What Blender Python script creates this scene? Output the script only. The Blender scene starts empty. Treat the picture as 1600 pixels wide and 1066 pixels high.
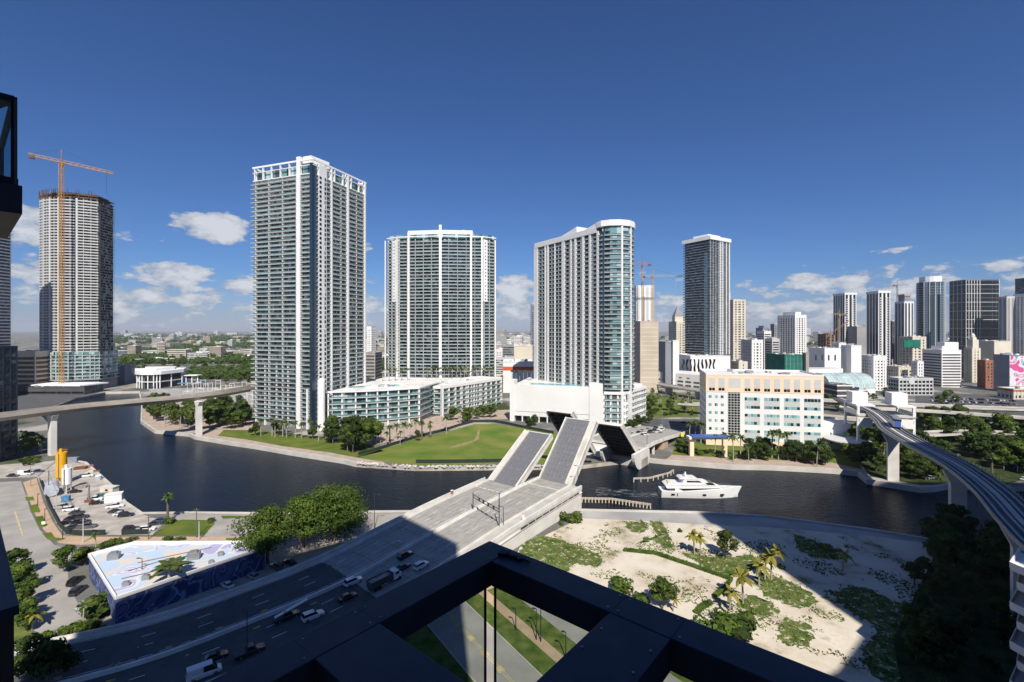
import bpy, bmesh, math, random
from mathutils import Vector, Matrix, noise
R = math.radians
C = bpy.context.scene.collection
sc = bpy.context.scene
H = 70.0                      # eye height above the quay
F = 735.0                     # focal length in photo pixels (1600 wide)

# ---------------------------------------------------------------- camera
cam_d = bpy.data.cameras.new('camera'); cam = bpy.data.objects.new('camera', cam_d); C.objects.link(cam)
cam.location = (0, 0, H); cam.rotation_euler = (R(90), 0, 0)
cam_d.sensor_width = 36; cam_d.lens = 36*F/1600; cam_d.shift_y = -18/1600
cam_d.clip_start = .2; cam_d.clip_end = 60000
sc.camera = cam
# ---------------------------------------------------------------- sun, sky, exposure
SUN_EL = R(46); SUN_AZ = math.atan2(.171, -1)       # towards the sun: x = sin, y = cos
sun_dir = Vector((math.sin(SUN_AZ)*math.cos(SUN_EL), math.cos(SUN_AZ)*math.cos(SUN_EL), math.sin(SUN_EL)))
sl = bpy.data.lights.new('sun', 'SUN'); sl.energy = 5.0; sl.angle = R(.5); sl.color = (1, .93, .83)
so = bpy.data.objects.new('sun', sl); C.objects.link(so); so.location = (0, -60, 400)
so.rotation_euler = sun_dir.to_track_quat('Z', 'Y').to_euler()
w = bpy.data.worlds.new('World'); sc.world = w; w.use_nodes = True
def build_world():
    nt = w.node_tree; N = nt.nodes; L = nt.links; N.clear()
    def nd(t, **k):
        n = N.new(t)
        for a, b in k.items(): setattr(n, a, b)
        return n
    def mth(op, a, b=None, clamp=False):
        n = nd('ShaderNodeMath', operation=op); n.use_clamp = clamp
        for i, v in enumerate((a, b)):
            if v is None: continue
            if isinstance(v, (int, float)): n.inputs[i].default_value = v
            else: L.new(v, n.inputs[i])
        return n.outputs[0]
    out = nd('ShaderNodeOutputWorld')
    sky = nd('ShaderNodeTexSky', sky_type='NISHITA'); sky.sun_disc = False
    sky.sun_elevation = SUN_EL; sky.sun_rotation = SUN_AZ
    sky.air_density = 1.0; sky.dust_density = .25; sky.ozone_density = 3.0; sky.altitude = 0
    bg = nd('ShaderNodeBackground'); bg.inputs[1].default_value = .050
    tint = nd('ShaderNodeMix', data_type='RGBA', blend_type='MULTIPLY'); tint.inputs[0].default_value = 1; tint.inputs[7].default_value = (.72, .88, 1.22, 1)
    L.new(sky.outputs[0], tint.inputs[6]); L.new(tint.outputs[2], bg.inputs[0])
    tm = nd('ShaderNodeMix', data_type='RGBA'); tm.inputs[6].default_value = (.74, .84, 1.34, 1); tm.inputs[7].default_value = (.60, .90, 1.42, 1)
    L.new(tm.outputs[2], tint.inputs[7])
    tc = nd('ShaderNodeTexCoord'); sp = nd('ShaderNodeSeparateXYZ'); L.new(tc.outputs['Generated'], sp.inputs[0])
    az = mth('ARCTAN2', sp.outputs[0], sp.outputs[1]); el = mth('ARCSINE', sp.outputs[2])
    L.new(mth('MULTIPLY', el, 9, clamp=True), tm.inputs[0])
    cb = nd('ShaderNodeCombineXYZ'); L.new(az, cb.inputs[0]); L.new(mth('MULTIPLY', el, 2.1), cb.inputs[1])
    def noi(scale, det, rough, dist=0, off=0):
        mp = nd('ShaderNodeMapping'); mp.inputs['Location'].default_value = (off, off*.7, off*.3)
        L.new(cb.outputs[0], mp.inputs[0])
        n = nd('ShaderNodeTexNoise'); n.inputs['Scale'].default_value = scale; n.inputs['Detail'].default_value = det
        n.inputs['Roughness'].default_value = rough; n.inputs['Distortion'].default_value = dist
        L.new(mp.outputs[0], n.inputs['Vector']); return n.outputs[0]
    n1 = noi(21, 10, .60); n2 = noi(6, 6, .55, 0, 7.3); n3 = noi(21, 10, .60, 0, .022)
    # individual clouds: azimuth, elevation, half sizes (radians), strength
    cl = [(-.563, .181, .060, .026, .95), (-1.10, .005, .01, .01, 0), (-.80, .155, .05, .032, .8), (-.80, .09, .06, .022, .6),
          (-.625, .095, .055, .022, .82), (-.70, .062, .09, .015, .62), (-.51, .082, .07, .018, .72), (-.22, .045, .12, .03, .5),
          (.006, .085, .045, .032, .95), (.012, .045, .08, .03, .7), (.60, .082, .085, .020, .72), (.56, .05, .15, .022, .62), (.70, .07, .06, .018, .6), (.42, .06, .08, .016, .55), (.52, .022, .2, .014, .5),
          (.82, .085, .035, .016, .7), (.685, .131, .035, .008, .36), (-.29, .165, .03, .014, .3), (.24, .04, .14, .03, .55), (.37, .075, .10, .018, .40),
          (-.69, .152, .045, .009, .3), (-.64, .16, .02, .006, .3), (-.75, .045, .2, .016, .5)]
    acc = None
    for a, e, ra, re, s in cl:
        dx = mth('DIVIDE', mth('SUBTRACT', az, a), ra); dy = mth('DIVIDE', mth('SUBTRACT', el, e), re)
        r2 = mth('ADD', mth('MULTIPLY', dx, dx), mth('MULTIPLY', dy, dy))
        m = mth('MULTIPLY', mth('SUBTRACT', 1.25, mth('MULTIPLY', r2, .62)), s)
        m = mth('MAXIMUM', m, 0)
        acc = m if acc is None else mth('MAXIMUM', acc, m)
    # thin belt of small clouds low over the horizon
    belt = mth('MULTIPLY', mth('SUBTRACT', 1, mth('DIVIDE', mth('ABSOLUTE', mth('SUBTRACT', el, .05)), .085)), .66)
    belt = mth('MAXIMUM', belt, 0)
    def dens(n, det):
        base = mth('MAXIMUM', acc, mth('MULTIPLY', belt, mth('MULTIPLY', n2, 1.85)))
        v = mth('ADD', base, mth('MULTIPLY', mth('SUBTRACT', n, .5), 2.5))
        return v
    d1 = dens(n1, 1); d2 = dens(n3, 1)
    mr = nd('ShaderNodeMapRange', interpolation_type='SMOOTHSTEP'); mr.inputs[1].default_value = .42; mr.inputs[2].default_value = .70
    L.new(d1, mr.inputs[0])
    fac = mth('MULTIPLY', mr.outputs[0], mth('MULTIPLY', mth('GREATER_THAN', el, 0), .86))
    gate = nd('ShaderNodeMapRange'); gate.inputs[1].default_value = .02; gate.inputs[2].default_value = .16; L.new(mth('MAXIMUM', acc, belt), gate.inputs[0])
    fac = mth('MULTIPLY', fac, gate.outputs[0])
    # sun-facing relief of the clouds from the offset noise
    sh = nd('ShaderNodeMapRange'); sh.inputs[1].default_value = .12; sh.inputs[2].default_value = .42
    L.new(mth('SUBTRACT', mth('MULTIPLY', d1, .5), mth('MULTIPLY', d2, .12)), sh.inputs[0])
    mix = nd('ShaderNodeMix', data_type='RGBA'); mix.inputs[6].default_value = (.30, .36, .46, 1); mix.inputs[7].default_value = (.74, .75, .78, 1)
    L.new(sh.outputs[0], mix.inputs[0])
    bg2 = nd('ShaderNodeBackground'); L.new(mix.outputs[2], bg2.inputs[0]); bg2.inputs[1].default_value = .80
    ms = nd('ShaderNodeMixShader'); L.new(fac, ms.inputs[0]); L.new(bg.outputs[0], ms.inputs[1]); L.new(bg2.outputs[0], ms.inputs[2])
    L.new(ms.outputs[0], out.inputs[0])
build_world()
sc.view_settings.view_transform = 'Standard'; sc.view_settings.look = 'None'
sc.view_settings.exposure = 0.30; sc.view_settings.gamma = 1; sc.view_settings.use_curve_mapping = False
sc.render.engine = 'CYCLES'
sc.cycles.max_bounces = 5; sc.cycles.diffuse_bounces = 2; sc.cycles.glossy_bounces = 3; sc.cycles.transparent_max_bounces = 12
sc.cycles.volume_bounces = 0; sc.cycles.use_denoising = True
sc.cycles.caustics_reflective = False; sc.cycles.caustics_refractive = False

# ---------------------------------------------------------------- measuring helpers
def at(px, py, z=0.0):
    """point at height z seen at photo pixel (px, py)"""
    Y = (H-z)*F/(py-515.0); return (px-800.0)/F*Y, Y
def ax(px, Y): return (px-800.0)/F*Y
def az_(py, Y): return H-(py-515.0)*Y/F
# ---------------------------------------------------------------- materials
M = {}
def mat(name, col, rough=.7, var=.12, scale=.35, col2=None, metal=0, spec=.4, detail=4, bump=0, coat=0, trans=0, objvar=0):
    m = bpy.data.materials.new(name); m.use_nodes = True; M[name] = m
    nt = m.node_tree; N = nt.nodes; L = nt.links; b = N['Principled BSDF']
    b.inputs['Roughness'].default_value = rough; b.inputs['Metallic'].default_value = metal
    b.inputs['Specular IOR Level'].default_value = spec
    if coat: b.inputs['Coat Weight'].default_value = coat; b.inputs['Coat Roughness'].default_value = .05
    g = N.new('ShaderNodeNewGeometry')
    n = N.new('ShaderNodeTexNoise'); n.inputs['Scale'].default_value = scale; n.inputs['Detail'].default_value = detail
    L.new(g.outputs['Position'], n.inputs['Vector'])
    r = N.new('ShaderNodeMapRange'); r.inputs[1].default_value = .32; r.inputs[2].default_value = .68; L.new(n.outputs[0], r.inputs[0])
    mx = N.new('ShaderNodeMix'); mx.data_type = 'RGBA'
    c2 = col2 or tuple(min(1, c*(1+var)) for c in col); c1 = col if col2 else tuple(c*(1-var) for c in col)
    mx.inputs[6].default_value = (*c1, 1); mx.inputs[7].default_value = (*c2, 1)
    L.new(r.outputs[0], mx.inputs[0]); o = mx.outputs[2]
    if objvar:
        oi = N.new('ShaderNodeObjectInfo'); hs = N.new('ShaderNodeHueSaturation')
        q = N.new('ShaderNodeMapRange'); q.inputs[3].default_value = 1-objvar; q.inputs[4].default_value = 1+objvar
        L.new(oi.outputs['Random'], q.inputs[0]); L.new(q.outputs[0], hs.inputs['Value']); L.new(o, hs.inputs['Color']); o = hs.outputs[0]
    L.new(o, b.inputs['Base Color'])
    if bump:
        bp = N.new('ShaderNodeBump'); bp.inputs['Strength'].default_value = bump; bp.inputs['Distance'].default_value = .2
        n2 = N.new('ShaderNodeTexNoise'); n2.inputs['Scale'].default_value = scale*6; n2.inputs['Detail'].default_value = 5
        L.new(g.outputs['Position'], n2.inputs['Vector'])
        L.new(n2.outputs[0], bp.inputs['Height']); L.new(bp.outputs[0], b.inputs['Normal'])
    return m
def glass(name, dark, mid, light, cell=2.2, pl=.18, pm=.5, rough=.12, spec=.6, metal=0):
    """glazing that changes from room to room: bare dark panes, tinted panes, drawn blinds"""
    m = bpy.data.materials.new(name); m.use_nodes = True; M[name] = m
    nt = m.node_tree; N = nt.nodes; L = nt.links; b = N['Principled BSDF']
    b.inputs['Roughness'].default_value = rough; b.inputs['Specular IOR Level'].default_value = spec; b.inputs['Metallic'].default_value = metal
    g = N.new('ShaderNodeNewGeometry'); oi = N.new('ShaderNodeObjectInfo')
    sn = N.new('ShaderNodeVectorMath'); sn.operation = 'SNAP'; sn.inputs[1].default_value = (cell, cell, 50000)
    L.new(g.outputs['Position'], sn.inputs[0])
    ad = N.new('ShaderNodeVectorMath'); ad.operation = 'ADD'; L.new(sn.outputs[0], ad.inputs[0])
    cb = N.new('ShaderNodeCombineXYZ'); ml = N.new('ShaderNodeMath'); ml.operation = 'MULTIPLY'; ml.inputs[1].default_value = 977
    L.new(oi.outputs['Random'], ml.inputs[0]); L.new(ml.outputs[0], cb.inputs[2]); L.new(cb.outputs[0], ad.inputs[1])
    wn = N.new('ShaderNodeTexWhiteNoise'); L.new(ad.outputs[0], wn.inputs[0])
    cr = N.new('ShaderNodeValToRGB'); cr.color_ramp.interpolation = 'CONSTANT'; e = cr.color_ramp.elements
    e[0].position = 0; e[0].color = (*dark, 1); e[1].position = max(.01, 1-pl-pm); e[1].color = (*mid, 1)
    x = e.new(1-pl); x.color = (*light, 1)
    x = e.new(max(.005, (1-pl-pm)*.5)); x.color = (*[d*.55 for d in dark], 1)
    x = e.new(1-pl-pm*.5); x.color = (*[(a*.75) for a in mid], 1)
    L.new(wn.outputs['Value'], cr.inputs[0]); L.new(cr.outputs[0], b.inputs['Base Color'])
    return m
mat('white_paint', (.78, .78, .77), .6, .05, .08)
mat('white_wall', (.74, .735, .72), .75, .06, .05)
mat('slab_white', (.74, .75, .745), .7, .07, .1)
mat('cream', (.60, .55, .45), .8, .1, .05)
mat('pool_water', (.20, .42, .46), .1, .1, .3)
mat('beige', (.50, .43, .34), .85, .1, .05)
mat('peach', (.79, .62, .45), .8, .05, .06)
mat('pale_grey', (.52, .53, .52), .8, .06, .08)
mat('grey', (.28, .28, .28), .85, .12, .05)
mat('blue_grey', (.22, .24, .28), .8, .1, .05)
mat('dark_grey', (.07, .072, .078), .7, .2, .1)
mat('brick', (.30, .13, .08), .85, .12, .08)
mat('roof_grey', (.34, .335, .32), .9, .2, .08)
mat('roof_white', (.66, .65, .63), .85, .16, .12)
mat('roof_red', (.42, .13, .06), .85, .2, .08)
mat('raw_concrete', (.36, .33, .29), .9, .15, .15)
mat('concrete', (.50, .475, .43), .9, .14, .12, bump=.05)
mat('pier_white', (.66, .64, .60), .9, .12, .12)
mat('stain_concrete', (.30, .27, .235), .9, col2=(.47, .44, .39), scale=.22)
mat('deck_worn', (.245, .234, .212), .85, col2=(.36, .345, .317), scale=.35, detail=8)
mat('asphalt_worn', (.064, .066, .068), .85, col2=(.10, .102, .105), scale=.6, detail=8)
mat('asphalt', (.085, .087, .09), .9, .2, .15, bump=.08)
mat('old_asphalt', (.27, .255, .235), .9, col2=(.37, .35, .32), scale=.12, bump=.05)
mat('deck_paving', (.29, .278, .25), .9, col2=(.38, .365, .335), scale=.3, bump=.05)
mat('sidewalk', (.46, .44, .40), .9, .12, .3)
mat('tan_paving', (.46, .33, .22), .9, .12, .3)
mat('promenade', (.40, .32, .26), .9, .14, .25)
mat('road_paint', (.72, .72, .70), .7, .2, .6)
mat('yellow_paint', (.55, .36, .05), .7, .2, .6)
mat('line_yellow_worn', (.52, .42, .22), .8, .2, .6)
mat('grass', (.065, .115, .018), .95, col2=(.15, .17, .035), scale=.1, bump=.3, spec=.1)
mat('field_grass', (.080, .155, .020), .95, col2=(.20, .205, .055), scale=.055, bump=.3, detail=8, spec=.1)
mat('lot_grass', (.05, .095, .016), .95, col2=(.17, .19, .055), scale=.3, bump=.5, detail=8, spec=.1)
mat('bare_soil', (.17, .17, .06), .95, col2=(.33, .28, .15), scale=.5, spec=.1)
mat('dark_undergrowth', (.016, .032, .008), .95, col2=(.06, .075, .03), scale=.3, bump=.5, spec=.1)
mat('hall_glass', (.36, .47, .46), .2, .2, .1)
mat('hedge', (.03, .06, .012), .95, col2=(.07, .10, .025), scale=.9, bump=.5, spec=.1)
mat('foliage', (.028, .060, .008), .75, col2=(.12, .165, .026), scale=.45, spec=.25, objvar=.3)
mat('foliage_bright', (.035, .080, .010), .7, col2=(.115, .165, .024), scale=.35, spec=.25, objvar=.12)
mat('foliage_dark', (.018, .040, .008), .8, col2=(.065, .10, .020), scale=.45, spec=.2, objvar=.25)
mat('foliage_red', (.12, .02, .03), .8, col2=(.05, .06, .015), scale=1.2, spec=.2)
mat('palm_leaf', (.05, .085, .016), .6, col2=(.12, .15, .035), scale=.7, spec=.35, objvar=.3)
mat('palm_yellow', (.16, .17, .02), .6, col2=(.26, .22, .03), scale=.7, spec=.35, objvar=.2)
mat('bark', (.14, .11, .08), .9, .2, .8)
mat('palm_bark', (.34, .31, .27), .9, .2, .8)
mat('rail_glass', (.16, .225, .23), .12, .25, .25, spec=.6, objvar=.28)
mat('steel_dark', (.035, .038, .045), .5, .15, .5)
mat('steel_grey', (.30, .31, .32), .5, .15, .5, metal=.4)
mat('crane_pale', (.45, .33, .20), .7, .15, .2)
mat('crane_yellow', (.50, .26, .07), .6, .15, .2)
mat('crane_red', (.33, .15, .10), .6, .15, .2)
mat('silo_yellow', (.80, .40, .01), .5, .08, .3)
mat('tank_grey', (.42, .46, .52), .45, .12, .3)
mat('brown_form', (.15, .085, .055), .9, .3, .3)
mat('rust', (.20, .08, .04), .9, .3, .5)
mat('tyre', (.018, .018, .018), .9, .1, 1)
mat('rim', (.4, .4, .42), .35, .1, 1, metal=.7)
mat('car_glass', (.012, .014, .018), .08, .1, 1, spec=.8)
mat('lamp_lens', (.75, .75, .72), .2, .1, 1)
mat('tail_lens', (.35, .02, .02), .3, .1, 1)
mat('yacht_white', (.80, .80, .79), .25, .03, .3, coat=.4)
mat('frame_navy', (.018, .030, .056), .5, col2=(.030, .045, .076), scale=3.5, detail=8, spec=.35)
mat('frame_under', (.010, .014, .022), .6, .12, 2.2)
mat('soffit', (.42, .36, .28), .9, .1, .4)
mat('teak', (.30, .19, .11), .7, .2, .8)
mat('green_net', (.004, .14, .10), .8, .25, .12)
mat('red_band', (.62, .09, .04), .7, .1, .2)
mat('blue_sign', (.05, .12, .38), .6, .1, .3)
mat('blue_tarp', (.07, .22, .42), .6, .1, .3)
mat('sign_yellow', (.75, .70, .04), .5, .1, .5)
mat('debris', (.22, .19, .17), .95, col2=(.45, .42, .38), scale=.5, bump=.3)
mat('fence_mesh', (.022, .034, .028), .9, .2, .6)
mat('dock_wood', (.12, .09, .06), .9, .25, .6)
mat('pile_wood', (.40, .35, .27), .9, .2, .6)
mat('rope_beige', (.58, .50, .36), .9, .1, .6)
mat('iron_deck', (.19, .195, .205), .5, col2=(.235, .24, .25), scale=1.6, metal=.35)
mat('girder', (.62, .61, .57), .8, .14, .25)
mat('under_steel', (.055, .05, .045), .9, .3, .25)
glass('tower_glass', (.018, .028, .032), (.10, .165, .17), (.50, .51, .48), 2.2, .15, .40)
glass('teal_glass', (.05, .10, .11), (.16, .30, .31), (.40, .52, .52), 3.0, .18, .55)
glass('dark_glass', (.012, .016, .022), (.035, .05, .065), (.10, .13, .15), 3.0, .10, .4)
glass('blue_glass', (.03, .055, .085), (.075, .12, .17), (.20, .27, .33), 3.2, .14, .5, metal=.3)
glass('office_glass', (.02, .05, .06), (.20, .42, .46), (.32, .55, .58), 1.9, .2, .5)
glass('black_pane', (.006, .007, .009), (.012, .014, .018), (.03, .035, .045), 2.0, .15, .4)
glass('small_window', (.02, .022, .028), (.05, .055, .065), (.30, .30, .28), 3.0, .12, .5)
glass('raw_openings', (.03, .028, .025), (.10, .09, .08), (.36, .36, .36), 2.5, .3, .3, rough=.8, spec=.1)

def car_paint():
    m = mat('car_paint', (1, 1, 1), .3, .0, 1, coat=.6)
    nt = m.node_tree; oi = nt.nodes.new('ShaderNodeObjectInfo')
    nt.links.new(oi.outputs['Color'], nt.nodes['Principled BSDF'].inputs['Base Color'])
car_paint()
def trunk_mix_leaf():
    for k in ('foliage', 'foliage_bright', 'foliage_dark', 'palm_leaf', 'palm_yellow'):
        m = M[k]; nt = m.node_tree; N = nt.nodes; L = nt.links; b = N['Principled BSDF']
        tr = N.new('ShaderNodeBsdfTranslucent'); mx = N.new('ShaderNodeMixShader'); mx.inputs[0].default_value = .22
        src = b.inputs['Base Color'].links[0].from_socket
        L.new(src, tr.inputs[0]); L.new(b.outputs[0], mx.inputs[1]); L.new(tr.outputs[0], mx.inputs[2])
        L.new(mx.outputs[0], N['Material Output'].inputs[0])
trunk_mix_leaf()
def patch_mat():
    m = mat('patch_grass', (.05, .095, .016), .95, col2=(.14, .17, .05), scale=.3, bump=.5, detail=8, spec=.1); nt = m.node_tree; N = nt.nodes; L = nt.links; b = N['Principled BSDF']
    src = b.inputs['Base Color'].links[0].from_socket; g = N.new('ShaderNodeNewGeometry'); n = N.new('ShaderNodeTexNoise'); n.inputs['Scale'].default_value = .55; n.inputs['Detail'].default_value = 10; n.inputs['Roughness'].default_value = .72
    L.new(g.outputs['Position'], n.inputs['Vector']); r = N.new('ShaderNodeMapRange'); r.inputs[1].default_value = .40; r.inputs[2].default_value = .47; L.new(n.outputs[0], r.inputs[0])
    mx = N.new('ShaderNodeMix'); mx.data_type = 'RGBA'; mx.inputs[6].default_value = (.50, .45, .34, 1); L.new(r.outputs[0], mx.inputs[0]); L.new(src, mx.inputs[7]); L.new(mx.outputs[2], b.inputs['Base Color'])
patch_mat()
def water_mat():
    m = bpy.data.materials.new('river_water'); m.use_nodes = True; M['river_water'] = m
    nt = m.node_tree; N = nt.nodes; L = nt.links; b = N['Principled BSDF']
    b.inputs['Base Color'].default_value = (.004, .009, .018, 1); b.inputs['Roughness'].default_value = .16; b.inputs['IOR'].default_value = 1.33
    b.inputs['Specular IOR Level'].default_value = .11
    g = N.new('ShaderNodeNewGeometry')
    mp = N.new('ShaderNodeMapping'); mp.inputs['Scale'].default_value = (.55, 1.3, 1); mp.inputs['Rotation'].default_value = (0, 0, .3)
    L.new(g.outputs['Position'], mp.inputs[0])
    n1 = N.new('ShaderNodeTexNoise'); n1.inputs['Scale'].default_value = .75; n1.inputs['Detail'].default_value = 4; n1.inputs['Roughness'].default_value = .6
    L.new(mp.outputs[0], n1.inputs['Vector'])
    n2 = N.new('ShaderNodeTexNoise'); n2.inputs['Scale'].default_value = .02; n2.inputs['Detail'].default_value = 3; L.new(g.outputs['Position'], n2.inputs['Vector'])
    r = N.new('ShaderNodeMapRange'); r.inputs[3].default_value = .10; r.inputs[4].default_value = .75; L.new(n2.outputs[0], r.inputs[0])
    bp = N.new('ShaderNodeBump'); bp.inputs['Distance'].default_value = .8; L.new(r.outputs[0], bp.inputs['Strength']); L.new(n1.outputs[0], bp.inputs['Height'])
    L.new(bp.outputs[0], b.inputs['Normal'])
    return m
water_mat()
def land_mat():
    m = bpy.data.materials.new('city_ground'); m.use_nodes = True; M['city_ground'] = m
    nt = m.node_tree; N = nt.nodes; L = nt.links; b = N['Principled BSDF']; b.inputs['Roughness'].default_value = .95
    b.inputs['Specular IOR Level'].default_value = .1
    g = N.new('ShaderNodeNewGeometry')
    n = N.new('ShaderNodeTexNoise'); n.inputs['Scale'].default_value = .02; n.inputs['Detail'].default_value = 8; L.new(g.outputs['Position'], n.inputs['Vector'])
    cr = N.new('ShaderNodeValToRGB'); e = cr.color_ramp.elements
    e[0].position = .36; e[0].color = (.045, .065, .022, 1); e[1].position = .46; e[1].color = (.16, .155, .14, 1)
    x = e.new(.6); x.color = (.36, .34, .31, 1); x = e.new(.52); x.color = (.13, .13, .125, 1)
    L.new(n.outputs[0], cr.inputs[0]); L.new(cr.outputs[0], b.inputs['Base Color'])
land_mat()
def sand_mat():
    m = bpy.data.materials.new('lot_sand'); m.use_nodes = True; M['lot_sand'] = m
    nt = m.node_tree; N = nt.nodes; L = nt.links; b = N['Principled BSDF']; b.inputs['Roughness'].default_value = .95
    b.inputs['Specular IOR Level'].default_value = .1
    g = N.new('ShaderNodeNewGeometry')
    n = N.new('ShaderNodeTexNoise'); n.inputs['Scale'].default_value = .09; n.inputs['Detail'].default_value = 9; n.inputs['Roughness'].default_value = .65; L.new(g.outputs['Position'], n.inputs['Vector'])
    cr = N.new('ShaderNodeValToRGB'); e = cr.color_ramp.elements
    e[0].position = .30; e[0].color = (.13, .15, .05, 1); e[1].position = .40; e[1].color = (.44, .38, .29, 1)
    x = e.new(.47); x.color = (.56, .50, .40, 1); x = e.new(.62); x.color = (.64, .585, .485, 1); x = e.new(.72); x.color = (.41, .35, .27, 1)
    L.new(n.outputs[0], cr.inputs[0]); L.new(cr.outputs[0], b.inputs['Base Color'])
    bp = N.new('ShaderNodeBump'); bp.inputs['Strength'].default_value = .4; bp.inputs['Distance'].default_value = .3; L.new(n.outputs[0], bp.inputs['Height']); L.new(bp.outputs[0], b.inputs['Normal'])
sand_mat()

# ---------------------------------------------------------------- mesh kit
ORG = {}
class MB:
    def __init__(s): s.v = []; s.f = []; s.m = []
    def face(s, pts, m=0):
        k = len(s.v); s.v += [tuple(p) for p in pts]; s.f.append(tuple(range(k, k+len(pts)))); s.m.append(m)
    def prism(s, poly, z0, z1, m=0, mt=None, bottom=True, top=True):
        n = len(poly); k = len(s.v)
        s.v += [(p[0], p[1], z0) for p in poly] + [(p[0], p[1], z1) for p in poly]
        for i in range(n):
            j = (i+1) % n; s.f.append((k+i, k+j, k+n+j, k+n+i)); s.m.append(m)
        if top: s.f.append(tuple(range(k+n, k+2*n))); s.m.append(m if mt is None else mt)
        if bottom: s.f.append(tuple(range(k+n-1, k-1, -1))); s.m.append(m)
    def ring(s, poly, z0, z1, m=0, edges=None):
        n = len(poly)
        for i in range(n):
            if edges is not None and i not in edges: continue
            j = (i+1) % n; a, b = poly[i], poly[j]
            s.face([(a[0], a[1], z0), (b[0], b[1], z0), (b[0], b[1], z1), (a[0], a[1], z1)], m)
    def box(s, c, d, rot=0, m=0, mt=None):
        cs, sn = math.cos(rot), math.sin(rot); x, y, z = c; a, b, h = d[0]/2, d[1]/2, d[2]/2
        P = [(x+u*cs-v*sn, y+u*sn+v*cs) for u, v in ((-a, -b), (a, -b), (a, b), (-a, b))]
        s.prism(P, z-h, z+h, m, mt)
    def bar(s, p, q, w_, h=None, m=0):
        p = Vector(p); q = Vector(q); h = h or w_; d = (q-p)
        if d.length < 1e-6: return
        d.normalize(); u = Vector((0, 0, 1)) if abs(d.z) < .95 else Vector((0, 1, 0))
        r = d.cross(u).normalized(); t = r.cross(d).normalized(); k = len(s.v)
        for e in (p, q):
            for a, b in ((-1, -1), (1, -1), (1, 1), (-1, 1)): s.v.append(tuple(e+r*a*w_/2+t*b*h/2))
        for f in ((0, 1, 2, 3), (7, 6, 5, 4), (0, 4, 5, 1), (1, 5, 6, 2), (2, 6, 7, 3), (3, 7, 4, 0)): s.f.append(tuple(k+i for i in f)); s.m.append(m)
    def tube(s, p, q, r, m=0, n=8, r2=None):
        p = Vector(p); q = Vector(q); r2 = r if r2 is None else r2; d = (q-p).normalized()
        u = Vector((0, 0, 1)) if abs(d.z) < .95 else Vector((0, 1, 0)); a = d.cross(u).normalized(); b = a.cross(d); k = len(s.v)
        for e, rr in ((p, r), (q, r2)):
            for i in range(n):
                t = 2*math.pi*i/n; s.v.append(tuple(e+a*math.cos(t)*rr+b*math.sin(t)*rr))
        for i in range(n):
            j = (i+1) % n; s.f.append((k+i, k+n+i, k+n+j, k+j)); s.m.append(m)
        s.f.append(tuple(range(k, k+n))); s.m.append(m); s.f.append(tuple(range(k+2*n-1, k+n-1, -1))); s.m.append(m)
    def build(s, name, mats, parent=None, smooth=False):
        if isinstance(mats, str): mats = [mats]
        off = ORG.get(parent.name, Vector()) if parent else Vector()
        me = bpy.data.meshes.new(name)
        me.from_pydata([(x-off.x, y-off.y, z-off.z) for x, y, z in s.v] if parent else s.v, [], s.f)
        for k in mats: me.materials.append(M[k])
        me.polygons.foreach_set('material_index', s.m)
        if smooth: me.polygons.foreach_set('use_smooth', [True]*len(me.polygons))
        me.update()
        o = bpy.data.objects.new(name, me); C.objects.link(o)
        if parent: o.parent = parent; ORG[o.name] = off
        return o
def rootfix(o, loc):
    """put a lone mesh's origin at its base"""
    loc = Vector(loc)
    for v in o.data.vertices: v.co -= loc
    o.location = loc; return o
def tag(o, label, cat, group=None, kind=None):
    if label: o['label'] = label
    if cat: o['category'] = cat
    if group: o['group'] = group
    if kind: o['kind'] = kind
    return o
def thing(name, label, cat, loc=(0, 0, 0), group=None):
    o = bpy.data.objects.new(name, None); C.objects.link(o); o.location = loc; ORG[o.name] = Vector(loc)
    o.empty_display_size = .5
    return tag(o, label, cat, group)
def struct(name, mb, mats):
    o = mb.build(name, mats); o['kind'] = 'structure'; return o
KIDS = {}
def copy_tree(o, loc=None, rot=None, scale=None, label=None, color=None, group=None):
    def rec(a, par):
        c = a.copy(); C.objects.link(c)
        if par: c.parent = par
        for ch in kids(a): rec(ch, c)
        if color is not None: c.color = color
        return c
    def kids(a):
        if a.name not in KIDS: KIDS[a.name] = list(a.children)
        return KIDS[a.name]
    c = rec(o, None)
    if loc is not None: c.location = loc
    if rot is not None: c.rotation_euler = (0, 0, rot)
    if scale is not None: c.scale = scale if not isinstance(scale, (int, float)) else (scale,)*3
    if label: c['label'] = label
    if group: c['group'] = group
    return c
def offset(poly, d):
    """offset a CCW polygon outwards by d"""
    n = len(poly); out = []
    for i in range(n):
        p0 = Vector(poly[i-1]); p1 = Vector(poly[i]); p2 = Vector(poly[(i+1) % n])
        a = (p1-p0).normalized(); b = (p2-p1).normalized()
        na = Vector((a.y, -a.x)); nb = Vector((b.y, -b.x)); m = (na+nb)
        k = d/max(.3, (1+na.dot(nb))); out.append((p1.x+m.x*k, p1.y+m.y*k))
    return out
def ccw(poly):
    s = sum(poly[i-1][0]*poly[i][1]-poly[i][0]*poly[i-1][1] for i in range(len(poly)))
    return list(poly) if s > 0 else list(reversed(poly))
def catmull(pts, n=8):
    out = []; P = [Vector(p) for p in pts]; P = [P[0]*2-P[1]]+P+[P[-1]*2-P[-2]]
    for i in range(1, len(P)-2):
        for k in range(n):
            t = k/n; a, b, c, d = P[i-1], P[i], P[i+1], P[i+2]
            out.append(.5*((2*b)+(c-a)*t+(2*a-5*b+4*c-d)*t*t+(3*b-a-3*c+d)*t**3))
    out.append(P[-2]); return out
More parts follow.
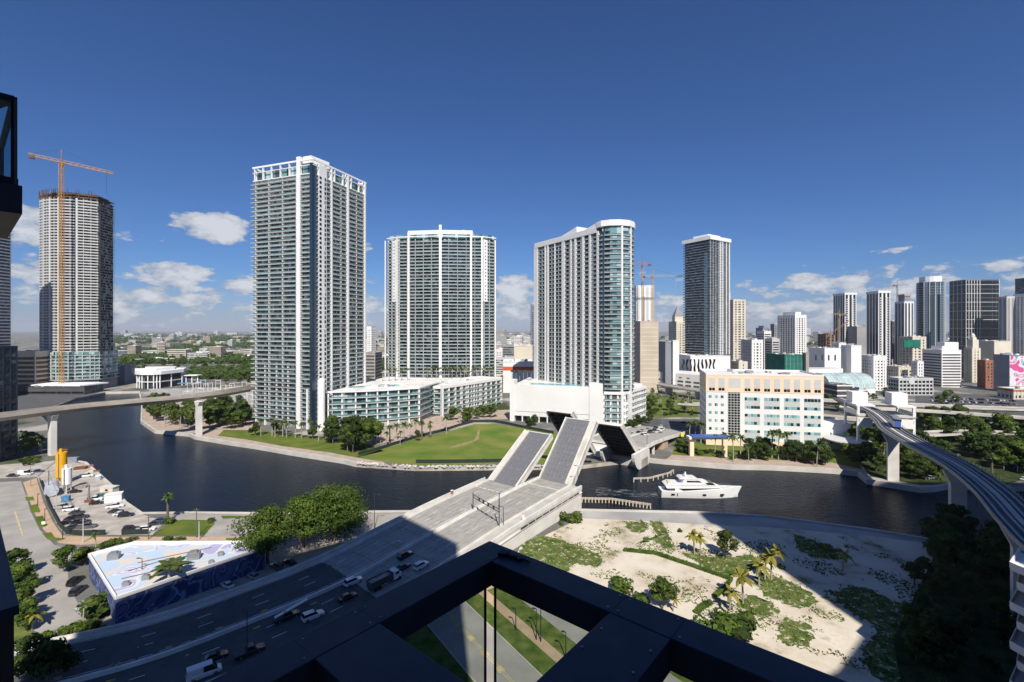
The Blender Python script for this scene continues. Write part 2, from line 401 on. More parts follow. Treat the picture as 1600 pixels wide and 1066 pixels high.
def side(pts, i):
    """unit vector to the right of a polyline at vertex i"""
    a = pts[max(0, i-1)]; b = pts[min(len(pts)-1, i+1)]; d = Vector((b.x-a.x, b.y-a.y)).normalized()
    return Vector((d.y, -d.x, 0))
def ribbon(mb, pts, prof, m=0, closed=True):
    """sweep a cross-section [(offset to the right, dz)...] along a polyline"""
    n = len(prof); k = len(mb.v)
    for i, p in enumerate(pts):
        r = side(pts, i)
        for a, z in prof: mb.v.append((p.x+r.x*a, p.y+r.y*a, p.z+z))
    for i in range(len(pts)-1):
        for j in range(n if closed else n-1):
            l = (j+1) % n; mb.f.append((k+i*n+j, k+(i+1)*n+j, k+(i+1)*n+l, k+i*n+l)); mb.m.append(m)
    if closed:
        mb.f.append(tuple(range(k, k+n))); mb.m.append(m); e = k+(len(pts)-1)*n; mb.f.append(tuple(range(e+n-1, e-1, -1))); mb.m.append(m)
def sheet(name, poly, z, m, kind='structure'):
    mb = MB(); mb.face([(p[0], p[1], z) for p in ccw(poly)]); o = mb.build(name, [m]); o['kind'] = kind; return o
def pxs(pts, z=0): return [at(x, y, z) for x, y in pts]
# ================================================================ SETTING
north = pxs([(165, 613), (217, 612), (221, 630), (220, 658), (242, 673), (265, 675), (296, 678), (304, 682), (352, 690), (400, 697), (458, 707), (536, 719),
             (557, 724), (649, 730), (767, 729), (900, 728), (1000, 716), (1038, 720), (1142, 728), (1205, 729), (1300, 734), (1340, 738), (1354, 750),
             (1438, 763), (1461, 762), (1485, 757), (1580, 761)])
south = pxs([(1457, 844), (1361, 828), (1200, 807), (1090, 801), (907, 797), (575, 800), (394, 802), (296, 801), (222, 802), (197, 785), (180, 763),
             (158, 743), (135, 723), (107, 718), (90, 708), (82, 690), (79, 665), (60, 645), (120, 622)])
BIG = 16000
land = north + [(300, 212), (900, 180), (BIG, 160), (BIG, BIG), (-BIG, BIG), (-BIG, -400), (BIG, -400), (BIG, 0), (600, 110), (300, 120), (180, 150)] + south
def land_sheet():
    mb = MB(); P = ccw(land); n = len(P)
    mb.face([(x, y, 0) for x, y in P])
    for i in range(n):
        a, b = P[i], P[(i+1) % n]
        if max(abs(a[0]), abs(b[0])) > 2000: continue
        mb.face([(a[0], a[1], 0), (a[0], a[1], -3), (b[0], b[1], -3), (b[0], b[1], 0)], 1)
    struct('ground', mb, ['city_ground', 'stain_concrete'])
land_sheet()
mb = MB(); mb.face([(-500, -50, -2), (3000, -50, -2), (3000, 700, -2), (-500, 700, -2)]); struct('river', mb, ['river_water'])
mb = MB(); mb.face([(-BIG, -400, -4), (BIG, -400, -4), (BIG, BIG, -4), (-BIG, BIG, -4)]); struct('river_bed', mb, ['dark_grey'])

def sea_wall(name, pts, label, capm, w_=.9, h=.45, inward=1):
    t = thing(name, label, 'seawall', (pts[0][0], pts[0][1], 0))
    P = [Vector((x, y, 0)) for x, y in pts]
    mb = MB(); ribbon(mb, P, [(-.15*inward, -2.6), (w_*inward, -2.6), (w_*inward, h), (-.15*inward, h)]); mb.build('cap', [capm], t)
    return t
sea_wall('seawall', north[:9], 'pale seawall round the tip of the wooded point under the left guideway', 'concrete', inward=-1)
sea_wall('seawall', north[8:13], 'seawall with a timber edge along the promenade below the tall left tower', 'concrete', inward=-1)
sea_wall('seawall', north[16:22], 'seawall on short piles in front of the peach and white office building', 'concrete', inward=-1)
sea_wall('seawall', north[21:], 'low seawall under the curved train guideway', 'concrete', inward=-1)
sea_wall('seawall', list(reversed(south))[13:], 'long grey seawall edging the sandy vacant lot', 'concrete', h=.5)
sea_wall('seawall', list(reversed(south))[2:14], 'low seawall round the construction yard and parking lot', 'concrete', h=.4)

# pale boulders along the field's bank: uncountable
def riprap():
    rng = random.Random(4); mb = MB()
    for i in range(12, 15):
        a = Vector(north[i]); b = Vector(north[i+1]); L_ = (b-a).length
        for k in range(int(L_*3.2)):
            p = a.lerp(b, rng.random()); r = rng.uniform(.35, .9); ox = rng.uniform(-.8, 2.2)
            c = Vector((p.x, p.y+ox, rng.uniform(-.3, .25))); q = []
            for v in ((1, 0, 0), (0, 1, 0), (-1, 0, 0), (0, -1, 0), (0, 0, .8), (0, 0, -.8)):
                q.append(c+Vector(v)*r*rng.uniform(.7, 1.2))
            for f in ((0, 1, 4), (1, 2, 4), (2, 3, 4), (3, 0, 4), (1, 0, 5), (2, 1, 5), (3, 2, 5), (0, 3, 5)): mb.face([q[j] for j in f])
    o = mb.build('riprap', ['concrete']); tag(o, 'pale boulders heaped along the river edge of the green field', 'rocks', kind='stuff')
riprap()
# ground sheets
sheet('quay_paving', pxs([(907, 797), (1090, 801), (1200, 807), (1361, 828), (1457, 844), (1457, 850), (1361, 838), (1200, 824), (1103, 820), (1015, 815), (907, 810)]), .02, 'roof_grey')
lot = pxs([(907, 810), (1015, 815), (1103, 820), (1200, 824), (1361, 838), (1457, 850)])
sheet('lot_sand', lot+[(150, 150), (135, 110), (110, 75), (60, 62), (36, 72), (14, 112), (-2, 130), (2.5, 151)], .03, 'lot_sand')
sheet('bare_track', pxs([(700, 701), (712, 696), (728, 691), (742, 687), (747, 672), (750, 672), (748, 687), (732, 694), (716, 699)]), .06, 'bare_soil')
sheet('field', pxs([(558, 714), (656, 684), (694, 676), (741, 663), (773, 663), (812, 668), (865, 676), (905, 700), (900, 724), (767, 726), (652, 727), (600, 722)]), .03, 'field_grass')
def strip(name, pts, w_, z, m, shift=0):
    P = [Vector((x, y, z)) for x, y in pts]; mb = MB()
    ribbon(mb, P, [(shift, 0), (shift+w_, 0)], closed=False); 
    mb.f = [tuple(reversed(f)) for f in mb.f]; return struct(name, mb, [m])
sheet('promenade', pxs([(304, 682), (352, 690), (400, 697), (458, 707), (536, 719), (557, 724), (600, 726), (600, 722), (556, 715), (520, 708), (440, 697), (385, 687), (340, 681), (310, 676)]), .05, 'promenade')
sheet('bank_lawn', pxs([(340, 681), (385, 687), (440, 697), (520, 708), (556, 715), (600, 705), (560, 690), (500, 683), (440, 676), (395, 672), (350, 672)]), .03, 'grass')
sheet('point_ground', pxs([(221, 640), (221, 657), (242, 671), (296, 676), (340, 680), (395, 672), (395, 640), (330, 625), (240, 625)]), .02, 'promenade')
sheet('plaza', pxs([(556, 700), (640, 686), (700, 672), (760, 655), (800, 655), (800, 640), (700, 645), (600, 672)]), .025, 'promenade')
sheet('promenade', pxs([(1038, 720), (1142, 728), (1205, 729), (1300, 734), (1340, 738), (1340, 733), (1300, 723), (1142, 716), (1050, 711)]), .05, 'promenade')
sheet('garden_ground', pxs([(1030, 660), (1100, 655), (1100, 690), (1300, 700), (1345, 720), (1345, 733), (1300, 723), (1142, 716), (1050, 711), (1055, 690)]), .02, 'grass')
sheet('park_ground', pxs([(1290, 690), (1345, 660), (1430, 655), (1640, 655), (1640, 740), (1580, 755), (1485, 753), (1440, 758), (1360, 745), (1345, 725)]), .02, 'dark_undergrowth')
sheet('garden_ground', pxs([(1010, 618), (1090, 626), (1090, 652), (1008, 652)]), .03, 'grass')
sheet('road_surface', pxs([(1000, 668), (1020, 655), (1090, 655), (1098, 672), (1090, 690), (1056, 690)]), .04, 'asphalt')
sheet('dock_ground', pxs([(20, 611), (166, 604), (158, 612), (118, 621), (62, 643), (20, 652)]), .03, 'asphalt')
# south-west corner
sheet('street', pxs([(-90, 757), (33, 752), (48, 800), (62, 828), (85, 852), (125, 861), (215, 848), (395, 844), (395, 850), (215, 853), (150, 868), (104, 876), (108, 915), (125, 950), (140, 975),
                     (110, 985), (75, 995), (52, 985), (45, 950), (35, 900), (20, 860), (-90, 870)]), .03, 'old_asphalt')
sheet('street', pxs([(-90, 734), (86, 720), (60, 745), (-90, 752)]), .03, 'stain_concrete')
sheet('parking_lot', pxs([(58, 745), (75, 790), (92, 825), (105, 836), (238, 836), (258, 815), (235, 808), (218, 802), (195, 786), (178, 765), (156, 745), (133, 725), (100, 721), (88, 722)]), .03, 'stain_concrete')
sheet('sidewalk', pxs([(36, 754), (57, 747), (68, 785), (82, 815), (97, 837), (150, 839), (395, 839), (395, 844), (215, 846), (125, 852), (92, 849), (68, 828), (52, 798)]), .05, 'tan_paving')
for q in ([(39, 777), (52, 776), (54, 782), (41, 783)], [(46, 790), (58, 788), (63, 798), (62, 801), (49, 801)], [(54, 808), (67, 806), (74, 822), (62, 826)], [(66, 834), (80, 832), (86, 840), (104, 842), (90, 846), (74, 843)]):
    sheet('grass_verge', pxs(q), .07, 'grass')
sheet('bank_lawn', pxs([(240, 836), (262, 818), (285, 812), (330, 813), (336, 818), (318, 837)]), .035, 'grass')
sheet('bank_paving', pxs([(258, 803), (394, 804), (575, 802), (655, 802), (655, 808), (560, 835), (395, 845), (318, 838), (336, 818), (330, 813), (270, 813)]), .025, 'old_asphalt')
sheet('bank_lawn', pxs([(345, 806), (395, 806), (395, 809), (348, 811)]), .05, 'grass')
sheet('bank_lawn', pxs([(352, 841), (398, 841), (398, 846), (356, 847)]), .06, 'grass')
sheet('yard_ground', pxs([(395, 845), (560, 835), (640, 812), (600, 850), (350, 935), (180, 1000), (150, 985), (185, 940), (350, 900)]), .022, 'stain_concrete')
sheet('grass_verge', pxs([(15, 1010), (75, 997), (140, 985), (165, 975), (175, 985), (100, 1000), (60, 1012), (20, 1030)]), .045, 'lot_grass')
sheet('grass_verge', pxs([(-60, 860), (18, 862), (33, 905), (43, 955), (50, 990), (15, 1012), (-60, 1010)]), .04, 'lot_grass')
sheet('dark_undergrowth', pxs([(1460, 868), (1500, 858), (1700, 900), (1900, 1075), (1410, 1075), (1395, 1000), (1430, 930)]), .12, 'dark_undergrowth')  # dark sheet for low growth, also deepening the shade over the sand
sheet('center_line', pxs([(22, 800), (25, 800), (37, 838), (34, 838)]), .05, 'line_yellow_worn')
# street below the railing (seen through the frame's opening)
def lines_near():
    a = Vector((-11, 119)); d = Vector((12.6, -18)).normalized(); n = Vector((d.y, -d.x))     # n points to the left-down side
    def q(s0, s1, o0, o1): return [tuple(a+d*s0+n*o0), tuple(a+d*s1+n*o0), tuple(a+d*s1+n*o1), tuple(a+d*s0+n*o1)]
    sheet('street', q(-14, 75, 0, 11.5), .035, 'old_asphalt')
    sheet('center_line', q(-6, 60, 5.3, 5.5), .045, 'line_yellow_worn'); sheet('center_line', q(-6, 60, 5.8, 6.0), .045, 'line_yellow_worn')
    for k in range(5): sheet('turn_lane_bar', q(4+k*6, 6+k*6, 5.0, 6.4), .05, 'line_yellow_worn')
    sheet('sidewalk', q(-12, 75, -.35, 0), .10, 'sidewalk')
    sheet('sidewalk', q(-12, 75, 11.5, 11.9), .10, 'sidewalk')
    sheet('grass_verge', q(-12, 75, 11.9, 40), .03, 'lot_grass')
    sheet('grass_verge', q(-14, 75, -26, -.35), .031, 'lot_grass')
    sheet('sidewalk', q(-14, 40, -7.6, -5.0), .06, 'tan_paving')
    sheet('side_street', q(-8, 60, -22, -12.5), .05, 'old_asphalt')
    sheet('sidewalk', q(-8, -3.5, -12.5, -.35), .055, 'tan_paving')
    return a, d, n
NA, ND, NN = lines_near()
# grassy patches over the sandy lot
PATCHES = []
def patch(pts, seed, name='grass_patch', z=.05, m='patch_grass'):
    rng = random.Random(seed); P = [Vector((*at(x, y), 0)) for x, y in pts]; P = catmull(P+[P[0]], 14); z += seed*.003; PATCHES.append([(p.x, p.y) for p in P])
    sheet(name, [(p.x+1.5*noise.noise(Vector((p.x*.5, p.y*.5, seed)))+.8*noise.noise(Vector((p.x*1.7, p.y*1.7, seed))), p.y+1.5*noise.noise(Vector((p.x*.5, p.y*.5, seed+9)))+.8*noise.noise(Vector((p.x*1.7, p.y*1.7, seed+9)))) for p in P[:-1]], z, m)
for i, q in enumerate([[(820, 845), (850, 838), (895, 850), (940, 872), (930, 888), (900, 882), (880, 895), (830, 880), (812, 868)],
                       [(1018, 815), (1035, 818), (1053, 857), (1042, 858), (1018, 845), (1000, 848), (1010, 840), (1025, 838)],
                       [(975, 818), (1000, 814), (1012, 820), (1005, 832), (985, 830)],
                       [(1060, 862), (1120, 870), (1180, 868), (1185, 885), (1145, 900), (1100, 885)],
                       [(1180, 895), (1230, 908), (1275, 935), (1250, 950), (1190, 925)],
                       [(1160, 930), (1200, 940), (1215, 958), (1180, 962), (1150, 945)],
                       [(1225, 965), (1260, 975), (1272, 1000), (1240, 1010), (1215, 990)],
                       [(1240, 835), (1290, 850), (1325, 872), (1290, 873), (1250, 860)],
                       [(1300, 925), (1350, 918), (1400, 940), (1480, 950), (1520, 1040), (1400, 1075), (1345, 1020), (1370, 985), (1320, 950)]]): patch(q, i)
# ================================================================ BASCULE BRIDGE
U = Vector((.595, .804, 0)); V = Vector((.804, -.595, 0))
def st(s, t, z=0): return Vector((U.x*s+V.x*t, U.y*s+V.y*t, z))
TC = -108.9
DECK = 7.3
ctr = [Vector((-205, 75, .12)), Vector((-170, 76.5, .12)), Vector((-135, 79, .12)), Vector((-106, 85, .4)), Vector((-79, 95.5, 1.1)), Vector((-60, 109, 2.3)), st(75, TC, 3.5), st(99, TC, 5.0), st(122, TC, 6.4), st(151.3, TC, DECK)]
path = catmull(ctr, 7)
bridge = thing('bascule_bridge', 'raised double-leaf drawbridge with two side-by-side roadways over the river', 'bridge', tuple(st(151.3, TC, 0)))
def sweep_abs(mb, pts, o0, o1, m=0, mt=1, skip=0):
    """solid from ground to deck height"""
    for i in range(skip, len(pts)-1):
        q = []
        for j in (i, i+1):
            r = side(pts, j); p = pts[j]; q.append((p+r*o0, p+r*o1))
        (a, b), (c, d) = q
        mb.face([a, b, d, c], mt)
        g = lambda p: Vector((p.x, p.y, -.3))
        mb.face([a, c, g(c), g(a)], m); mb.face([d, b, g(b), g(d)], m)
    a, b = q[1]; mb.face([a, b, g(b), g(a)], m)
LO, RO = -17.3, 20.3
mb = MB(); sweep_abs(mb, path, LO, RO, 0, 1); mb.build('approach_ramp', ['pier_white', 'deck_paving'], bridge)
mb = MB(); e0, e1 = st(151.3, TC+.1, 0), st(166.0, TC+.1, 0); f0, f1 = st(151.3, TC+RO, 0), st(166.0, TC+RO, 0)
mb.prism(ccw([(p.x, p.y) for p in (e0, e1, f1, f0)]), -2.5, DECK, 0, 1); mb.build('abutment', ['pier_white', 'deck_paving'], bridge)
ext = path+[st(166, TC, DECK)]
def rib(name, pts, prof, m, par=None): mb = MB(); ribbon(mb, pts, prof); return mb.build(name, [m], par)
rib('parapet', path, [(LO, -.4), (LO+.4, -.4), (LO+.4, 1.0), (LO, 1.0)], 'girder', bridge)
rib('parapet', path, [(-15.4, .0), (-15.0, .0), (-15.1, .8), (-15.3, .8)], 'girder', bridge)
rib('median_barrier', ext[14:], [(-.55, 0), (.55, 0), (.35, .75), (-.35, .75)], 'girder', bridge)
rib('median_strip', ext[:15], [(-2.0, 0), (2.0, 0), (1.9, .2), (-1.9, .2)], 'concrete', bridge)
rib('parapet', ext, [(15.4, 0), (15.9, 0), (15.8, .8), (15.5, .8)], 'girder', bridge)
rib('parapet', ext, [(RO-.5, -.5), (RO+.25, -.5), (RO+.25, 1.0), (RO-.5, 1.0)], 'girder', bridge)
rib('sidewalk', ext, [(15.9, .02), (RO-.5, .02), (RO-.5, .22), (15.9, .22)], 'sidewalk', bridge)
rib('sidewalk', path, [(LO+.4, .02), (-15.4, .02), (-15.4, .22), (LO+.4, .22)], 'sidewalk', bridge)
# dark mesh panels hung below the right parapet
for k in range(9):
    a = st(124+k*4.4, TC+RO+.3, 0); b = st(124+k*4.4+4.1, TC+RO+.3, 0); z = DECK-.75-(1-k/9)*.7
    mb = MB(); mb.face([(a.x, a.y, z-1.1), (b.x, b.y, z-1.0), (b.x, b.y, z), (a.x, a.y, z-.1)]); mb.bar((a.x, a.y, z), (b.x, b.y, z+.05), .12, m=1); mb.bar((a.x, a.y, z-1.1), (a.x, a.y, z), .12, m=1); mb.build('mesh_panel', ['steel_dark', 'girder'], bridge)
rib('wall_cap', path[-20:]+[st(166, TC, DECK)], [(RO, -1.9), (RO+.35, -1.9), (RO+.35, -1.6), (RO, -1.6)], 'girder', bridge)
mb = MB(); ribbon(mb, path[:43], [(-15, .012), (15.3, .012)], closed=False); mb.f = [tuple(reversed(f)) for f in mb.f]; mb.build('road_asphalt', ['asphalt'], bridge)
for off_ in (-12.8, -8.6, -4.2, 2.6, 7.0, 12.0):
    for d_ in (-.85, .85):
        mb = MB(); ribbon(mb, (path if off_ < 0 else ext)[42:], [(off_+d_-.38, .016), (off_+d_+.38, .016)], closed=False); mb.f = [tuple(reversed(f)) for f in mb.f]; mb.build('wheel_track', ['deck_worn'], bridge)
        mb = MB(); ribbon(mb, path[:43], [(off_+d_-.38, .018), (off_+d_+.38, .018)], closed=False); mb.f = [tuple(reversed(f)) for f in mb.f]; mb.build('wheel_track', ['asphalt_worn'], bridge)
# lane paint
def dashes(off, s0, s1, on, gap, w_=.09, name='lane_line', m='road_paint', pts=None):
    pts = pts or ext; acc = 0; L_ = [0]
    for i in range(len(pts)-1): L_.append(L_[-1]+(pts[i+1]-pts[i]).length)
    def ptat(s):
        for i in range(len(pts)-1):
            if L_[i+1] >= s:
                k = (s-L_[i])/(L_[i+1]-L_[i]); r = side(pts, i).lerp(side(pts, i+1), k); return pts[i].lerp(pts[i+1], k)+r*off, r
        return pts[-1]+side(pts, len(pts)-1)*off, side(pts, len(pts)-1)
    s = s0
    while s < s1:
        n = max(1, int(on/6)); mb = MB()
        for j in range(n):
            a, ra = ptat(s+on*j/n); b, rb = ptat(s+on*(j+1)/n); z = Vector((0, 0, .02))
            mb.face([a-ra*w_+z, a+ra*w_+z, b+rb*w_+z, b-rb*w_+z])
        s += on+gap; mb.build(name, [m], bridge)
LT = sum((ext[i+1]-ext[i]).length for i in range(len(ext)-1))
dashes(-10.6, 10, LT-18, 3, 9); dashes(-6.6, 10, LT-100, 3, 9); dashes(-14.6, 5, LT-60, LT-66, 1, .07, 'edge_line')
dashes(4.6, 10, LT-6, 3, 9); dashes(9.3, 10, LT-6, 3, 9); dashes(14.6, 5, LT-10, LT-16, 1, .07, 'edge_line'); dashes(-2.2, 60, LT-70, LT-134, 1, .07, 'edge_line')
for k_, s_ in enumerate((84, 93, 102, 111.5, 120, 129.5, 140, 147.5, 154)):
    for (ta, tb) in ((TC-15, TC-.6), (TC+.6, TC+15.4)):
        if s_ > 150 and ta < TC-5: continue
        mb = MB(); z0_ = [3.5+(q-75)/24*1.5 if q < 99 else (5+(q-99)/23*1.4 if q < 122 else 6.4+(q-122)/29.3*.9 if q < 151.3 else DECK) for q in (s_, s_+.12)]
        mb.face([st(s_, ta, z0_[0]+.03), st(s_, tb, z0_[0]+.03), st(s_+.12, tb, z0_[1]+.03), st(s_+.12, ta, z0_[1]+.03)]); mb.build('expansion_joint', ['asphalt'], bridge)
def deck_z(s): return 3.5+(s-75)/24*1.5 if s < 99 else (5+(s-99)/23*1.4 if s < 122 else 6.4+(s-122)/29.3*.9 if s < 151.3 else DECK)
def crossbar(s, t0, t1, w_=.5, name='stop_line'):
    mb = MB(); z = deck_z(s)+.035; a, b, c, d = st(s, t0, z), st(s, t1, z), st(s+w_, t1, z), st(s+w_, t0, z); mb.face([a, b, c, d]); return mb.build(name, ['road_paint'], bridge)
dashes(-2.9, LT-150, LT-105, 1.4, 8, .25, 'yellow_mark', 'yellow_paint'); dashes(2.9, LT-140, LT-100, 1.4, 11, .25, 'yellow_mark', 'yellow_paint')
crossbar(108, TC+1.5, TC+15); crossbar(137, TC+1.5, TC+15, .4); crossbar(143, TC-15, TC-1, .5, 'joint_line'); crossbar(158, TC+1, TC+15, .5, 'joint_line')
def arrow(s, t, bend=0):
    z = deck_z(s)+.04; mb = MB()
    mb.face([st(s, t-.12, z), st(s, t+.12, z), st(s-2.4, t+.12, z), st(s-2.4, t-.12, z)])
    if bend:
        mb.face([st(s, t-.12, z), st(s-.3, t-.12, z), st(s-.3, t+bend*1.0, z), st(s, t+bend*1.0, z)])
        mb.face([st(s+.4, t+bend*1.0, z), st(s-.7, t+bend*1.0, z), st(s-.15, t+bend*1.8, z)])
    else: mb.face([st(s, t-.6, z), st(s, t+.6, z), st(s+1.3, t, z)])
    mb.build('lane_arrow', ['road_paint'], bridge)
arrow(112, TC-4, 1); arrow(112, TC-8.5); arrow(112, TC-13); arrow(124, TC-4.2, 1); arrow(96, TC-6, 1); arrow(128, TC+7)

def leaf(name, label, s0, z0, th, L_, t0, t1, dr, walk):
    root = bridge
    A = Vector((U.x*dr*math.cos(th), U.y*dr*math.cos(th), math.sin(th))); Nn = Vector((-U.x*dr*math.sin(th), -U.y*dr*math.sin(th), math.cos(th)))
    def P(a, t, h):
        return st(s0, t, z0)+A*a+Nn*h
    def bx(mb, a0, a1, ta, tb, h0, h1, m=0):
        k = len(mb.v); mb.v += [tuple(P(a, t, h)) for h in (h0, h1) for a, t in ((a0, ta), (a1, ta), (a1, tb), (a0, tb))]
        fs = ((0, 1, 2, 3), (7, 6, 5, 4), (0, 4, 5, 1), (1, 5, 6, 2), (2, 6, 7, 3), (3, 7, 4, 0))
        for f in fs: mb.f.append(tuple(k+i for i in (reversed(f) if dr > 0 else f))); mb.m.append(m)
    mb = MB(); bx(mb, 0, L_, t0, t1, -.35, 0)
    o = mb.build('leaf', ['iron_deck'], root)
    if label: o['label'] = label
    def sub(nm, m, *boxes):
        q = MB()
        for b in boxes: bx(q, *b)
        return q.build(nm, [m], o)
    for tt in (t0, t1-.5): sub('girder', 'girder', (-.3, L_+.1, tt, tt+.5, -2.2, .75))
    if walk: 
        w0, w1 = (t0+.5, t0+2.3) if walk < 0 else (t1-2.6, t1-.5)
        sub('sidewalk', 'concrete', (0, L_, w0, w1, 0.005, .2)); sub('kerb_rail', 'girder', (0, L_, w1 if walk < 0 else w0-.4, (w1+.4) if walk < 0 else w0, 0.005, .7))
    gd = [(.02, L_-.02, t0+(t1-t0)*f-.04, t0+(t1-t0)*f+.04, .001, .006) for f in [j/9 for j in range(2, 9)]]
    for b in gd: sub('grating_seam', 'dark_grey', b)
    for j in range(1, int(L_/2.6)): sub('grating_seam', 'dark_grey', (j*2.6, j*2.6+.07, t0+2.5 if walk < 0 else t0+.5, t1-.5 if walk < 0 else t1-2.8, .001, .007))
    for f in (.27, .42, .58, .73): sub('wheel_track', 'under_steel', (.3, L_-.3, t0+(t1-t0)*f-.28, t0+(t1-t0)*f+.28, .0005, .0035)) if False else None
    n = int(L_/3.2)
    for k in range(n+1):
        a = .2+(L_-.6)*k/n; sub('cross_beam', 'under_steel', (a, a+.35, t0+.5, t1-.5, -1.7, -.36))
    for k in range(1, 5): tt = t0+(t1-t0)*k/5; sub('stringer', 'under_steel', (0, L_, tt, tt+.25, -1.1, -.37))
    for k in (1, 2): tt = t0+2.6+(t1-t0-4)*k/3; sub('lane_line', 'girder', *[(a, a+1.2, tt, tt+.07, .002, .012) for a in range(2, int(L_)-2, 6)])
    sub('tip_beam', 'girder', (L_, L_+.4, t0, t1, -1.4, .02))
    return o
leaf('leaf', 'nearer left leaf of the bridge, tilted up with a grey steel deck', 151.4, DECK, R(31), 31, -124.3, -109.7, 1, -1)
leaf('leaf', 'tallest leaf in the middle, standing steepest with a dark steel deck', 165.9, DECK, R(44.5), 31.5, -108.6, -93.0, 1, 1)
leaf('leaf', 'far left leaf, mostly hidden, showing its dark underside', 221, DECK, R(44.5), 33.5, -124.3, -109.7, -1, 0)
leaf('leaf', 'far right leaf with its dark ribbed underside towards the viewer', 240.4, 3.2, R(40.5), 31.5, -108.4, -93.0, -1, 0)
def quad_prism(s0, s1, t0, t1, z0, z1, name, m, mt=None, par=bridge):
    mb = MB(); P = [st(s, t) for s, t in ((s0, t0), (s0, t1), (s1, t1), (s1, t0))]; mb.prism(ccw([(p.x, p.y) for p in P]), z0, z1, 0, 1); return mb.build(name, [m, mt or m], par)
# far side piers and deck
quad_prism(236, 243, -128, -109.4, -3, 3.2, 'pier', 'pier_white'); quad_prism(236, 245, -108.9, -91.0, -3, 2.4, 'pier', 'concrete')
for t in (-128, -109.9, -92.5):
    mb = MB(); q = []
    for k in range(9):
        a = math.pi/2*k/8; q.append((236-10*math.sin(a), -2.5+9.5*(1-math.cos(a))))
    prof = [(236, -2.5)]+q[1:]+[(246, 7), (246, -2.5)]
    for i in range(len(prof)): pass
    pts0 = [st(s, t, z) for s, z in prof]; pts1 = [st(s, t+1.5, z) for s, z in prof]
    mb.face(pts0); mb.face(list(reversed(pts1)))
    for i in range(len(prof)): j = (i+1) % len(prof); mb.face([pts0[j], pts0[i], pts1[i], pts1[j]])
    mb.build('pier_wing', ['pier_white'], bridge)
far = [st(243, TC, DECK), st(258, TC, DECK-.2), st(275, TC, DECK-1.2), st(290, TC, DECK-2.6), st(312, TC-1, DECK-5), st(330, TC-2, .4)]
mb = MB(); ribbon(mb, far, [(-17, 0), (17.5, 0), (17.5, -1.1), (15, -1.5), (-15, -1.5), (-17, -1.1)]); mb.build('approach_deck', ['girder'], bridge)
mb = MB(); ribbon(mb, far, [(-16.4, .03), (16.9, .03)], closed=False); mb.f = [tuple(reversed(f)) for f in mb.f]; mb.build('approach_paving', ['deck_paving'], bridge)
rib('parapet', far, [(17, 0), (17.5, 0), (17.5, .9), (17, .9)], 'girder', bridge); rib('parapet', far, [(-17, 0), (-16.5, 0), (-16.5, .9), (-17, .9)], 'girder', bridge)
rib('median_barrier', far, [(-.4, 0.04), (.4, 0.04), (.3, .7), (-.3, .7)], 'girder', bridge)
quad_prism(243, 250, -126, -92, -2.6, 5.2, 'pier', 'pier_white'); quad_prism(272, 282, -125, -92.5, -.5, 4.2, 'abutment', 'tan_paving')
for t in (-122, -112, -103, -94): quad_prism(259, 260.2, t, t+1.2, -2.5, 5.6, 'column', 'pier_white')
quad_prism(163, 166.5, -127, -110, -3, -.2, 'pier', 'concrete')

# pile fenders in the river
def fender(label, pts, n, hz=1.1):
    t = thing('pile_fender', label, 'fender', (pts[0][0], pts[0][1], -2)); P = [Vector((x, y, -2)) for x, y in pts]
    mb = MB(); ribbon(mb, P, [(-.35, 2.0-hz+.4), (.35, 2.0-hz+.4), (.35, 2.0), (-.35, 2.0)]); mb.build('walkway', ['stain_concrete'], t)
    L_ = [(P[i+1]-P[i]).length for i in range(len(P)-1)]; tot = sum(L_)
    for k in range(n):
        s = tot*k/(n-1); i = 0
        while i < len(L_)-1 and s > L_[i]: s -= L_[i]; i += 1
        p = P[i].lerp(P[i+1], min(1, s/L_[i])); q = MB(); q.tube((p.x, p.y-.3, -3), (p.x, p.y-.3, .15), .26, n=6); q.build('pile', ['rope_beige'], t)
fender('long concrete and timber pile fender in the water beside the near bridge end', [at(904, 781, -1), at(955, 782, -1), at(1016, 791, -1)], 22)
fender('curved pile fender below the far bridge pier, nearest the yacht stern', [at(990, 750, -1), at(1015, 749, -1), at(1046, 741, -1), at(1052, 737, -1)], 9)

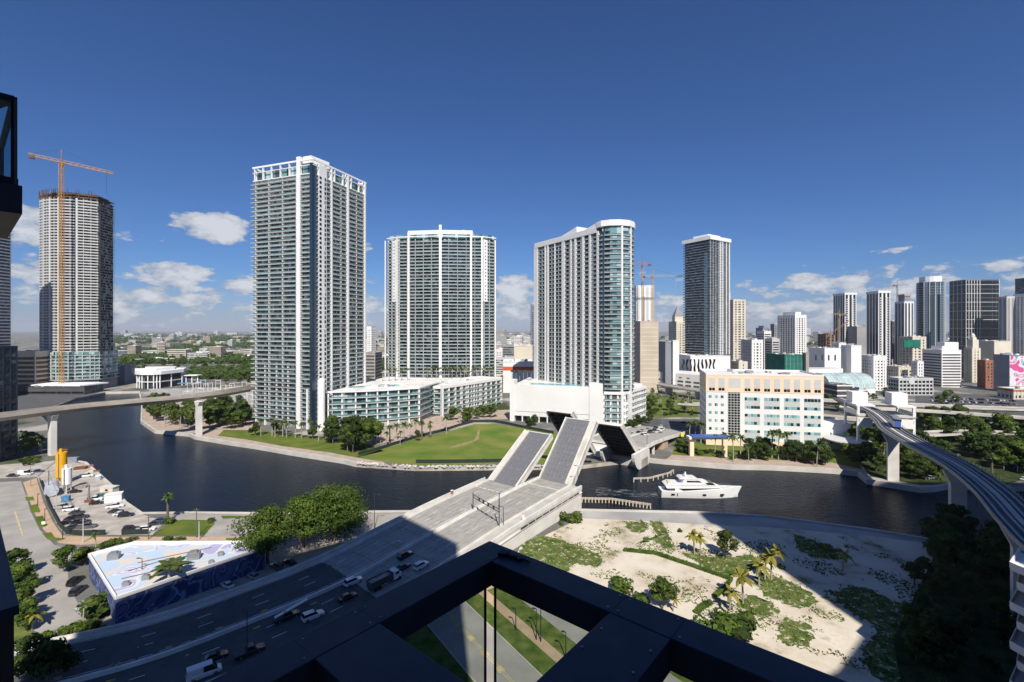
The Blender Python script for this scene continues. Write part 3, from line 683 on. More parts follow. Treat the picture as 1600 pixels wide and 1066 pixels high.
# ================================================================ VIADUCTS
def viaduct(label, pts, wid, th=1.6, piers=(), pm='pier_white', m='concrete', top='deck_paving', rail=.9, cat='viaduct', name='viaduct', pier_w=(3, 2), sm=6, base=0, rails=2, haunch=0):
    P = catmull([Vector(p) for p in pts], sm); t = thing(name, label, cat, (P[0].x, P[0].y, 0)); h = wid/2
    mb = MB(); ribbon(mb, P, [(-h, 0), (h, 0), (h, -.5), (h*.45, -th), (-h*.45, -th), (-h, -.5)]); mb.build('deck', [m], t)
    if rails: 
        rib('parapet', P, [(-h, 0), (-h+.3, 0), (-h+.3, rail), (-h, rail)], m, t); rib('parapet', P, [(h-.3, 0), (h, 0), (h, rail), (h-.3, rail)], m, t)
    mb = MB(); ribbon(mb, P, [(-h+.3, .02), (h-.3, .02)], closed=False); mb.f = [tuple(reversed(f)) for f in mb.f]; mb.build('roadway', [top], t)
    for x, y, zt in piers:
        i = min(range(len(P)), key=lambda j: (P[j].x-x)**2+(P[j].y-y)**2); r = side(P, i); a = math.atan2(r.y, r.x)
        mb = MB(); mb.box((x, y, (zt+base-2.5)/2), (pier_w[0], pier_w[1], zt-base+2.5), a); 
        mb.build('pier', [pm], t)
        if haunch:
            mb = MB(); w2 = wid*.42; z0 = zt-haunch
            for sgn in (1, -1):
                pass
            k = pier_w[0]/2
            def pt(u, v, z): return (x+r.x*u-r.y*v, y+r.y*u+r.x*v, z)
            b = pier_w[1]/2+.1; F_ = [(-k, z0), (k, z0), (w2, zt+.05), (-w2, zt+.05)]
            f0 = [pt(u, -b, z) for u, z in F_]; f1 = [pt(u, b, z) for u, z in F_]
            mb.face(f0); mb.face(list(reversed(f1)))
            for i_ in range(4): j_ = (i_+1) % 4; mb.face([f0[j_], f0[i_], f1[i_], f1[j_]])
            mb.build('pier_head', [pm], t)
    return t, P
lt, LP = viaduct('elevated concrete rail guideway crossing the river at left on tall white piers', [(-300, 180, 25.5), (-275, 215, 25.5), (-262, 247, 25.5), (-248, 275, 25.5), (-211, 317, 25.5), (-199, 352, 26), (-196, 400, 26), (-195, 470, 26)], 9,
        2.6, [(-256, 262, 22.5), (-207, 311, 22.5)], rail=1.2, top='stain_concrete', pier_w=(3.6, 2.6), cat='guideway', name='guideway', haunch=3, m='raw_concrete')
for o_ in (-2.6, -1.2, 1.2, 2.6): rib('rail', LP, [(o_-.1, .03), (o_+.1, .03), (o_+.1, .25), (o_-.1, .25)], 'rust', lt)
# metromover
gt, GP = viaduct('curved train guideway with twin running tracks sweeping down the right side', [(222, 318, 23.5), (213, 290, 23.5), (204, 266, 23.5), (190, 240, 23.5), (176.5, 218, 23.5), (164, 190, 23.5), (152.5, 161, 23.5), (138, 135, 23.5), (122, 112, 23.5), (111.5, 95, 23.5), (107, 78, 23.5), (107, 58, 23.5)], 9.4,
        2.4, [(176.5, 218, 21.4), (152.5, 161, 21.4), (123, 113, 21.4)], rail=.55, top='dark_grey', pier_w=(4.2, 2.4), cat='guideway', name='guideway', haunch=4, m='steel_grey', pm='pier_white', base=-1)
rib('walkway', GP, [(-.6, .03), (.6, .03), (.6, .3), (-.6, .3)], 'concrete', gt)
for o_ in (-3.3, -1.5, 1.5, 3.3): rib('track', GP, [(o_-.3, .03), (o_+.3, .03), (o_+.3, .35), (o_-.3, .35)], 'steel_grey', gt)
for sd in (1,):
    mb = MB()
    for i in range(0, len(GP)-1):
        r = side(GP, i)
        for f in (0, .5):
            p = GP[i].lerp(GP[i+1], f)+r*4.6*(-1); mb.bar(p+Vector((0, 0, .4)), p+Vector((0, 0, 1.5)), .12)
    mb.build('handrail', ['steel_grey'], gt)
# other elevated roads
viaduct('freeway viaduct on round columns beyond the left guideway', [(-420, 800, 17), (-330, 700, 17), (-262, 640, 16.5), (-180, 600, 16.5), (-60, 570, 16)], 16, 2.2,
        [(-330, 700, 15), (-300, 672, 15), (-262, 640, 15), (-225, 620, 15), (-180, 600, 15)], pier_w=(12, 1.6), top='old_asphalt')
viaduct('low approach road curving off the small bridge at left', [(-330, 540, 1.5), (-290, 560, 4), (-262, 545, 4.2), (-235, 535, 3), (-190, 545, .8)], 12, 1.4, [(-262, 545, 3)], top='old_asphalt')
viaduct('freeway ramp passing behind the garden with many palms', [(120, 660, 6), (150, 590, 8.5), (170, 510, 9), (200, 455, 9), (245, 420, 9), (300, 395, 8.5), (380, 370, 8), (520, 345, 8)], 13, 1.8,
        [(170, 510, 7.5), (188, 475, 7.5), (245, 420, 7.5), (300, 395, 7)], pier_w=(9, 1.4), top='old_asphalt')
viaduct('slim elevated guideway above the dark trees right of the station', [(232, 330, 15), (262, 331, 14), (295, 325, 13), (330, 303, 13), (360, 275, 13), (420, 220, 13)], 7, 1.5,
        [(262, 331, 12), (295, 325, 12), (318, 312, 12), (340, 293, 12)], pier_w=(2, 1.6), cat='guideway', name='guideway', pm='concrete')
viaduct('freeway ramp among the trees at the right edge', [(255, 292, 5), (285, 290, 6.5), (310, 280, 7), (345, 262, 7), (420, 225, 7)], 10, 1.4, [(285, 290, 5), (315, 277, 5.5)], pier_w=(6, 1.2), top='old_asphalt')
viaduct('double freeway deck crossing in front of the station', [(140, 395, 8), (185, 370, 8.5), (210, 340, 8.5), (240, 320, 8.5), (262, 318, 7)], 11, 1.6, [(185, 370, 7), (210, 340, 7)], pier_w=(7, 1.2), top='old_asphalt')

# ================================================================ OWN BUILDING (the viewer stands on its balcony)
own = thing('residential_tower', 'dark apartment tower the view is taken from, with its navy railing grid in front', 'building', (0, -4, 0))
mb = MB()
sil = [(-78.3, 0), (-78.3, 124), (-73, 129), (-49.8, 154.4), (-9.3, 181.5), (8.6, 160), (8.6, 0)]  # unseen mass of the tower, outline shaped to cast the wanted shadow
n_ = len(sil)
f0 = [(x, -5, z) for x, z in sil]; f1 = [(x, -17, z) for x, z in sil]
mb.face(list(f0)); mb.face(list(reversed(f1)))
for i in range(n_): j = (i+1) % n_; mb.face([f0[j], f0[i], f1[i], f1[j]])
mb.build('wall', ['grey'], own)
mb = MB(); sw = [(8.7, 0), (8.7, 90), (55, 95), (84, 106.6), (99, 118), (102.5, 118), (102.5, 0)]  # unseen wing, its top line set by the shade edge on the lot
f0 = [(x, -5, z) for x, z in sw]; f1 = [(x, -12, z) for x, z in sw]; mb.face(list(f0)); mb.face(list(reversed(f1)))
for i in range(7): j = (i+1) % 7; mb.face([f0[j], f0[i], f1[i], f1[j]])
mb.build('shade_wing', ['grey'], own)
E1 = Vector((.648, .762, 0)); E2 = Vector((-.766, .643, 0)); O = Vector((-.265, 5.568, H-2.5))
def ow(a, b, z=0): p = O-E1*a-E2*b; return (p.x, p.y, p.z+z)
def slab(a0, a1, b0, b1, z0, z1, name, m, par=own, mt=None):
    mb = MB(); P = [ow(a, b)[:2] for a, b in ((a0, b0), (a1, b0), (a1, b1), (a0, b1))]; mb.prism(ccw(P), O.z+z0, O.z+z1, 0, 1); return mb.build(name, [m, mt or m], par)
TH = -.27
def bevel(o, w_=.006):
    md = o.modifiers.new('bevel', 'BEVEL'); md.width = w_; md.segments = 2; md.limit_method = 'ANGLE'; return o
bevel(slab(0, 9, 0, .348, TH, 0, 'frame_beam', 'frame_navy'))
bevel(slab(.001, .347, .351, 9, TH, -.001, 'frame_beam', 'frame_navy'))
for a0, a1 in ((1.75, 2.32), (3.74, 4.3), (5.75, 6.3)): bevel(slab(a0, a1, .351, 9, TH, -.002, 'frame_beam', 'frame_navy'))
for b0, b1 in ((1.77, 2.32), (3.76, 4.3), (5.76, 6.3)):
    for a0, a1 in ((.35, 1.747), (2.323, 3.737), (4.303, 5.747)): bevel(slab(a0, a1, b0, b1, TH, -.004, 'frame_beam', 'frame_navy'))
def tint_mat():
    m = bpy.data.materials.new('tinted_pane'); m.use_nodes = True; M['tinted_pane'] = m; nt = m.node_tree; N = nt.nodes; N.clear()
    o = N.new('ShaderNodeOutputMaterial'); t = N.new('ShaderNodeBsdfTransparent'); t.inputs[0].default_value = (.42, .60, .68, 1)
    g = N.new('ShaderNodeBsdfGlossy'); g.inputs['Roughness'].default_value = .03; g.inputs[0].default_value = (.6, .8, .9, 1)
    mx = N.new('ShaderNodeMixShader'); mx.inputs[0].default_value = .18; nt.links.new(t.outputs[0], mx.inputs[1]); nt.links.new(g.outputs[0], mx.inputs[2]); nt.links.new(mx.outputs[0], o.inputs[0])
tint_mat()
for a_, b_ in ((.02, .36), (.36, .02)):
    pass
for (a0, a1, b0, b1) in ((0, .348, .349, .3502), (1.749, 1.7505, .0, .35), (2.319, 2.3205, 0, .35), (0, .35, 1.769, 1.7705), (0, .35, 2.319, 2.3205)): slab(a0, a1, b0, b1, -.02, .0012, 'joint_seam', 'frame_under')
for a_, b_ in ((1.70, .06), (1.70, .29), (1.80, .06), (1.80, .29), (2.27, .06), (2.37, .29), (.06, 1.72), (.29, 1.72), (.06, 1.82), (.29, 1.82), (.06, 2.27), (.29, 2.37), (.3, .3), (.08, .08), (.9, 1.83), (.6, 1.83), (.9, 2.26), (.6, 2.26)):
    mb = MB(); p = ow(a_, b_); mb.tube((p[0], p[1], O.z-.004), (p[0], p[1], O.z+.004), .011, n=8); mb.build('screw', ['steel_grey'], own)
# small joint plate and the scrap lying on the rail
def glass_pane_mat():
    m = bpy.data.materials.new('clear_pane'); m.use_nodes = True; M['clear_pane'] = m; nt = m.node_tree; N = nt.nodes; N.clear()
    o = N.new('ShaderNodeOutputMaterial'); t = N.new('ShaderNodeBsdfTransparent'); t.inputs[0].default_value = (.56, .62, .59, 1)
    g = N.new('ShaderNodeBsdfGlossy'); g.inputs['Roughness'].default_value = .02; fr = N.new('ShaderNodeFresnel'); fr.inputs[0].default_value = 1.12
    mx = N.new('ShaderNodeMixShader'); nt.links.new(fr.outputs[0], mx.inputs[0]); nt.links.new(t.outputs[0], mx.inputs[1]); nt.links.new(g.outputs[0], mx.inputs[2]); nt.links.new(mx.outputs[0], o.inputs[0])
glass_pane_mat()
def pane(a0, b0, a1, b1, z0, z1, m='clear_pane', name='glass_panel', par=own):
    p, q = ow(a0, b0), ow(a1, b1); mb = MB(); mb.face([(p[0], p[1], O.z+z0), (q[0], q[1], O.z+z0), (q[0], q[1], O.z+z1), (p[0], p[1], O.z+z1)]); return mb.build(name, [m], par)
pane(.10, .18, .10, 7, -3.4, TH); pane(.18, .10, 7, .10, -3.4, TH)
for a, b in ((.17, .09), (.09, .17)):
    mb = MB(); p = ow(a, b); mb.box((p[0], p[1], O.z-1.9), (.022, .022, 3.3), .7); mb.build('mullion', ['frame_under'], own)
slab(-.1, 9, -.1, .35, -3.9, -3.6, 'frame_beam', 'frame_under'); slab(-.1, .35, .36, 9, -3.9, -3.6, 'frame_beam', 'frame_under')
def scrap():
    rng = random.Random(3); mb = MB(); p0 = O-E1*.16-E2*.35; d = -E2*.9+E1*.12
    for k in range(14):
        t = k/13; p = p0+d*(.38*t)+Vector((rng.uniform(-.02, .02), rng.uniform(-.02, .02), .012)); r = .034*(1-t)**1.2+.006
        mb.box((p.x, p.y, p.z), (r*2.2, r*1.4, r*1.0+.01), rng.uniform(0, 3))
    o = mb.build('dead_leaf', ['frame_under']); rootfix(o, p0); tag(o, 'small crumpled dark scrap lying on the navy railing right of its corner', 'debris')
scrap()
# balcony above left and the stack below it
Cb = Vector((-7.41, 7.0, 0))
def cb_(a, b): p = Cb-E1*a+E2*b; return (p.x, p.y)
def bal(z_slab, z_rail):
    P = ccw([cb_(-.08, -.08), cb_(4, -.08), cb_(4, 2.9), cb_(-.08, 2.9)])
    mb = MB(); mb.prism(P, z_slab-.42, z_slab, 0, 0, bottom=False); mb.face([(x, y, z_slab-.42) for x, y in reversed(P)], 1); mb.build('balcony_slab', ['frame_navy', 'soffit'], own)
    for (a0, b0, a1, b1) in ((0, 0, 4, 0), (0, 0, 0, 2.8)):
        p, q = cb_(a0, b0), cb_(a1, b1); mb = MB(); mb.face([(p[0], p[1], z_slab), (q[0], q[1], z_slab), (q[0], q[1], z_rail-.05), (p[0], p[1], z_rail-.05)]); mb.build('glass_panel', ['tinted_pane'], own)
        mb = MB(); mb.bar((p[0], p[1], z_rail), (q[0], q[1], z_rail), .07, .09); mb.build('handrail', ['frame_under'], own); mb = MB(); mb.bar((p[0], p[1], z_slab+.05), (q[0], q[1], z_slab+.05), .09, .12); mb.build('bottom_rail', ['frame_under'], own)
    mb = MB(); p = cb_(0, 0); mb.bar((p[0], p[1], z_slab), (p[0], p[1], z_rail), .05); mb.build('post', ['frame_under'], own)
    mb = MB(); p = cb_(0, 2.8); mb.bar((p[0], p[1], z_slab), (p[0], p[1], z_rail), .05); mb.bar((*cb_(.0, .02), z_rail), (*cb_(1.2, 2.7), z_rail-.2), .07); mb.build('brace', ['frame_under'], own)
bal(72.14, 73.42)
P = ccw([cb_(0, 0), cb_(5, 0), cb_(5, 6), cb_(0, 6)])
mb = MB(); mb.prism(P, 40, 65.75, 0); mb.build('corner_stack', ['dark_glass'], own)
P = ccw([cb_(-.05, -.05), cb_(5, -.05), cb_(5, 6), cb_(-.05, 6)])
mb = MB(); mb.prism(P, 65.76, 65.9, 0); mb.build('slab_edge', ['frame_navy'], own)
for z in (61.9, 58.6, 55.3): mb = MB(); mb.prism(P, z, z+.35, 0); mb.build('slab_edge', ['frame_navy'], own)

# balconied block at right, and an unseen tower shaped to shade the lot
nb = thing('apartment_building', 'white balconied apartment block cut by the right edge in deep shade', 'building', (92, 84, 0))
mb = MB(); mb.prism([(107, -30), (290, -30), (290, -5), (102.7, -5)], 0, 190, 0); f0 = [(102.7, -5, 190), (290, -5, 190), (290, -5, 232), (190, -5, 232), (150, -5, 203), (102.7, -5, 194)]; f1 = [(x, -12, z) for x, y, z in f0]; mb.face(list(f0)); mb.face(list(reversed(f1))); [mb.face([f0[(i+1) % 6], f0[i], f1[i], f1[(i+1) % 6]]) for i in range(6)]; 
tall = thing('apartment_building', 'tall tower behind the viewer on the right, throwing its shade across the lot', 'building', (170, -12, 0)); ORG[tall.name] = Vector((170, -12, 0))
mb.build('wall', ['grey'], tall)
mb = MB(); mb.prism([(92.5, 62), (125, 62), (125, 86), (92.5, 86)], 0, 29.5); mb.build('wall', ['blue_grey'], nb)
for k in range(9):
    z = 29.5-k*3.35; x0 = 83.5+(0 if k % 2 == 0 else 1.2)
    mb = MB(); mb.prism(ccw([(x0+1.2, 80), (93, 86), (93, 60), (x0+3, 60)]), z-.35, z, 0); mb.build('balcony', ['white_wall'], nb)
    mb = MB(); mb.bar((x0+1.2, 80, z+.5), (x0+3, 60, z+.5), .15, 1.0); mb.bar((x0+1.2, 80, z+.5), (93, 86, z+.5), .15, 1.0); mb.build('parapet', ['white_wall'], nb)
# ================================================================ TOWERS
OCC = []      # footprints taken: x, y, radius
def rep(o, n, dz):
    for k in range(1, n):
        c = o.copy(); C.objects.link(c); c.location.z = o.location.z+dz*k; c.parent = o.parent
        if o.parent: ORG[c.name] = ORG[o.parent.name]
def on(A, B, px):
    """point of the line A-B seen in photo column px"""
    k = (px-800)/F; dx, dy = B[0]-A[0], B[1]-A[1]; t = (k*A[1]-A[0])/(dx-k*dy); return (A[0]+dx*t, A[1]+dy*t), t
def nrm(A, B): d = Vector((B[0]-A[0], B[1]-A[1])).normalized(); return Vector((d.y, -d.x)), d
def shaft(root, p, d, n, w_, out, z0, z1, name='pilaster', m='white_paint', back=2.2):
    a = Vector(p[:2]); q = [a-d*w_/2+n*out, a+d*w_/2+n*out, a+d*w_/2-n*back, a-d*w_/2-n*back]
    mb = MB(); mb.prism(ccw([tuple(v) for v in q]), z0, z1); return mb.build(name, [m], root)
def storeys(root, poly, z0, n, fh, inset, gm='tower_glass', sm='slab_white', rm='rail_glass', rail=None, div=(), rh=1.05, st_=.3, name='balcony', dm='white_paint', rin=.06):
    inner = offset(poly, -inset)
    mb = MB(); mb.ring(inner, z0+st_, z0+fh); b = mb.build('window_band', [gm], root); rep(b, n, fh)
    mb = MB(); mb.prism(poly, z0, z0+st_, 0)
    if rail is None or len(rail): mb.ring(offset(poly, -rin), z0+st_+.08, z0+st_+rh, 1, rail)
    for e, sp in div:
        A, B = Vector(poly[e]), Vector(poly[(e+1) % len(poly)]); a2, b2 = Vector(inner[e]), Vector(inner[(e+1) % len(poly)]); k = max(1, round((B-A).length/sp))
        for i in range(0, k+1):
            p = a2.lerp(b2, i/k); nn, dd = nrm(A, B); q = [p-dd*.12, p+dd*.12, p+dd*.12+nn*(inset*.92), p-dd*.12+nn*(inset*.92)]
            mb.prism(ccw([tuple(v) for v in q]), z0+st_, z0+fh, 2, bottom=False, top=False)
    o = mb.build(name, [sm, rm, dm], root); rep(o, n, fh); return o
def roofbits(root, poly, z, n=6, seed=0, m='pale_grey', hmax=3.0, big=0):
    rng = random.Random(seed); cx = sum(p[0] for p in poly)/len(poly); cy = sum(p[1] for p in poly)/len(poly)
    for k in range(n):
        p = poly[k % len(poly)]; t = rng.uniform(.1, .65); x, y = cx+(p[0]-cx)*t, cy+(p[1]-cy)*t
        mb = MB(); mb.box((x, y, z+rng.uniform(.5, hmax)/2), (rng.uniform(1.5, 5), rng.uniform(1.5, 5), rng.uniform(.8, hmax)), rng.uniform(0, .6)); mb.build('roof_unit', [rng.choice([m, 'steel_grey', 'roof_white'])], root)
    if big: mb = MB(); mb.prism(offset(poly, -big), z, z+big*.4+1.5, 0); mb.build('penthouse', [m], root)

# ---- tall tower at left of centre
A, B, Cc, D = (-191.5, 347.5), (-139, 328), (-118.7, 382.7), (-171.2, 402.2)
t = thing('apartment_tower', 'tallest white and glass condominium tower with a white column at its foot, left of centre', 'building', (-155, 365, 0))
P = [A, B, Cc, D]; OCC.append((-155, 365, 48))
storeys(t, P, 5.0, 53, 3.3, 2.3, div=((0, 16), (1, 9)), rail=[0, 1, 2, 3], st_=.24)
mb = MB(); mb.prism(offset(P, -2.4), 0, 178.5); mb.build('core', ['blue_grey'], t)
mb = MB(); mb.prism(offset(P, -1.6), 179.6, 186.5, 0, 1); mb.build('window_band', ['teal_glass', 'roof_white'], t)
mb = MB(); mb.prism(P, 179.0, 179.6); mb.build('cornice', ['white_paint'], t)
Pe = offset(P, 1.6)
for z in range(0, 53, 1):
    q = Vector(A); mb = MB(); mb.prism(ccw([(A[0]-1.8, A[1]+.3), (A[0], A[1]-.2), (A[0]+1.5, A[1]+6), (A[0]-.3, A[1]+6.5)]), 5+z*3.3, 5.24+z*3.3)
    mb.prism(ccw([(Cc[0]+1.6, Cc[1]-2), (Cc[0]+1.9, Cc[1]), (Cc[0]-2, Cc[1]+1.4), (Cc[0]-2, Cc[1]-2)]), 5+z*3.3, 5.24+z*3.3) if False else None
    if z == 0: bo_ = mb.build('corner_balcony', ['slab_white'], t); rep(bo_, 53, 3.3)
n0, d0 = nrm(A, B); n1, d1 = nrm(B, Cc)
for (a, b) in ((A, B), (B, Cc), (Cc, D), (D, A)):
    mb = MB(); mb.bar((*a, 189.0), (*b, 189.0), .8, 1.2); mb.bar((*a, 185.2), (*b, 185.2), .5, .5); mb.build('roof_frame', ['white_paint'], t)
for px in (398, 411, 424, 438, 452): shaft(t, on(A, B, px)[0], d0, n0, .8, .25, 179, 189.4, 'roof_post', back=1)
for px in (510, 523, 536, 549, 561, 571): shaft(t, on(B, Cc, px)[0], d1, n1, .9, .25, 179, 189.4, 'roof_post', back=1)
shaft(t, on(A, B, 466.5)[0], d0, n0, 3.2, .5, 0, 192); shaft(t, on(A, B, 398)[0], d0, n0, 1.2, -1.0, 0, 189.4)
shaft(t, on(A, B, 484)[0], d0, n0, 2.4, -1.2, 5, 187, 'glass_shaft', 'blue_glass')
shaft(t, on(B, Cc, 491)[0], d1, n1, 4.0, .12, 5, 186, 'glass_shaft', 'blue_glass')  # proud dark strip, its tone standing in for a dark recess
shaft(t, on(B, Cc, 504)[0], d1, n1, 7.5, .4, 3, 187.5, 'stair_shaft', 'white_paint')
for k in range(52):
    if k > 1: break
    p = on(B, Cc, (500.0, 507.5)[k])[0]; c = Vector(p)+n1*.4; mb = MB(); mb.box((c.x, c.y, 8+1.6), (2.0, .3, 1.8) if k == 0 else (1.5, .3, 2.2), math.atan2(d1.y, d1.x)); w0_ = mb.build('window', [('black_pane', 'tower_glass')[k]], t); rep(w0_, 52, 3.3)
shaft(t, on(B, Cc, 543.5)[0], d1, n1, 2.0, .45, 22, 189.6); shaft(t, on(B, Cc, 518)[0], d1, n1, 1.2, .45, 22, 189.6); shaft(t, on(B, Cc, 570)[0], d1, n1, 1.6, .45, 0, 189.6)
for px in (412, 430, 448): shaft(t, on(A, B, px)[0], d0, n0, .9, -.9, 0, 46, 'pilaster')
mb = MB(); mb.prism([tuple(Vector(on(A, B, 470)[0])-n0*2), tuple(Vector(on(A, B, 483)[0])-n0*2), (-134, 345), (-146, 350)], 186.5, 192.5); mb.build('penthouse', ['white_paint'], t)
roofbits(t, P, 186.5, 8, 1)
mb = MB(); cx, cy = on((-143, 322), (-128, 330), 502)[0]; mb.tube((cx, cy, -.1), (cx, cy, 34.5), 2.5, n=20); mb.tube((cx, cy, 34.5), (cx, cy, 36.2), 2.5, n=20, r2=.8); mb.build('round_column', ['white_paint'], t, smooth=False)
shaft(t, on(A, B, 480)[0], d0, n0, 1.2, .3, 0, 28)

# ---- low block joined to it
P = [(-129, 330), (-111, 334), (-90, 342), (-69.5, 354), (-60, 400), (-118, 398)]; OCC.append((-95, 368, 30))
t = thing('apartment_block', 'long low curved white block with teal glazing between the tall left tower and the field', 'building', (-95, 360, 0))
storeys(t, P, 4.2, 5, 4.25, 1.8, gm='teal_glass', rail=[0, 1, 2, 3], div=((0, 7.5), (1, 7.5), (2, 7.5)))
mb = MB(); mb.prism(offset(P, -2), 0, 25.5, 0, 1); mb.build('core', ['pale_grey', 'roof_white'], t)
mb = MB(); mb.prism(offset(P, .3), 25.5, 26.4, 0, 1); mb.build('roof_slab', ['white_paint', 'roof_white'], t)
mb = MB(); mb.ring(offset(P, -1.4), 0, 4.2, 0); mb.build('ground_floor', ['roof_grey'], t)
for e in (0, 1, 2):
    n_, d_ = nrm(P[e], P[e+1]); L_ = (Vector(P[e+1])-Vector(P[e])).length; k = round(L_/7.5)
    for i in range(k+1): shaft(t, Vector(P[e]).lerp(Vector(P[e+1]), i/k), d_, n_, .9, -.5, 0, 25.5)
mb = MB(); mb.prism([(-122, 350), (-86, 362), (-88, 372), (-124, 360)], 26.4, 26.6, 0); mb.build('pool', ['pool_water'], t)
roofbits(t, offset(P, -8), 26.4, 8, 3, hmax=2)
# ---- second low block
P = [(-70, 384), (-56, 380), (-9.5, 447), (-32, 470), (-86, 398)]; OCC.append((-45, 425, 42))
t = thing('apartment_block', 'straight low white block with teal glazing and hedged roof terrace below the middle tower', 'building', (-45, 420, 0))
storeys(t, P, 1.5, 5, 4.1, 1.8, gm='teal_glass', rail=[0, 1, 4], div=((0, 7), (1, 7.5)))
mb = MB(); mb.prism(offset(P, -2), 0, 22, 0, 1); mb.build('core', ['pale_grey', 'roof_white'], t)
mb = MB(); mb.prism(P, 22, 24, 0, 1); mb.build('parapet', ['white_paint', 'roof_white'], t)
n_, d_ = nrm(P[1], P[2])
for i in range(11): shaft(t, Vector(P[1]).lerp(Vector(P[2]), i/10), d_, n_, 1.4, -.35, 0, 22)
shaft(t, P[1], d_, n_, 1.4, .2, 0, 24); roofbits(t, offset(P, -6), 24, 5, 5, hmax=1.8)
mb = MB(); mb.prism([(-100, 402), (-70, 384.5), (-30, 470), (-10, 480), (-120, 520), (-140, 420)], 0, 21.5, 0, 1); mb.build('garage', ['white_wall', 'roof_white'], t)
# ---- middle tower
P = [(-128, 482), (-114, 474), (-72, 467.5), (-28, 472), (-16.5, 480), (-18, 506), (-126, 508)]; OCC.append((-72, 490, 65))
t = thing('apartment_tower', 'broad white condominium slab seen square on, with a central white fin, middle of the three', 'building', (-72, 488, 21))
storeys(t, P, 21.5, 42, 3.32, 2.0, div=((1, 9), (2, 9), (0, 6), (3, 6)), st_=.24)
mb = MB(); mb.prism(offset(P, -2.2), 0, 161); mb.build('core', ['blue_grey'], t)
for px, w_, top in ((620.5, 1.5, 163), (638.5, 2.0, 168), (688, 2.6, 174), (736, 2.0, 168), (753, 1.5, 163)):
    for e in range(4):
        q, k = on(P[e], P[e+1], px)
        if 0 <= k <= 1: n_, d_ = nrm(P[e], P[e+1]); shaft(t, q, d_, n_, w_, .5, 21.5, top)
for px in (602, 774): 
    q, k = on(P[0], P[1], px) if px < 700 else on(P[3], P[4], px); shaft(t, q, Vector((1, 0)), Vector((0, -1)), 1.0, .3, 21.5, 161)
for e, pxs_ in ((0, 616), (3, 758.5)):
    n_, d_ = nrm(P[e], P[e+1]); shaft(t, on(P[e], P[e+1], pxs_)[0], d_, n_, 4.6, .25, 98, 160, 'wall_panel')
    q = Vector(on(P[e], P[e+1], pxs_)[0])+n_*.26
    mb = MB(); mb.box((q.x, q.y, 100.5), (1.4, .12, 1.3), math.atan2(d_.y, d_.x)); o_ = mb.build('window', ['teal_glass'], t); rep(o_, 18, 3.32)
mb = MB(); mb.prism(offset(P, -2.0), 161, 165.5, 0, 1); mb.build('window_band', ['teal_glass', 'roof_white'], t)
a_, b_ = on(P[1], P[2], 637)[0], on(P[2], P[3], 738)[0]
mb = MB(); mb.prism([(a_[0], a_[1]+2), (-72, 470), (b_[0], b_[1]+2), (b_[0], 495), (a_[0], 495)], 163.5, 169.5, 0, 1, bottom=False); mb.build('roof_screen', ['white_paint', 'roof_white'], t)
for e in range(5):
    a, b = P[e], P[e+1]; mb = MB(); mb.bar((*a, 163), (*b, 163), .7, 1.0); mb.build('roof_frame', ['white_paint'], t)
roofbits(t, P, 169, 5, 8)
# ---- right tower with rounded end, on its white podium
A, B = (20, 411), (63, 343)
P = [A, (62, 344.5), (64.5, 339.5), (70, 336.3), (77, 335.5), (84, 338), (89, 343.5), (91.5, 351), (92, 360), (60, 428), (34, 432)]; OCC += [(45, 390, 45), (80, 365, 35)]
t = thing('apartment_tower', 'white condominium tower with dark balcony stacks and a rounded glazed end under a curved cap', 'building', (55, 385, 27))
NF = 34; FH = 3.35; Z0 = 27.0
storeys(t, P, Z0, NF, FH, 1.9, gm='tower_glass', rail=[0, 1, 2, 3, 4, 5, 6, 7], div=((0, 4.5),), st_=.24)
mb = MB(); mb.ring(offset(P, -.75), Z0+.3, Z0+FH, 0, [3, 4, 5, 6, 7, 8]); o_ = mb.build('window_band', ['teal_glass'], t); rep(o_, NF, FH)
ZT = Z0+NF*FH
mb = MB(); mb.prism(offset(P, -2), 20, ZT+.5); mb.build('core', ['dark_grey'], t)
n_, d_ = nrm(A, B)
mb = MB(); q = [Vector(A)-n_*.5, Vector(P[1])-n_*.5, Vector(P[1])-n_*1.75, Vector(A)-n_*1.75]
mb.prism(ccw([tuple(v) for v in q]), Z0+1, ZT-1); mb.build('recess_shade', ['black_pane'], t)  # solid black block standing in for shade in the balcony recesses
for px, w_ in ((837.5, 5.5), (852, 1.6), (856, 2.0), (867, 1.0), (880, 3.6), (892, 1.4), (899, 2.0), (911, 2.4), (922, 2.2), (934, 2.0)):
    shaft(t, on(A, B, px)[0], d_, n_, w_, .35, Z0-3, ZT+1)
shaft(t, on(A, B, 941)[0], d_, n_, 3.2, .2, Z0-3, ZT, 'glass_shaft', 'blue_glass')
def arc(i0, i1, z0, z1, out, name, m): mb = MB(); q = offset(P, out); mb.prism(ccw([q[i] for i in range(i0, i1+1)]+[(72, 372)]), z0, z1); return mb.build(name, [m], t)
arc(1, 9, ZT+3.4, ZT+7.6, .5, 'curved_cap', 'white_paint'); arc(2, 8, ZT-.2, ZT+3.0, -.8, 'window_band', 'teal_glass')
q = [Vector(A), Vector(P[1])]; mb = MB(); mb.prism(ccw([tuple(Vector(A)+n_*.5), tuple(Vector(P[1])+n_*.5), (66, 350), (60, 420), (32, 430), tuple(Vector(A)-n_*12)]), ZT, ZT+4.2, 0, 1); mb.build('parapet', ['white_paint', 'roof_white'], t)
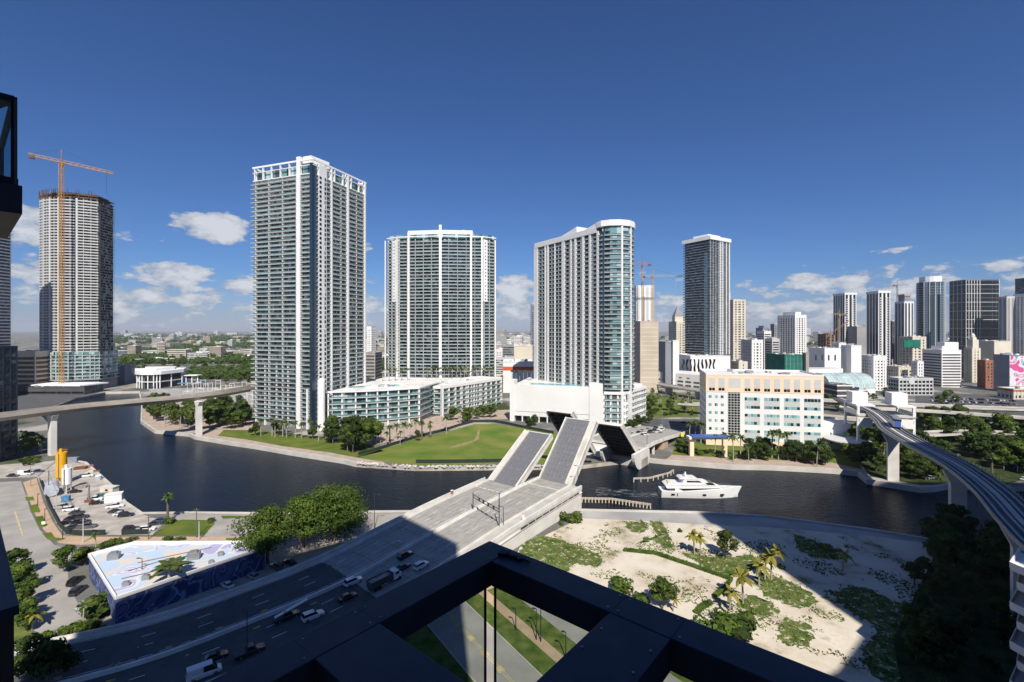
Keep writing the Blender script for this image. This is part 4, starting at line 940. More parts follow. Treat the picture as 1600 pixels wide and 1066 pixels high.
for p0, p1, h0, h1, dd in ((868, 901, 1.5, 8.5, 13), (908, 938, 2.5, 8.0, 13)):
    a = Vector(on(A, B, p0)[0]); b = Vector(on(A, B, p1)[0]); z = ZT+4.1; mb = MB()
    c, e = b-n_*dd, a-n_*dd
    L4 = [(a, z), (b, z), (c, z), (e, z)]; U4 = [(a, z+h0-3), (b, z+h1-4), (c, z+h1-4), (e, z+h0-3)]
    v = [(*p, h) for p, h in L4]+[(*p, h) for p, h in U4]
    for f in ((0, 1, 5, 4), (1, 2, 6, 5), (2, 3, 7, 6), (3, 0, 4, 7), (4, 5, 6, 7)): mb.face([v[i] for i in f])
    mb.build('roof_screen', ['white_paint'], t)
for k, px in enumerate((972, 986)):
    for e in range(3, 8):
        q_, s_ = on(P[e], P[e+1], px)
        if 0 <= s_ <= 1: nn, dd = nrm(P[e], P[e+1]); shaft(t, q_, dd, nn, 1.3, .25, 0, ZT+3)
# podium
Pp = [(-1.5, 360), (66, 339.5), (67, 345), (105, 378), (78, 440), (20, 446)]
t = thing('parking_podium', 'large blank white podium under the rounded tower, behind the raised bridge leaves', 'building', (40, 380, 0)); OCC += [(20, 400, 40), (60, 400, 45)]
mb = MB(); mb.prism(Pp, 4.5, 26.5, 0, 1); mb.build('wall', ['white_wall', 'roof_white'], t)
mb = MB(); mb.prism(offset(Pp, -3), 0, 4.5); mb.build('garage_opening', ['black_pane'], t)
for px in range(803, 935, 13): q_ = on(Pp[0], Pp[1], px)[0]; shaft(t, q_, *nrm(Pp[0], Pp[1])[::-1], .9, -.1, 0, 4.5, 'column', 'white_wall', 1)
n_, d_ = nrm(Pp[0], Pp[1])
q = [Vector(Pp[0])+n_*.3, Vector(on(Pp[0], Pp[1], 921)[0])+n_*.3, Vector(on(Pp[0], Pp[1], 921)[0])-n_*1, Vector(Pp[0])-n_*1]
mb = MB(); mb.prism(ccw([tuple(v) for v in q]), 8, 28.2); mb.build('parapet', ['white_wall'], t)
q = [Vector(on(Pp[0], Pp[1], 921)[0])+n_*.9, Vector(on(Pp[0], Pp[1], 943)[0])+n_*.9, Vector(on(Pp[0], Pp[1], 943)[0])-n_*6, Vector(on(Pp[0], Pp[1], 921)[0])-n_*6]
mb = MB(); mb.prism(ccw([tuple(v) for v in q]), 2, 31); mb.build('stair_tower', ['white_wall'], t)
q = [Vector(Pp[0])+n_*.6, Vector(on(Pp[0], Pp[1], 804)[0])+n_*.6, Vector(on(Pp[0], Pp[1], 804)[0])-n_*8, Vector(Pp[0])-n_*8]
mb = MB(); mb.prism(ccw([tuple(v) for v in q]), 0, 31.5); mb.build('stair_tower', ['white_wall'], t)
mb = MB(); mb.prism([(14, 372), (50, 360), (52, 366), (16, 378)], 26.5, 27.1); mb.build('pool', ['pool_water'], t)
# glazed liner flats on the podium's right corner
Pl = [(66, 338.5), (80.5, 335.5), (106.5, 372), (97, 380), (68, 346)]
t = thing('apartment_block', 'five storey glazed liner block with white frames at the right corner of the white podium', 'building', (85, 350, 0))
storeys(t, Pl, .8, 5, 4.5, 1.5, gm='teal_glass', rail=[0, 1], div=((0, 4.5), (1, 5)), name='balcony')
mb = MB(); mb.prism(offset(Pl, -1.8), 0, 23.2); mb.build('core', ['blue_grey'], t)
mb = MB(); mb.prism(offset(Pl, .2), 23.3, 25.3, 0, 1); mb.build('parapet', ['white_paint', 'roof_white'], t)
for e, k in ((0, 3), (1, 8)):
    n_, d_ = nrm(Pl[e], Pl[e+1])
    for i in range(k+1): shaft(t, Vector(Pl[e]).lerp(Vector(Pl[e+1]), i/k), d_, n_, 1.3, -.7, 0, 23.3)

# ---- peach and white office building
FL, FR = Vector((118, 286)), Vector((181.5, 274)); nF, dF = nrm(FL, FR); LB = FL-nF*33+Vector((3, 0)); RB = FR-nF*33; ZP = 42.5
t = thing('office_building', 'white office building with a peach top band and teal window strips beside the river', 'building', (150, 290, 0)); OCC.append((150, 295, 42))
Pb = ccw([tuple(FL), tuple(FR), tuple(RB), tuple(LB)])
mb = MB(); mb.prism(Pb, 3.5, 32.2, 0); mb.build('wall', ['white_wall'], t)
mb = MB(); mb.prism(Pb, 0, 3.5, 0); mb.build('base', ['peach'], t)
mb = MB(); mb.prism(offset(Pb, .12), 32.2, ZP, 0, 1); mb.build('attic_band', ['peach', 'roof_white'], t)
WF = (FR-FL).length
def fw(x): return (x-450)/1060*WF
def fz(y): return ZP-(y-150)/630*(ZP-1.2)
def fbox(x0, x1, y0, y1, name, m, out=.08, gap=None, th=.1):
    a = FL+dF*fw(x0)+nF*(out-th/2); b = FL+dF*fw(x1)+nF*(out-th/2); mb = MB(); c = (a+b)/2
    mb.box((c.x, c.y, (fz(y0)+fz(y1))/2), ((b-a).length, th, fz(y0)-fz(y1)), math.atan2(dF.y, dF.x)); return mb.build(name, [m], t)
bays = [(478, 532), (567, 622), (660, 770), (808, 860), (895, 948), (985, 1037), (1075, 1127), (1162, 1215), (1252, 1305), (1343, 1396), (1430, 1485)]
for i, (x0, x1) in enumerate(bays):
    fbox(x0, x1, 178, 264, 'attic_panel', 'pale_grey', .2)
    if i != 2: fbox(x0, (x0+x1)/2-2, 269, 293, 'window', 'black_pane', .2); fbox((x0+x1)/2+2, x1, 269, 293, 'window', 'black_pane', .2)
for y in (338, 412, 485, 558, 633, 705):
    for x in (475, 532, 588): fbox(x, x+27, y, y+24, 'window', 'office_glass', .1)
for y in range(272, 700, 24):
    for x in range(656, 765, 28): fbox(x+1, x+24, y, y+19, 'window', 'black_pane', .1)
fbox(652, 768, 268, 706, 'window_grid_frame', 'pale_grey', .05)
for x0, x1 in ((808, 948), (985, 1125), (1162, 1305), (1340, 1485)):
    for y0, y1 in ((350, 378), (428, 452), (500, 525), (572, 598), (648, 672), (720, 745)):
        for k in range(5): w_ = (x1-x0)/5; fbox(x0+k*w_+1.2, x0+(k+1)*w_-1.2, y0, y1, 'window', 'office_glass', .1)
    for y0, y1 in ((379, 427), (526, 571), (673, 719)): fbox(x0, x1, y0, y1, 'spandrel', 'pale_grey', .05)
nL, dL = nrm(LB, FL)
for j in range(7):
    for i in range(6):
        p = LB.lerp(FL, .1+.155*i)+nL*.03; mb = MB(); mb.box((p.x, p.y, 6+j*4.0), (1.4, .12, 1.7), math.atan2(dL.y, dL.x)); mb.build('window', ['small_window'], t)
roofbits(t, offset(Pb, -3), ZP, 9, 12, hmax=2.2)
mb = MB()
for i in range(4): a, b = Pb[i], Pb[(i+1) % 4]; mb.bar((*a, ZP+.5), (*b, ZP+.5), .4, 1.0)
mb.build('parapet', ['white_wall'], t)
# its low annexe with swooping white wall, right
t = thing('annexe', 'low white annexe with a swooping wall attached right of the peach office building', 'building', (190, 290, 0))
mb = MB(); v0 = [(182.5, 276, 0), (192, 274, 0), (190, 274, 8), (197, 273.5, 13), (197, 273.5, 15), (182.5, 276, 15)]
v1 = [(x+3, y+16, z) for x, y, z in v0]; mb.face(v0); mb.face(list(reversed(v1)))
for i in range(6): j = (i+1) % 6; mb.face([v0[j], v0[i], v1[i], v1[j]])
mb.build('wall', ['white_wall'], t)
for z in (4, 9): mb = MB(); mb.box((187, 275.1, z), (1.5, .2, 1.5)); mb.build('window', ['black_pane'], t)
# round canopy by the river
t = thing('canopy', 'pale round canopy on slanting columns at the riverside plaza', 'canopy', (188, 262, 0))
mb = MB(); mb.tube((188, 264, 8), (188, 264, 8.5), 11, n=28); mb.build('roof', ['pale_grey'], t)
mb = MB(); mb.tube((191, 258, 0), (194, 256, 8), .5); mb.build('column', ['white_paint'], t); mb = MB(); mb.tube((184, 258, 0), (184, 258, 8), .5); mb.build('column', ['white_paint'], t)
# entrance portal with blue canopy
t = thing('portal', 'peach framed portal with a blue glazed canopy beside the bridge end', 'gateway', (104, 268, 0))
for x, y in ((99.5, 261), (117, 259)): mb = MB(); mb.box((x, y, 4.8), (2.2, 2.2, 9.6)); mb.build('pillar', ['peach'], t)
mb = MB(); mb.box((109, 261, 10.2), (23, 5, 1.3)); mb.build('beam', ['white_wall'], t)
mb = MB(); mb.box((109, 260, 11.2), (20, 6, .5)); mb.build('canopy', ['blue_sign'], t)

# ================================================================ CITY BEYOND
def body(x0, x1, Y, depth):
    """footprint whose visible outline spans photo columns x0..x1"""
    Yb = Y+depth
    XL = ax(x0, Yb) if x0 > 800 else ax(x0, Y)
    XR = ax(x1, Y) if x1 > 800 else ax(x1, Yb)
    return XL, XR
def cb(name, label, x0, x1, yt, Y, depth=28, yaw=0, wall='white_wall', style='grid', fh=3.7, win='small_window', z0=0, bay=6, roof='roof_white', pier_w=1.6, top=0, cat='building', group=None, wh=.52, units=7, margin=1.5, pm=None):
    k_ = max(abs(x0-800) if x0 > 800 else 0, abs(x1-800) if x1 < 800 else 0); w0 = (x1-x0)*Y/F
    if k_: depth = max(5, min(depth, .5*w0*F/k_))
    XL, XR = body(x0, x1, Y, depth); zt = az_(yt, Y); cx, cy = (XL+XR)/2, Y+depth/2; a = R(yaw)
    def rt(x, y): return (cx+(x-cx)*math.cos(a)-(y-cy)*math.sin(a), cy+(x-cx)*math.sin(a)+(y-cy)*math.cos(a))
    P = [rt(XL, Y), rt(XR, Y), rt(XR, Y+depth), rt(XL, Y+depth)]
    t = thing(name, label, cat, (cx, cy, z0), group); OCC.append((cx, cy, max(XR-XL, depth)*.62))
    mb = MB(); mb.prism(P, z0, zt, 0, 1); mb.build('wall', [wall, roof], t)
    mb = MB()
    for i in range(4): p, q = P[i], P[(i+1) % 4]; mb.bar((*p, zt+.4), (*q, zt+.4), .5, 1.0)
    mb.build('parapet', [wall], t)
    hgt = zt-z0-margin; n = max(1, int(hgt/fh)); es = [0, 3] if cx > 0 else [0, 1]
    if style in ('grid', 'bands'):
        mb = MB(); off = offset(P, .12); 
        for e in es: 
            p, q = Vector(off[e]), Vector(off[(e+1) % 4]); d = (q-p).normalized(); p = p+d*1.0; q = q-d*1.0
            z1 = z0+fh*.3; mb.face([(*p, z1), (*q, z1), (*q, z1+fh*wh), (*p, z1+fh*wh)])
        o = mb.build('window_band', [win], t); rep(o, n, fh)
    if style in ('grid', 'stripes'):
        for e in es:
            A_, B_ = P[e], P[(e+1) % 4]; nn, dd = nrm(A_, B_); L_ = (Vector(B_)-Vector(A_)).length; k = max(2, round(L_/bay))
            for i in range(k+1):
                if style == 'grid': 
                    s = min(max(L_*i/k, pier_w/2), L_-pier_w/2); shaft(t, Vector(A_)+dd*s, dd, nn, pier_w, .3, z0, zt, 'pier', pm or wall, .1)
                elif i < k: shaft(t, Vector(A_)+dd*L_*(i+.5)/k, dd, nn, L_/k-pier_w, .15, z0+2, zt-2, 'window_strip', win, .05)
    if top: mb = MB(); mb.prism(offset(P, -min(8, abs(XR-XL)*.25)), zt, zt+top, 0, 1); mb.build('penthouse', [wall, roof], t)
    if units: roofbits(t, offset(P, -2), zt, units, int(x0*7+yt))
    return t, P, zt
def crane(label, x, y, z0, zm, jl, ang, tail, m='crane_yellow', s=1.6, tilt=0, jm=None):
    t = thing('tower_crane', label, 'crane', (x, y, z0)); mb = MB(); h = s/2; k = 0; z = z0
    for a in (-h, h):
        for b in (-h, h): mb.bar((x+a, y+b, z0), (x+a, y+b, zm), s*.16)
    while z < zm-s:
        c = [(x-h, y-h), (x+h, y-h), (x+h, y+h), (x-h, y+h)]
        for i in range(4): p, q = c[i], c[(i+1) % 4]; mb.bar((*p, z), (*q, z+s*1.2), s*.1)
        z += s*1.2
    mb.build('mast', [m], t); jm = jm or m
    d = Vector((math.cos(ang), math.sin(ang), math.tan(tilt))); r = Vector((-math.sin(ang), math.cos(ang), 0)); o = Vector((x, y, zm)); j = s*.45
    def beam(L_, nm, dv):
        mb = MB(); n = max(3, int(L_/(s*1.6)))
        for a in (-j, j): mb.bar(o+r*a, o+r*a+dv*L_, s*.14)
        mb.bar(o+Vector((0, 0, s)), o+Vector((0, 0, s*.8))+dv*L_, s*.14)
        for i in range(n):
            p, q = o+dv*L_*i/n, o+dv*L_*(i+1)/n; mb.bar(p+r*j, q+Vector((0, 0, s*.9)), s*.09); mb.bar(p-r*j, q+Vector((0, 0, s*.9)), s*.09); mb.bar(p+r*j, q-r*j, s*.08)
        mb.build(nm, [jm], t)
    beam(jl, 'jib', d); beam(tail, 'counter_jib', Vector((-d.x, -d.y, -d.z)))
    top = o+Vector((0, 0, s*5)); mb = MB(); mb.bar(o+r*j, top, s*.14); mb.bar(o-r*j, top, s*.14); mb.build('apex', [jm], t)
    mb = MB(); mb.bar(top, o+d*jl*.75+Vector((0, 0, s)), s*.06); mb.bar(top, o-d*tail*.9+Vector((0, 0, s)), s*.06); mb.build('tie_rod', ['steel_dark'], t)
    c = o-d*tail*.9; mb = MB(); mb.box((c.x, c.y, c.z-s*.4), (s*1.6, s*1.1, s*1.2), ang); mb.build('counterweight', ['brown_form'], t)
    mb = MB(); mb.box((x+r.x*s, y+r.y*s, zm-s*.6), (s, s, s*1.3), ang); mb.build('cab', [jm], t)
    mb = MB(); c = o+d*jl*.86; mb.bar(c, c-Vector((0, 0, s*9)), s*.05); mb.build('hoist_rope', ['steel_dark'], t)
    return t
# ---- curved tower under construction with crane, left
def site_tower():
    Y0 = 535; xs = []; n = 12
    XL, XR = ax(61, Y0+14), ax(162, Y0+22); front = []
    for i in range(n+1):
        k = i/n; x = XL+(XR-XL)*k; front.append((x, Y0+22-20*math.sin(math.pi*min(1, .12+k*.78))**.9))
    P = front+[(XR-6, Y0+46), (XL+6, Y0+46)]; P = ccw(P); OCC.append(((XL+XR)/2, Y0+25, 55))
    t = thing('apartment_tower', 'tall curved concrete tower under construction with a rusty unfinished crown, far left', 'building', ((XL+XR)/2, Y0+20, 0))
    ed = list(range(n))
    storeys(t, P, 44, 54, 3.28, 1.9, gm='raw_openings', sm='pale_grey', rm='pale_grey', rail=ed[::2] if False else ed, rh=1.0, div=tuple((e, 7) for e in ed), dm='pale_grey')
    mb = MB(); mb.prism(offset(P, -2.3), 0, 222); mb.build('core', ['dark_grey'], t)
    o = storeys(t, offset(P, -.5), 221.5, 2, 3.4, 4.5, gm='dark_grey', sm='brown_form', rm='brown_form', rail=ed, name='formwork', dm='brown_form')
    for k in range(18):
        i = k % n; p = Vector(P[i]).lerp(Vector(P[i+1]), (k*.37) % 1); mb = MB(); mb.bar((p.x, p.y, 222), (p.x, p.y, 231), .5); mb.build('scaffold_post', ['brown_form'], t)
    for k in (2, 4, 6, 9): nn, dd = nrm(P[k], P[k+1]); shaft(t, P[k], dd, nn, 2.2, .15, 44, 221, 'pilaster', 'pale_grey')
    Pw = [(x*1.0, y) for x, y in offset(P, 3.5)]
    storeys(t, Pw, 12, 8, 4.0, 1.8, gm='teal_glass', rail=ed, div=tuple((e, 6) for e in ed))
    mb = MB(); mb.prism(offset(Pw, -2.1), 0, 44.5); mb.build('core', ['blue_grey'], t)
    for z in (60, 100, 140, 180, 208): 
        nn, dd = nrm(P[n-1], P[n]); shaft(t, P[n], dd, nn, 1.2, 3.0, z, z+4, 'hoist_cage', 'steel_dark', 0)
    mb = MB(); p = Vector(P[n])+Vector((2.2, 0)); mb.bar((p.x, p.y, 0), (p.x, p.y, 216), 1.2); mb.build('hoist_mast', ['steel_dark'], t)
    mb = MB(); mb.prism([(XL+34, 512), (XL+84, 508), (XL+90, 532), (XL+34, 534)], 0, 9, 0, 1); mb.build('pavilion', ['blue_glass', 'white_paint'], t)
    mb = MB(); mb.prism([(XL+30, 509), (XL+88, 505), (XL+94, 534), (XL+30, 536)], 9, 10.2, 0); mb.build('pavilion_roof', ['white_paint'], t)
site_tower()
xx = ax(96, 522)
crane('orange tower crane standing in front of the unfinished curved tower, far left', xx, 522, 0, az_(254, 522), 44, R(38), 26, s=2.9, tilt=-R(5), jm='crane_yellow')
mb = MB(); 
cb('warehouse', 'dark steel frame structure half clad left of the unfinished curved tower', 26, 84, 550, 520, 40, wall='cream', style='bands', fh=5, win='brown_form', wh=.6, roof='cream')
t_, P_, z_ = cb('apartment_tower', 'partly visible balconied tower at the left edge behind the dark corner balcony', -110, 17, 340, 450, 40, wall='pale_grey', style='bands', fh=3.3, win='dark_glass', wh=.6)
q_ = offset(P_, 1.6); mb = MB(); mb.prism(q_, 3, 3.3, 0); o_ = mb.build('balcony', ['slab_white'], t_); rep(o_, 52, 3.3)
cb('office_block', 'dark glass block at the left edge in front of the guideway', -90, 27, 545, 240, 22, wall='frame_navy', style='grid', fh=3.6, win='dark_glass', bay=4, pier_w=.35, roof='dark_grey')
cb('apartment_block', 'long dark wing behind the left guideway at the water', 28, 150, 606, 505, 14, wall='dark_grey', style='bands', win='black_pane', fh=4)
# terminal and blank blue-grey hall
t = thing('ferry_terminal', 'white two storey terminal with rounded glass front across the river at left', 'building', (-430, 590, 0)); OCC.append((-430, 600, 50))
Pt = ccw([(ax(214, 562), 562), (ax(222, 556), 556), (ax(240, 555), 555), (ax(250, 560), 560), (ax(280, 585), 590), (ax(278, 600), 612), (ax(214, 600), 600)])
mb = MB(); mb.prism(offset(Pt, -1.5), 0, 17); mb.build('glazing', ['dark_glass'], t)
for z in (7.5,): mb = MB(); mb.prism(Pt, z, z+.8); mb.build('floor_slab', ['white_paint'], t)
mb = MB(); mb.prism(offset(Pt, 2), 16.5, 20.5); mb.build('roof', ['white_paint'], t)
mb = MB(); mb.prism(offset(Pt, -8), 20.5, 23); mb.build('penthouse', ['white_paint'], t)
for i in range(6):
    for k in (0, .5):
        p = Vector(Pt[i]).lerp(Vector(Pt[i+1]), k); mb = MB(); mb.tube((p.x, p.y, 0), (p.x, p.y, 16.5), .6); mb.build('column', ['white_paint'], t)
cb('warehouse', 'blank blue grey hall beside the white terminal', 178, 212, 573, 600, 40, wall='blue_grey', style='plain')
t = thing('pergola', 'open white frame pavilion on the quay right of the white terminal', 'pavilion', (ax(300, 575), 575, 0))
for x in (291, 300, 309): mb = MB(); q = ax(x, 575); mb.bar((q, 575, 0), (q, 575, 14), .9); mb.build('post', ['white_paint'], t)
mb = MB(); mb.box((ax(300, 575), 577, 14), (16, 10, .8)); mb.build('roof', ['white_paint'], t)
mb = MB(); mb.box((ax(302, 570), 570, 5), (34, 5, 1.0), .1); mb.build('canopy', ['blue_tarp'], t)
# ---- distant towers right of centre
cb('office_tower', 'blue grey glass tower edge just left of the rounded condominium tower', 829, 842, 476, 900, 40, wall='blue_grey', style='bands', win='blue_glass')
cb('detention_tower', 'plain beige concrete block with a shaded side right of the rounded tower', 984, 1029, 503, 520, 46, wall='beige', style='bands', fh=5, win='cream', wh=.2, roof='cream')
t_, P_, z_ = cb('apartment_tower', 'pale tower under construction between two yellow cranes', 986, 1022, 447, 720, 30, wall='white_wall', style='stripes', fh=3.3, win='pale_grey', bay=7, pier_w=3)
crane('taller distant yellow crane beside the pale tower under construction', ax(1004, 700), 700, 0, az_(413, 700), 16, R(180), 12, s=2.4, m='crane_pale', jm='crane_red')
crane('shorter distant yellow crane with its jib pointing right', ax(1020, 690), 690, 0, az_(432, 690), 44, 0, 14, s=2.2, m='crane_pale')
t_, P_, z_ = cb('courthouse', 'stone courthouse tower with a grey stepped pyramid roof', 1045, 1073, 503, 820, 40, wall='cream', style='grid', fh=4, bay=5, pier_w=2.6, units=0)
cx = sum(p[0] for p in P_)/4; cy = sum(p[1] for p in P_)/4; w_ = P_[1][0]-P_[0][0]
mb = MB(); mb.box((cx, cy, z_+5), (w_*.8, w_*.8, 10)); mb.build('upper_stage', ['cream'], t_)
mb = MB(); b_ = [(cx+sx*w_*.42, cy+sy*w_*.42, z_+10) for sx, sy in ((-1, -1), (1, -1), (1, 1), (-1, 1))]; ap = (cx, cy, az_(480, 820)+4)
for i in range(4): mb.face([b_[i], b_[(i+1) % 4], ap])
mb.build('pyramid_roof', ['grey'], t_)
# dark condo tower on patterned podium
Pd = ccw([(233, 640), (254, 603), (291, 628), (272, 662)]); OCC.append((262, 632, 45))
t = thing('apartment_tower', 'dark glass condominium tower with pale slab edges, standing on the wavy patterned podium', 'building', (262, 632, 36))
storeys(t, Pd, 37, 43, 3.45, 1.6, gm='dark_glass', sm='pale_grey', rm='blue_glass', div=((1, 6),), rh=1.1, st_=.22)
mb = MB(); mb.prism(offset(Pd, -1.8), 0, 186); mb.build('core', ['dark_grey'], t)
nn, dd = nrm(Pd[0], Pd[1])
n1_, d1_ = nrm(Pd[1], Pd[2])
for k in (.5, .62, .82, .97): shaft(t, Vector(Pd[1]).lerp(Vector(Pd[2]), k), d1_, n1_, 1.5, .3, 37, 186)
n0_, d0_ = nrm(Pd[0], Pd[1]); shaft(t, Vector(Pd[0]).lerp(Vector(Pd[1]), .85), d0_, n0_, 6, -.4, 37, 170, 'glass_shaft', 'teal_glass')
mb = MB(); mb.prism(offset(Pd, 1.2), 185.8, 190.5); mb.build('roof_slab', ['white_paint'], t); mb = MB(); mb.prism(offset(Pd, -9), 190.5, 195); mb.build('penthouse', ['white_paint'], t)
t_, P_, z_ = cb('parking_garage', 'white garage podium with dark wavy vertical openings below the dark glass tower', 1057, 1141, 557, 585, 50, wall='white_wall', style='plain', units=3)
for k in range(9):
    x0 = ax(1066, 585)+k*(ax(1120, 585)-ax(1066, 585))/9; mb = MB(); w_ = 2.2
    L_ = [(x0+math.sin(k*1.7+i*1.3)*.6, z_-3.5-i*2.6) for i in range(8)]
    for i in range(7):
        (a, za), (b, zb) = L_[i], L_[i+1]; ww = w_+math.sin(k+i)*.5; w2 = w_+math.sin(k+i+1)*.5
        mb.face([(b, 584.8, zb), (b+w2, 584.8, zb), (a+ww, 584.8, za), (a, 584.8, za)])
    mb.build('wavy_opening', ['black_pane'], t_)
cb('parking_garage', 'narrow block coloured grey for its shaded side, left of the patterned podium', 1029, 1060, 535, 560, 26, wall='blue_grey', style='plain', roof='roof_grey', units=2)  # grey wall colour stands in for shade
cb('stair_tower', 'slim white slab attached right of the narrow grey block', 1048, 1061, 533, 556, 8, wall='white_wall', style='plain', units=0)
# long white arena garage
t = thing('parking_garage', 'long low white garage with slanted rows of openings left of the peach office building', 'building', (180, 570, 0)); OCC.append((185, 575, 50))
Pg = ccw([(150, 612), (219, 522), (240, 545), (190, 640)])
mb = MB(); mb.prism(Pg, 0, 18.5, 0, 1); mb.build('wall', ['white_wall', 'roof_white'], t)
Ag, Bg = Vector((150, 612)), Vector((219, 522)); nn, dd = nrm(Ag, Bg)
for r_ in range(3):
    for k in range(11):
        if r_ == 2 and k % 3 == 0: continue
        p = Ag.lerp(Bg, (k+.5)/11)+nn*.1; mb = MB(); mb.box((p.x, p.y, 5+r_*4.4), (7.2 if r_ < 2 else 3.5, .2, 1.9 if r_ < 2 else 1.1), math.atan2(dd.y, dd.x)); mb.build('opening', ['dark_grey'], t)
cb('office_tower', 'beige stone tower with a dark glass centre right of the dark tower', 1131, 1165, 469, 760, 34, wall='cream', style='grid', fh=4, bay=6, pier_w=2.8)
t_, P_, z_ = cb('office_tower', 'slim pale slab tower half hidden behind the dark tower', 1128, 1141, 457, 860, 24, wall='white_wall', style='bands')
shaft_ = None
cb('office_block', 'white classical block with rows of small windows left of the green netting', 1158, 1192, 532, 640, 30, wall='white_wall', style='grid', fh=4, bay=4.5, pier_w=2.6)
cb('office_block', 'low cream block in front of the white classical block', 1141, 1168, 566, 600, 24, wall='cream', style='grid', fh=4.4, bay=4, pier_w=2.4)
cb('office_block', 'white block with wide dark window bands behind the green netting', 1183, 1205, 518, 800, 30, wall='white_wall', style='bands', win='dark_glass')
cb('office_block', 'greenish glass block with a small rooftop unit', 1181, 1203, 513, 960, 40, wall='blue_grey', style='bands', win='blue_glass', top=5)
cb('office_block', 'small grey slab tower behind the low white blocks', 1204, 1216, 507, 1000, 30, wall='grey', style='grid')
cb('office_block', 'grey and white block with a dark glass side', 1195, 1218, 530, 720, 30, wall='pale_grey', style='bands', win='dark_glass')
t_, P_, z_ = cb('hotel_tower', 'white gridded hotel tower with deep square windows', 1217, 1258, 493, 760, 44, yaw=12, wall='white_wall', style='grid', fh=3.4, bay=5.2, pier_w=2.6, win='black_pane', top=6, wh=.62)
t_, P_, z_ = cb('netted_building', 'building wrapped in dark green construction netting', 1197, 1255, 556, 430, 34, wall='green_net', style='plain', roof='raw_concrete', units=8)
for k in range(5): shaft(t_, (P_[0][0]+(P_[1][0]-P_[0][0])*(k+.5)/5, P_[0][1]), Vector((1, 0)), Vector((0, -1)), .35, .2, 0, z_, 'scaffold_pole', 'steel_grey', 0)
for k in range(1, 6): mb = MB(); mb.bar((P_[0][0], P_[0][1]-.2, z_*k/6), (P_[1][0], P_[1][1]-.2, z_*k/6), .3, .3); mb.build('scaffold_rail', ['steel_grey'], t_)
t_, P_, z_ = cb('scaffold_tower', 'pale scaffold bay on the right end of the green netting', 1254, 1264, 553, 426, 16, wall='raw_concrete', style='bands', fh=2.4, win='grey', units=0)
cb('department_store', 'white store with tall slot windows and a stepped blank block', 1263, 1314, 545, 560, 36, wall='white_wall', style='plain')
t_, P_, z_ = cb('department_store', 'blank white cube beside the slot windowed store', 1314, 1346, 541, 550, 30, wall='white_wall', style='plain')
for k in range(4): mb = MB(); q = ax(1275+k*10, 559.8); mb.box((q, 559.9, az_(559, 559.8)), (1.7, .3, 6.5)); mb.build('slot_window', ['black_pane'], bpy.data.objects[[o.name for o in bpy.data.objects if o.name.startswith('department_store')][0]])
cb('office_block', 'dark glass block with white frames behind the white store', 1300, 1322, 537, 600, 30, wall='white_wall', style='grid', win='dark_glass', bay=4, pier_w=.8)
cb('office_block', 'blank weathered grey concrete block between the striped towers', 1318, 1360, 511, 700, 40, wall='grey', style='plain', roof='grey')
def striped(lbl, x0, x1, yt, Y):
    t_, P_, z_ = cb('striped_tower', lbl, x0, x1, yt, Y, 34, wall='white_wall', style='stripes', bay=5.4, pier_w=2.3, win='black_pane', units=3, fh=3.4); mb = MB(); mb.prism(offset(P_, .5), z_-1.5, z_+1.4, 0); mb.build('roof_slab', ['white_paint'], t_)
    nn, dd = nrm(P_[0], P_[1])
    for k, tt in enumerate((.22, .72)):
        p = Vector(P_[0]).lerp(Vector(P_[1]), tt)+nn*.2; mb = MB(); mb.box((p.x, p.y, 4), (3.4, .3, 1.6)); o = mb.build('panel', ['pale_grey'], t_); rep(o, int((z_-6)/3.4), 3.4)
striped('left one of two black and white vertically striped towers', 1302, 1338, 459, 720)
striped('right, nearer one of two black and white vertically striped towers', 1354, 1391, 456, 640)
cb('construction_frame', 'rust brown concrete frame rising left of the striped towers', 1278, 1304, 523, 680, 26, wall='rust', style='grid', fh=4, win='black_pane', bay=6, pier_w=.9, pm='raw_concrete')
crane('small yellow crane with raised jib at the rust brown frame', ax(1298, 670), 670, 0, az_(522, 670), 24, R(-8), 6, s=1.5, tilt=R(38), m='crane_pale', jm='crane_red')
crane('yellow crane standing against the left striped tower', ax(1311, 660), 660, 0, az_(492, 660), 10, R(170), 8, s=1.7, m='crane_pale')
t_, P_, z_ = cb('apartment_tower', 'pale and dark tower under construction topped by a crane platform', 1398, 1428, 472, 760, 34, wall='white_wall', style='stripes', bay=6, pier_w=2.4, win='dark_glass')
mb = MB(); mb.prism(offset(P_, -3), z_, z_+10, 0); mb.build('unfinished_crown', ['blue_grey'], t_); mb = MB(); mb.prism(offset(P_, -2), z_+10, z_+13, 0); mb.build('work_platform', ['crane_pale'], t_)
crane('thin crane on top of the tower under construction', ax(1402, 755), 755, z_, az_(446, 755), 18, 0, 6, s=1.6, m='steel_grey')
cb('apartment_tower', 'dark slab tower between the striped tower and the crane topped tower', 1388, 1400, 503, 820, 30, wall='dark_grey', style='grid')
# round blue tower
Pr = [(ax(1466, 800)+19*math.cos(a)*1.0, 815+19*math.sin(a)) for a in [2*math.pi*i/16 for i in range(16)]]; OCC.append((ax(1466, 800), 815, 30))
t = thing('office_tower', 'rounded blue glass tower with a lower shoulder and white crown', 'building', (ax(1466, 800), 815, 0))
zt = az_(441, 815); mb = MB(); mb.prism(Pr, 0, zt-1, 0); mb.build('glazing', ['blue_glass'], t)
mb = MB(); mb.prism(offset(Pr, .35), 4, 4.9); o_ = mb.build('floor_band', ['blue_grey'], t); rep(o_, int((zt-8)/4.2), 4.2)
mb = MB(); mb.prism(offset(Pr, -4), zt-1, az_(433, 815)); mb.build('crown', ['white_paint'], t)
mb = MB(); mb.prism([(ax(1450, 805), 800), (ax(1462, 805), 794), (ax(1464, 805), 820), (ax(1452, 805), 830)], 0, az_(460, 800)); mb.build('shoulder', ['blue_glass'], t)
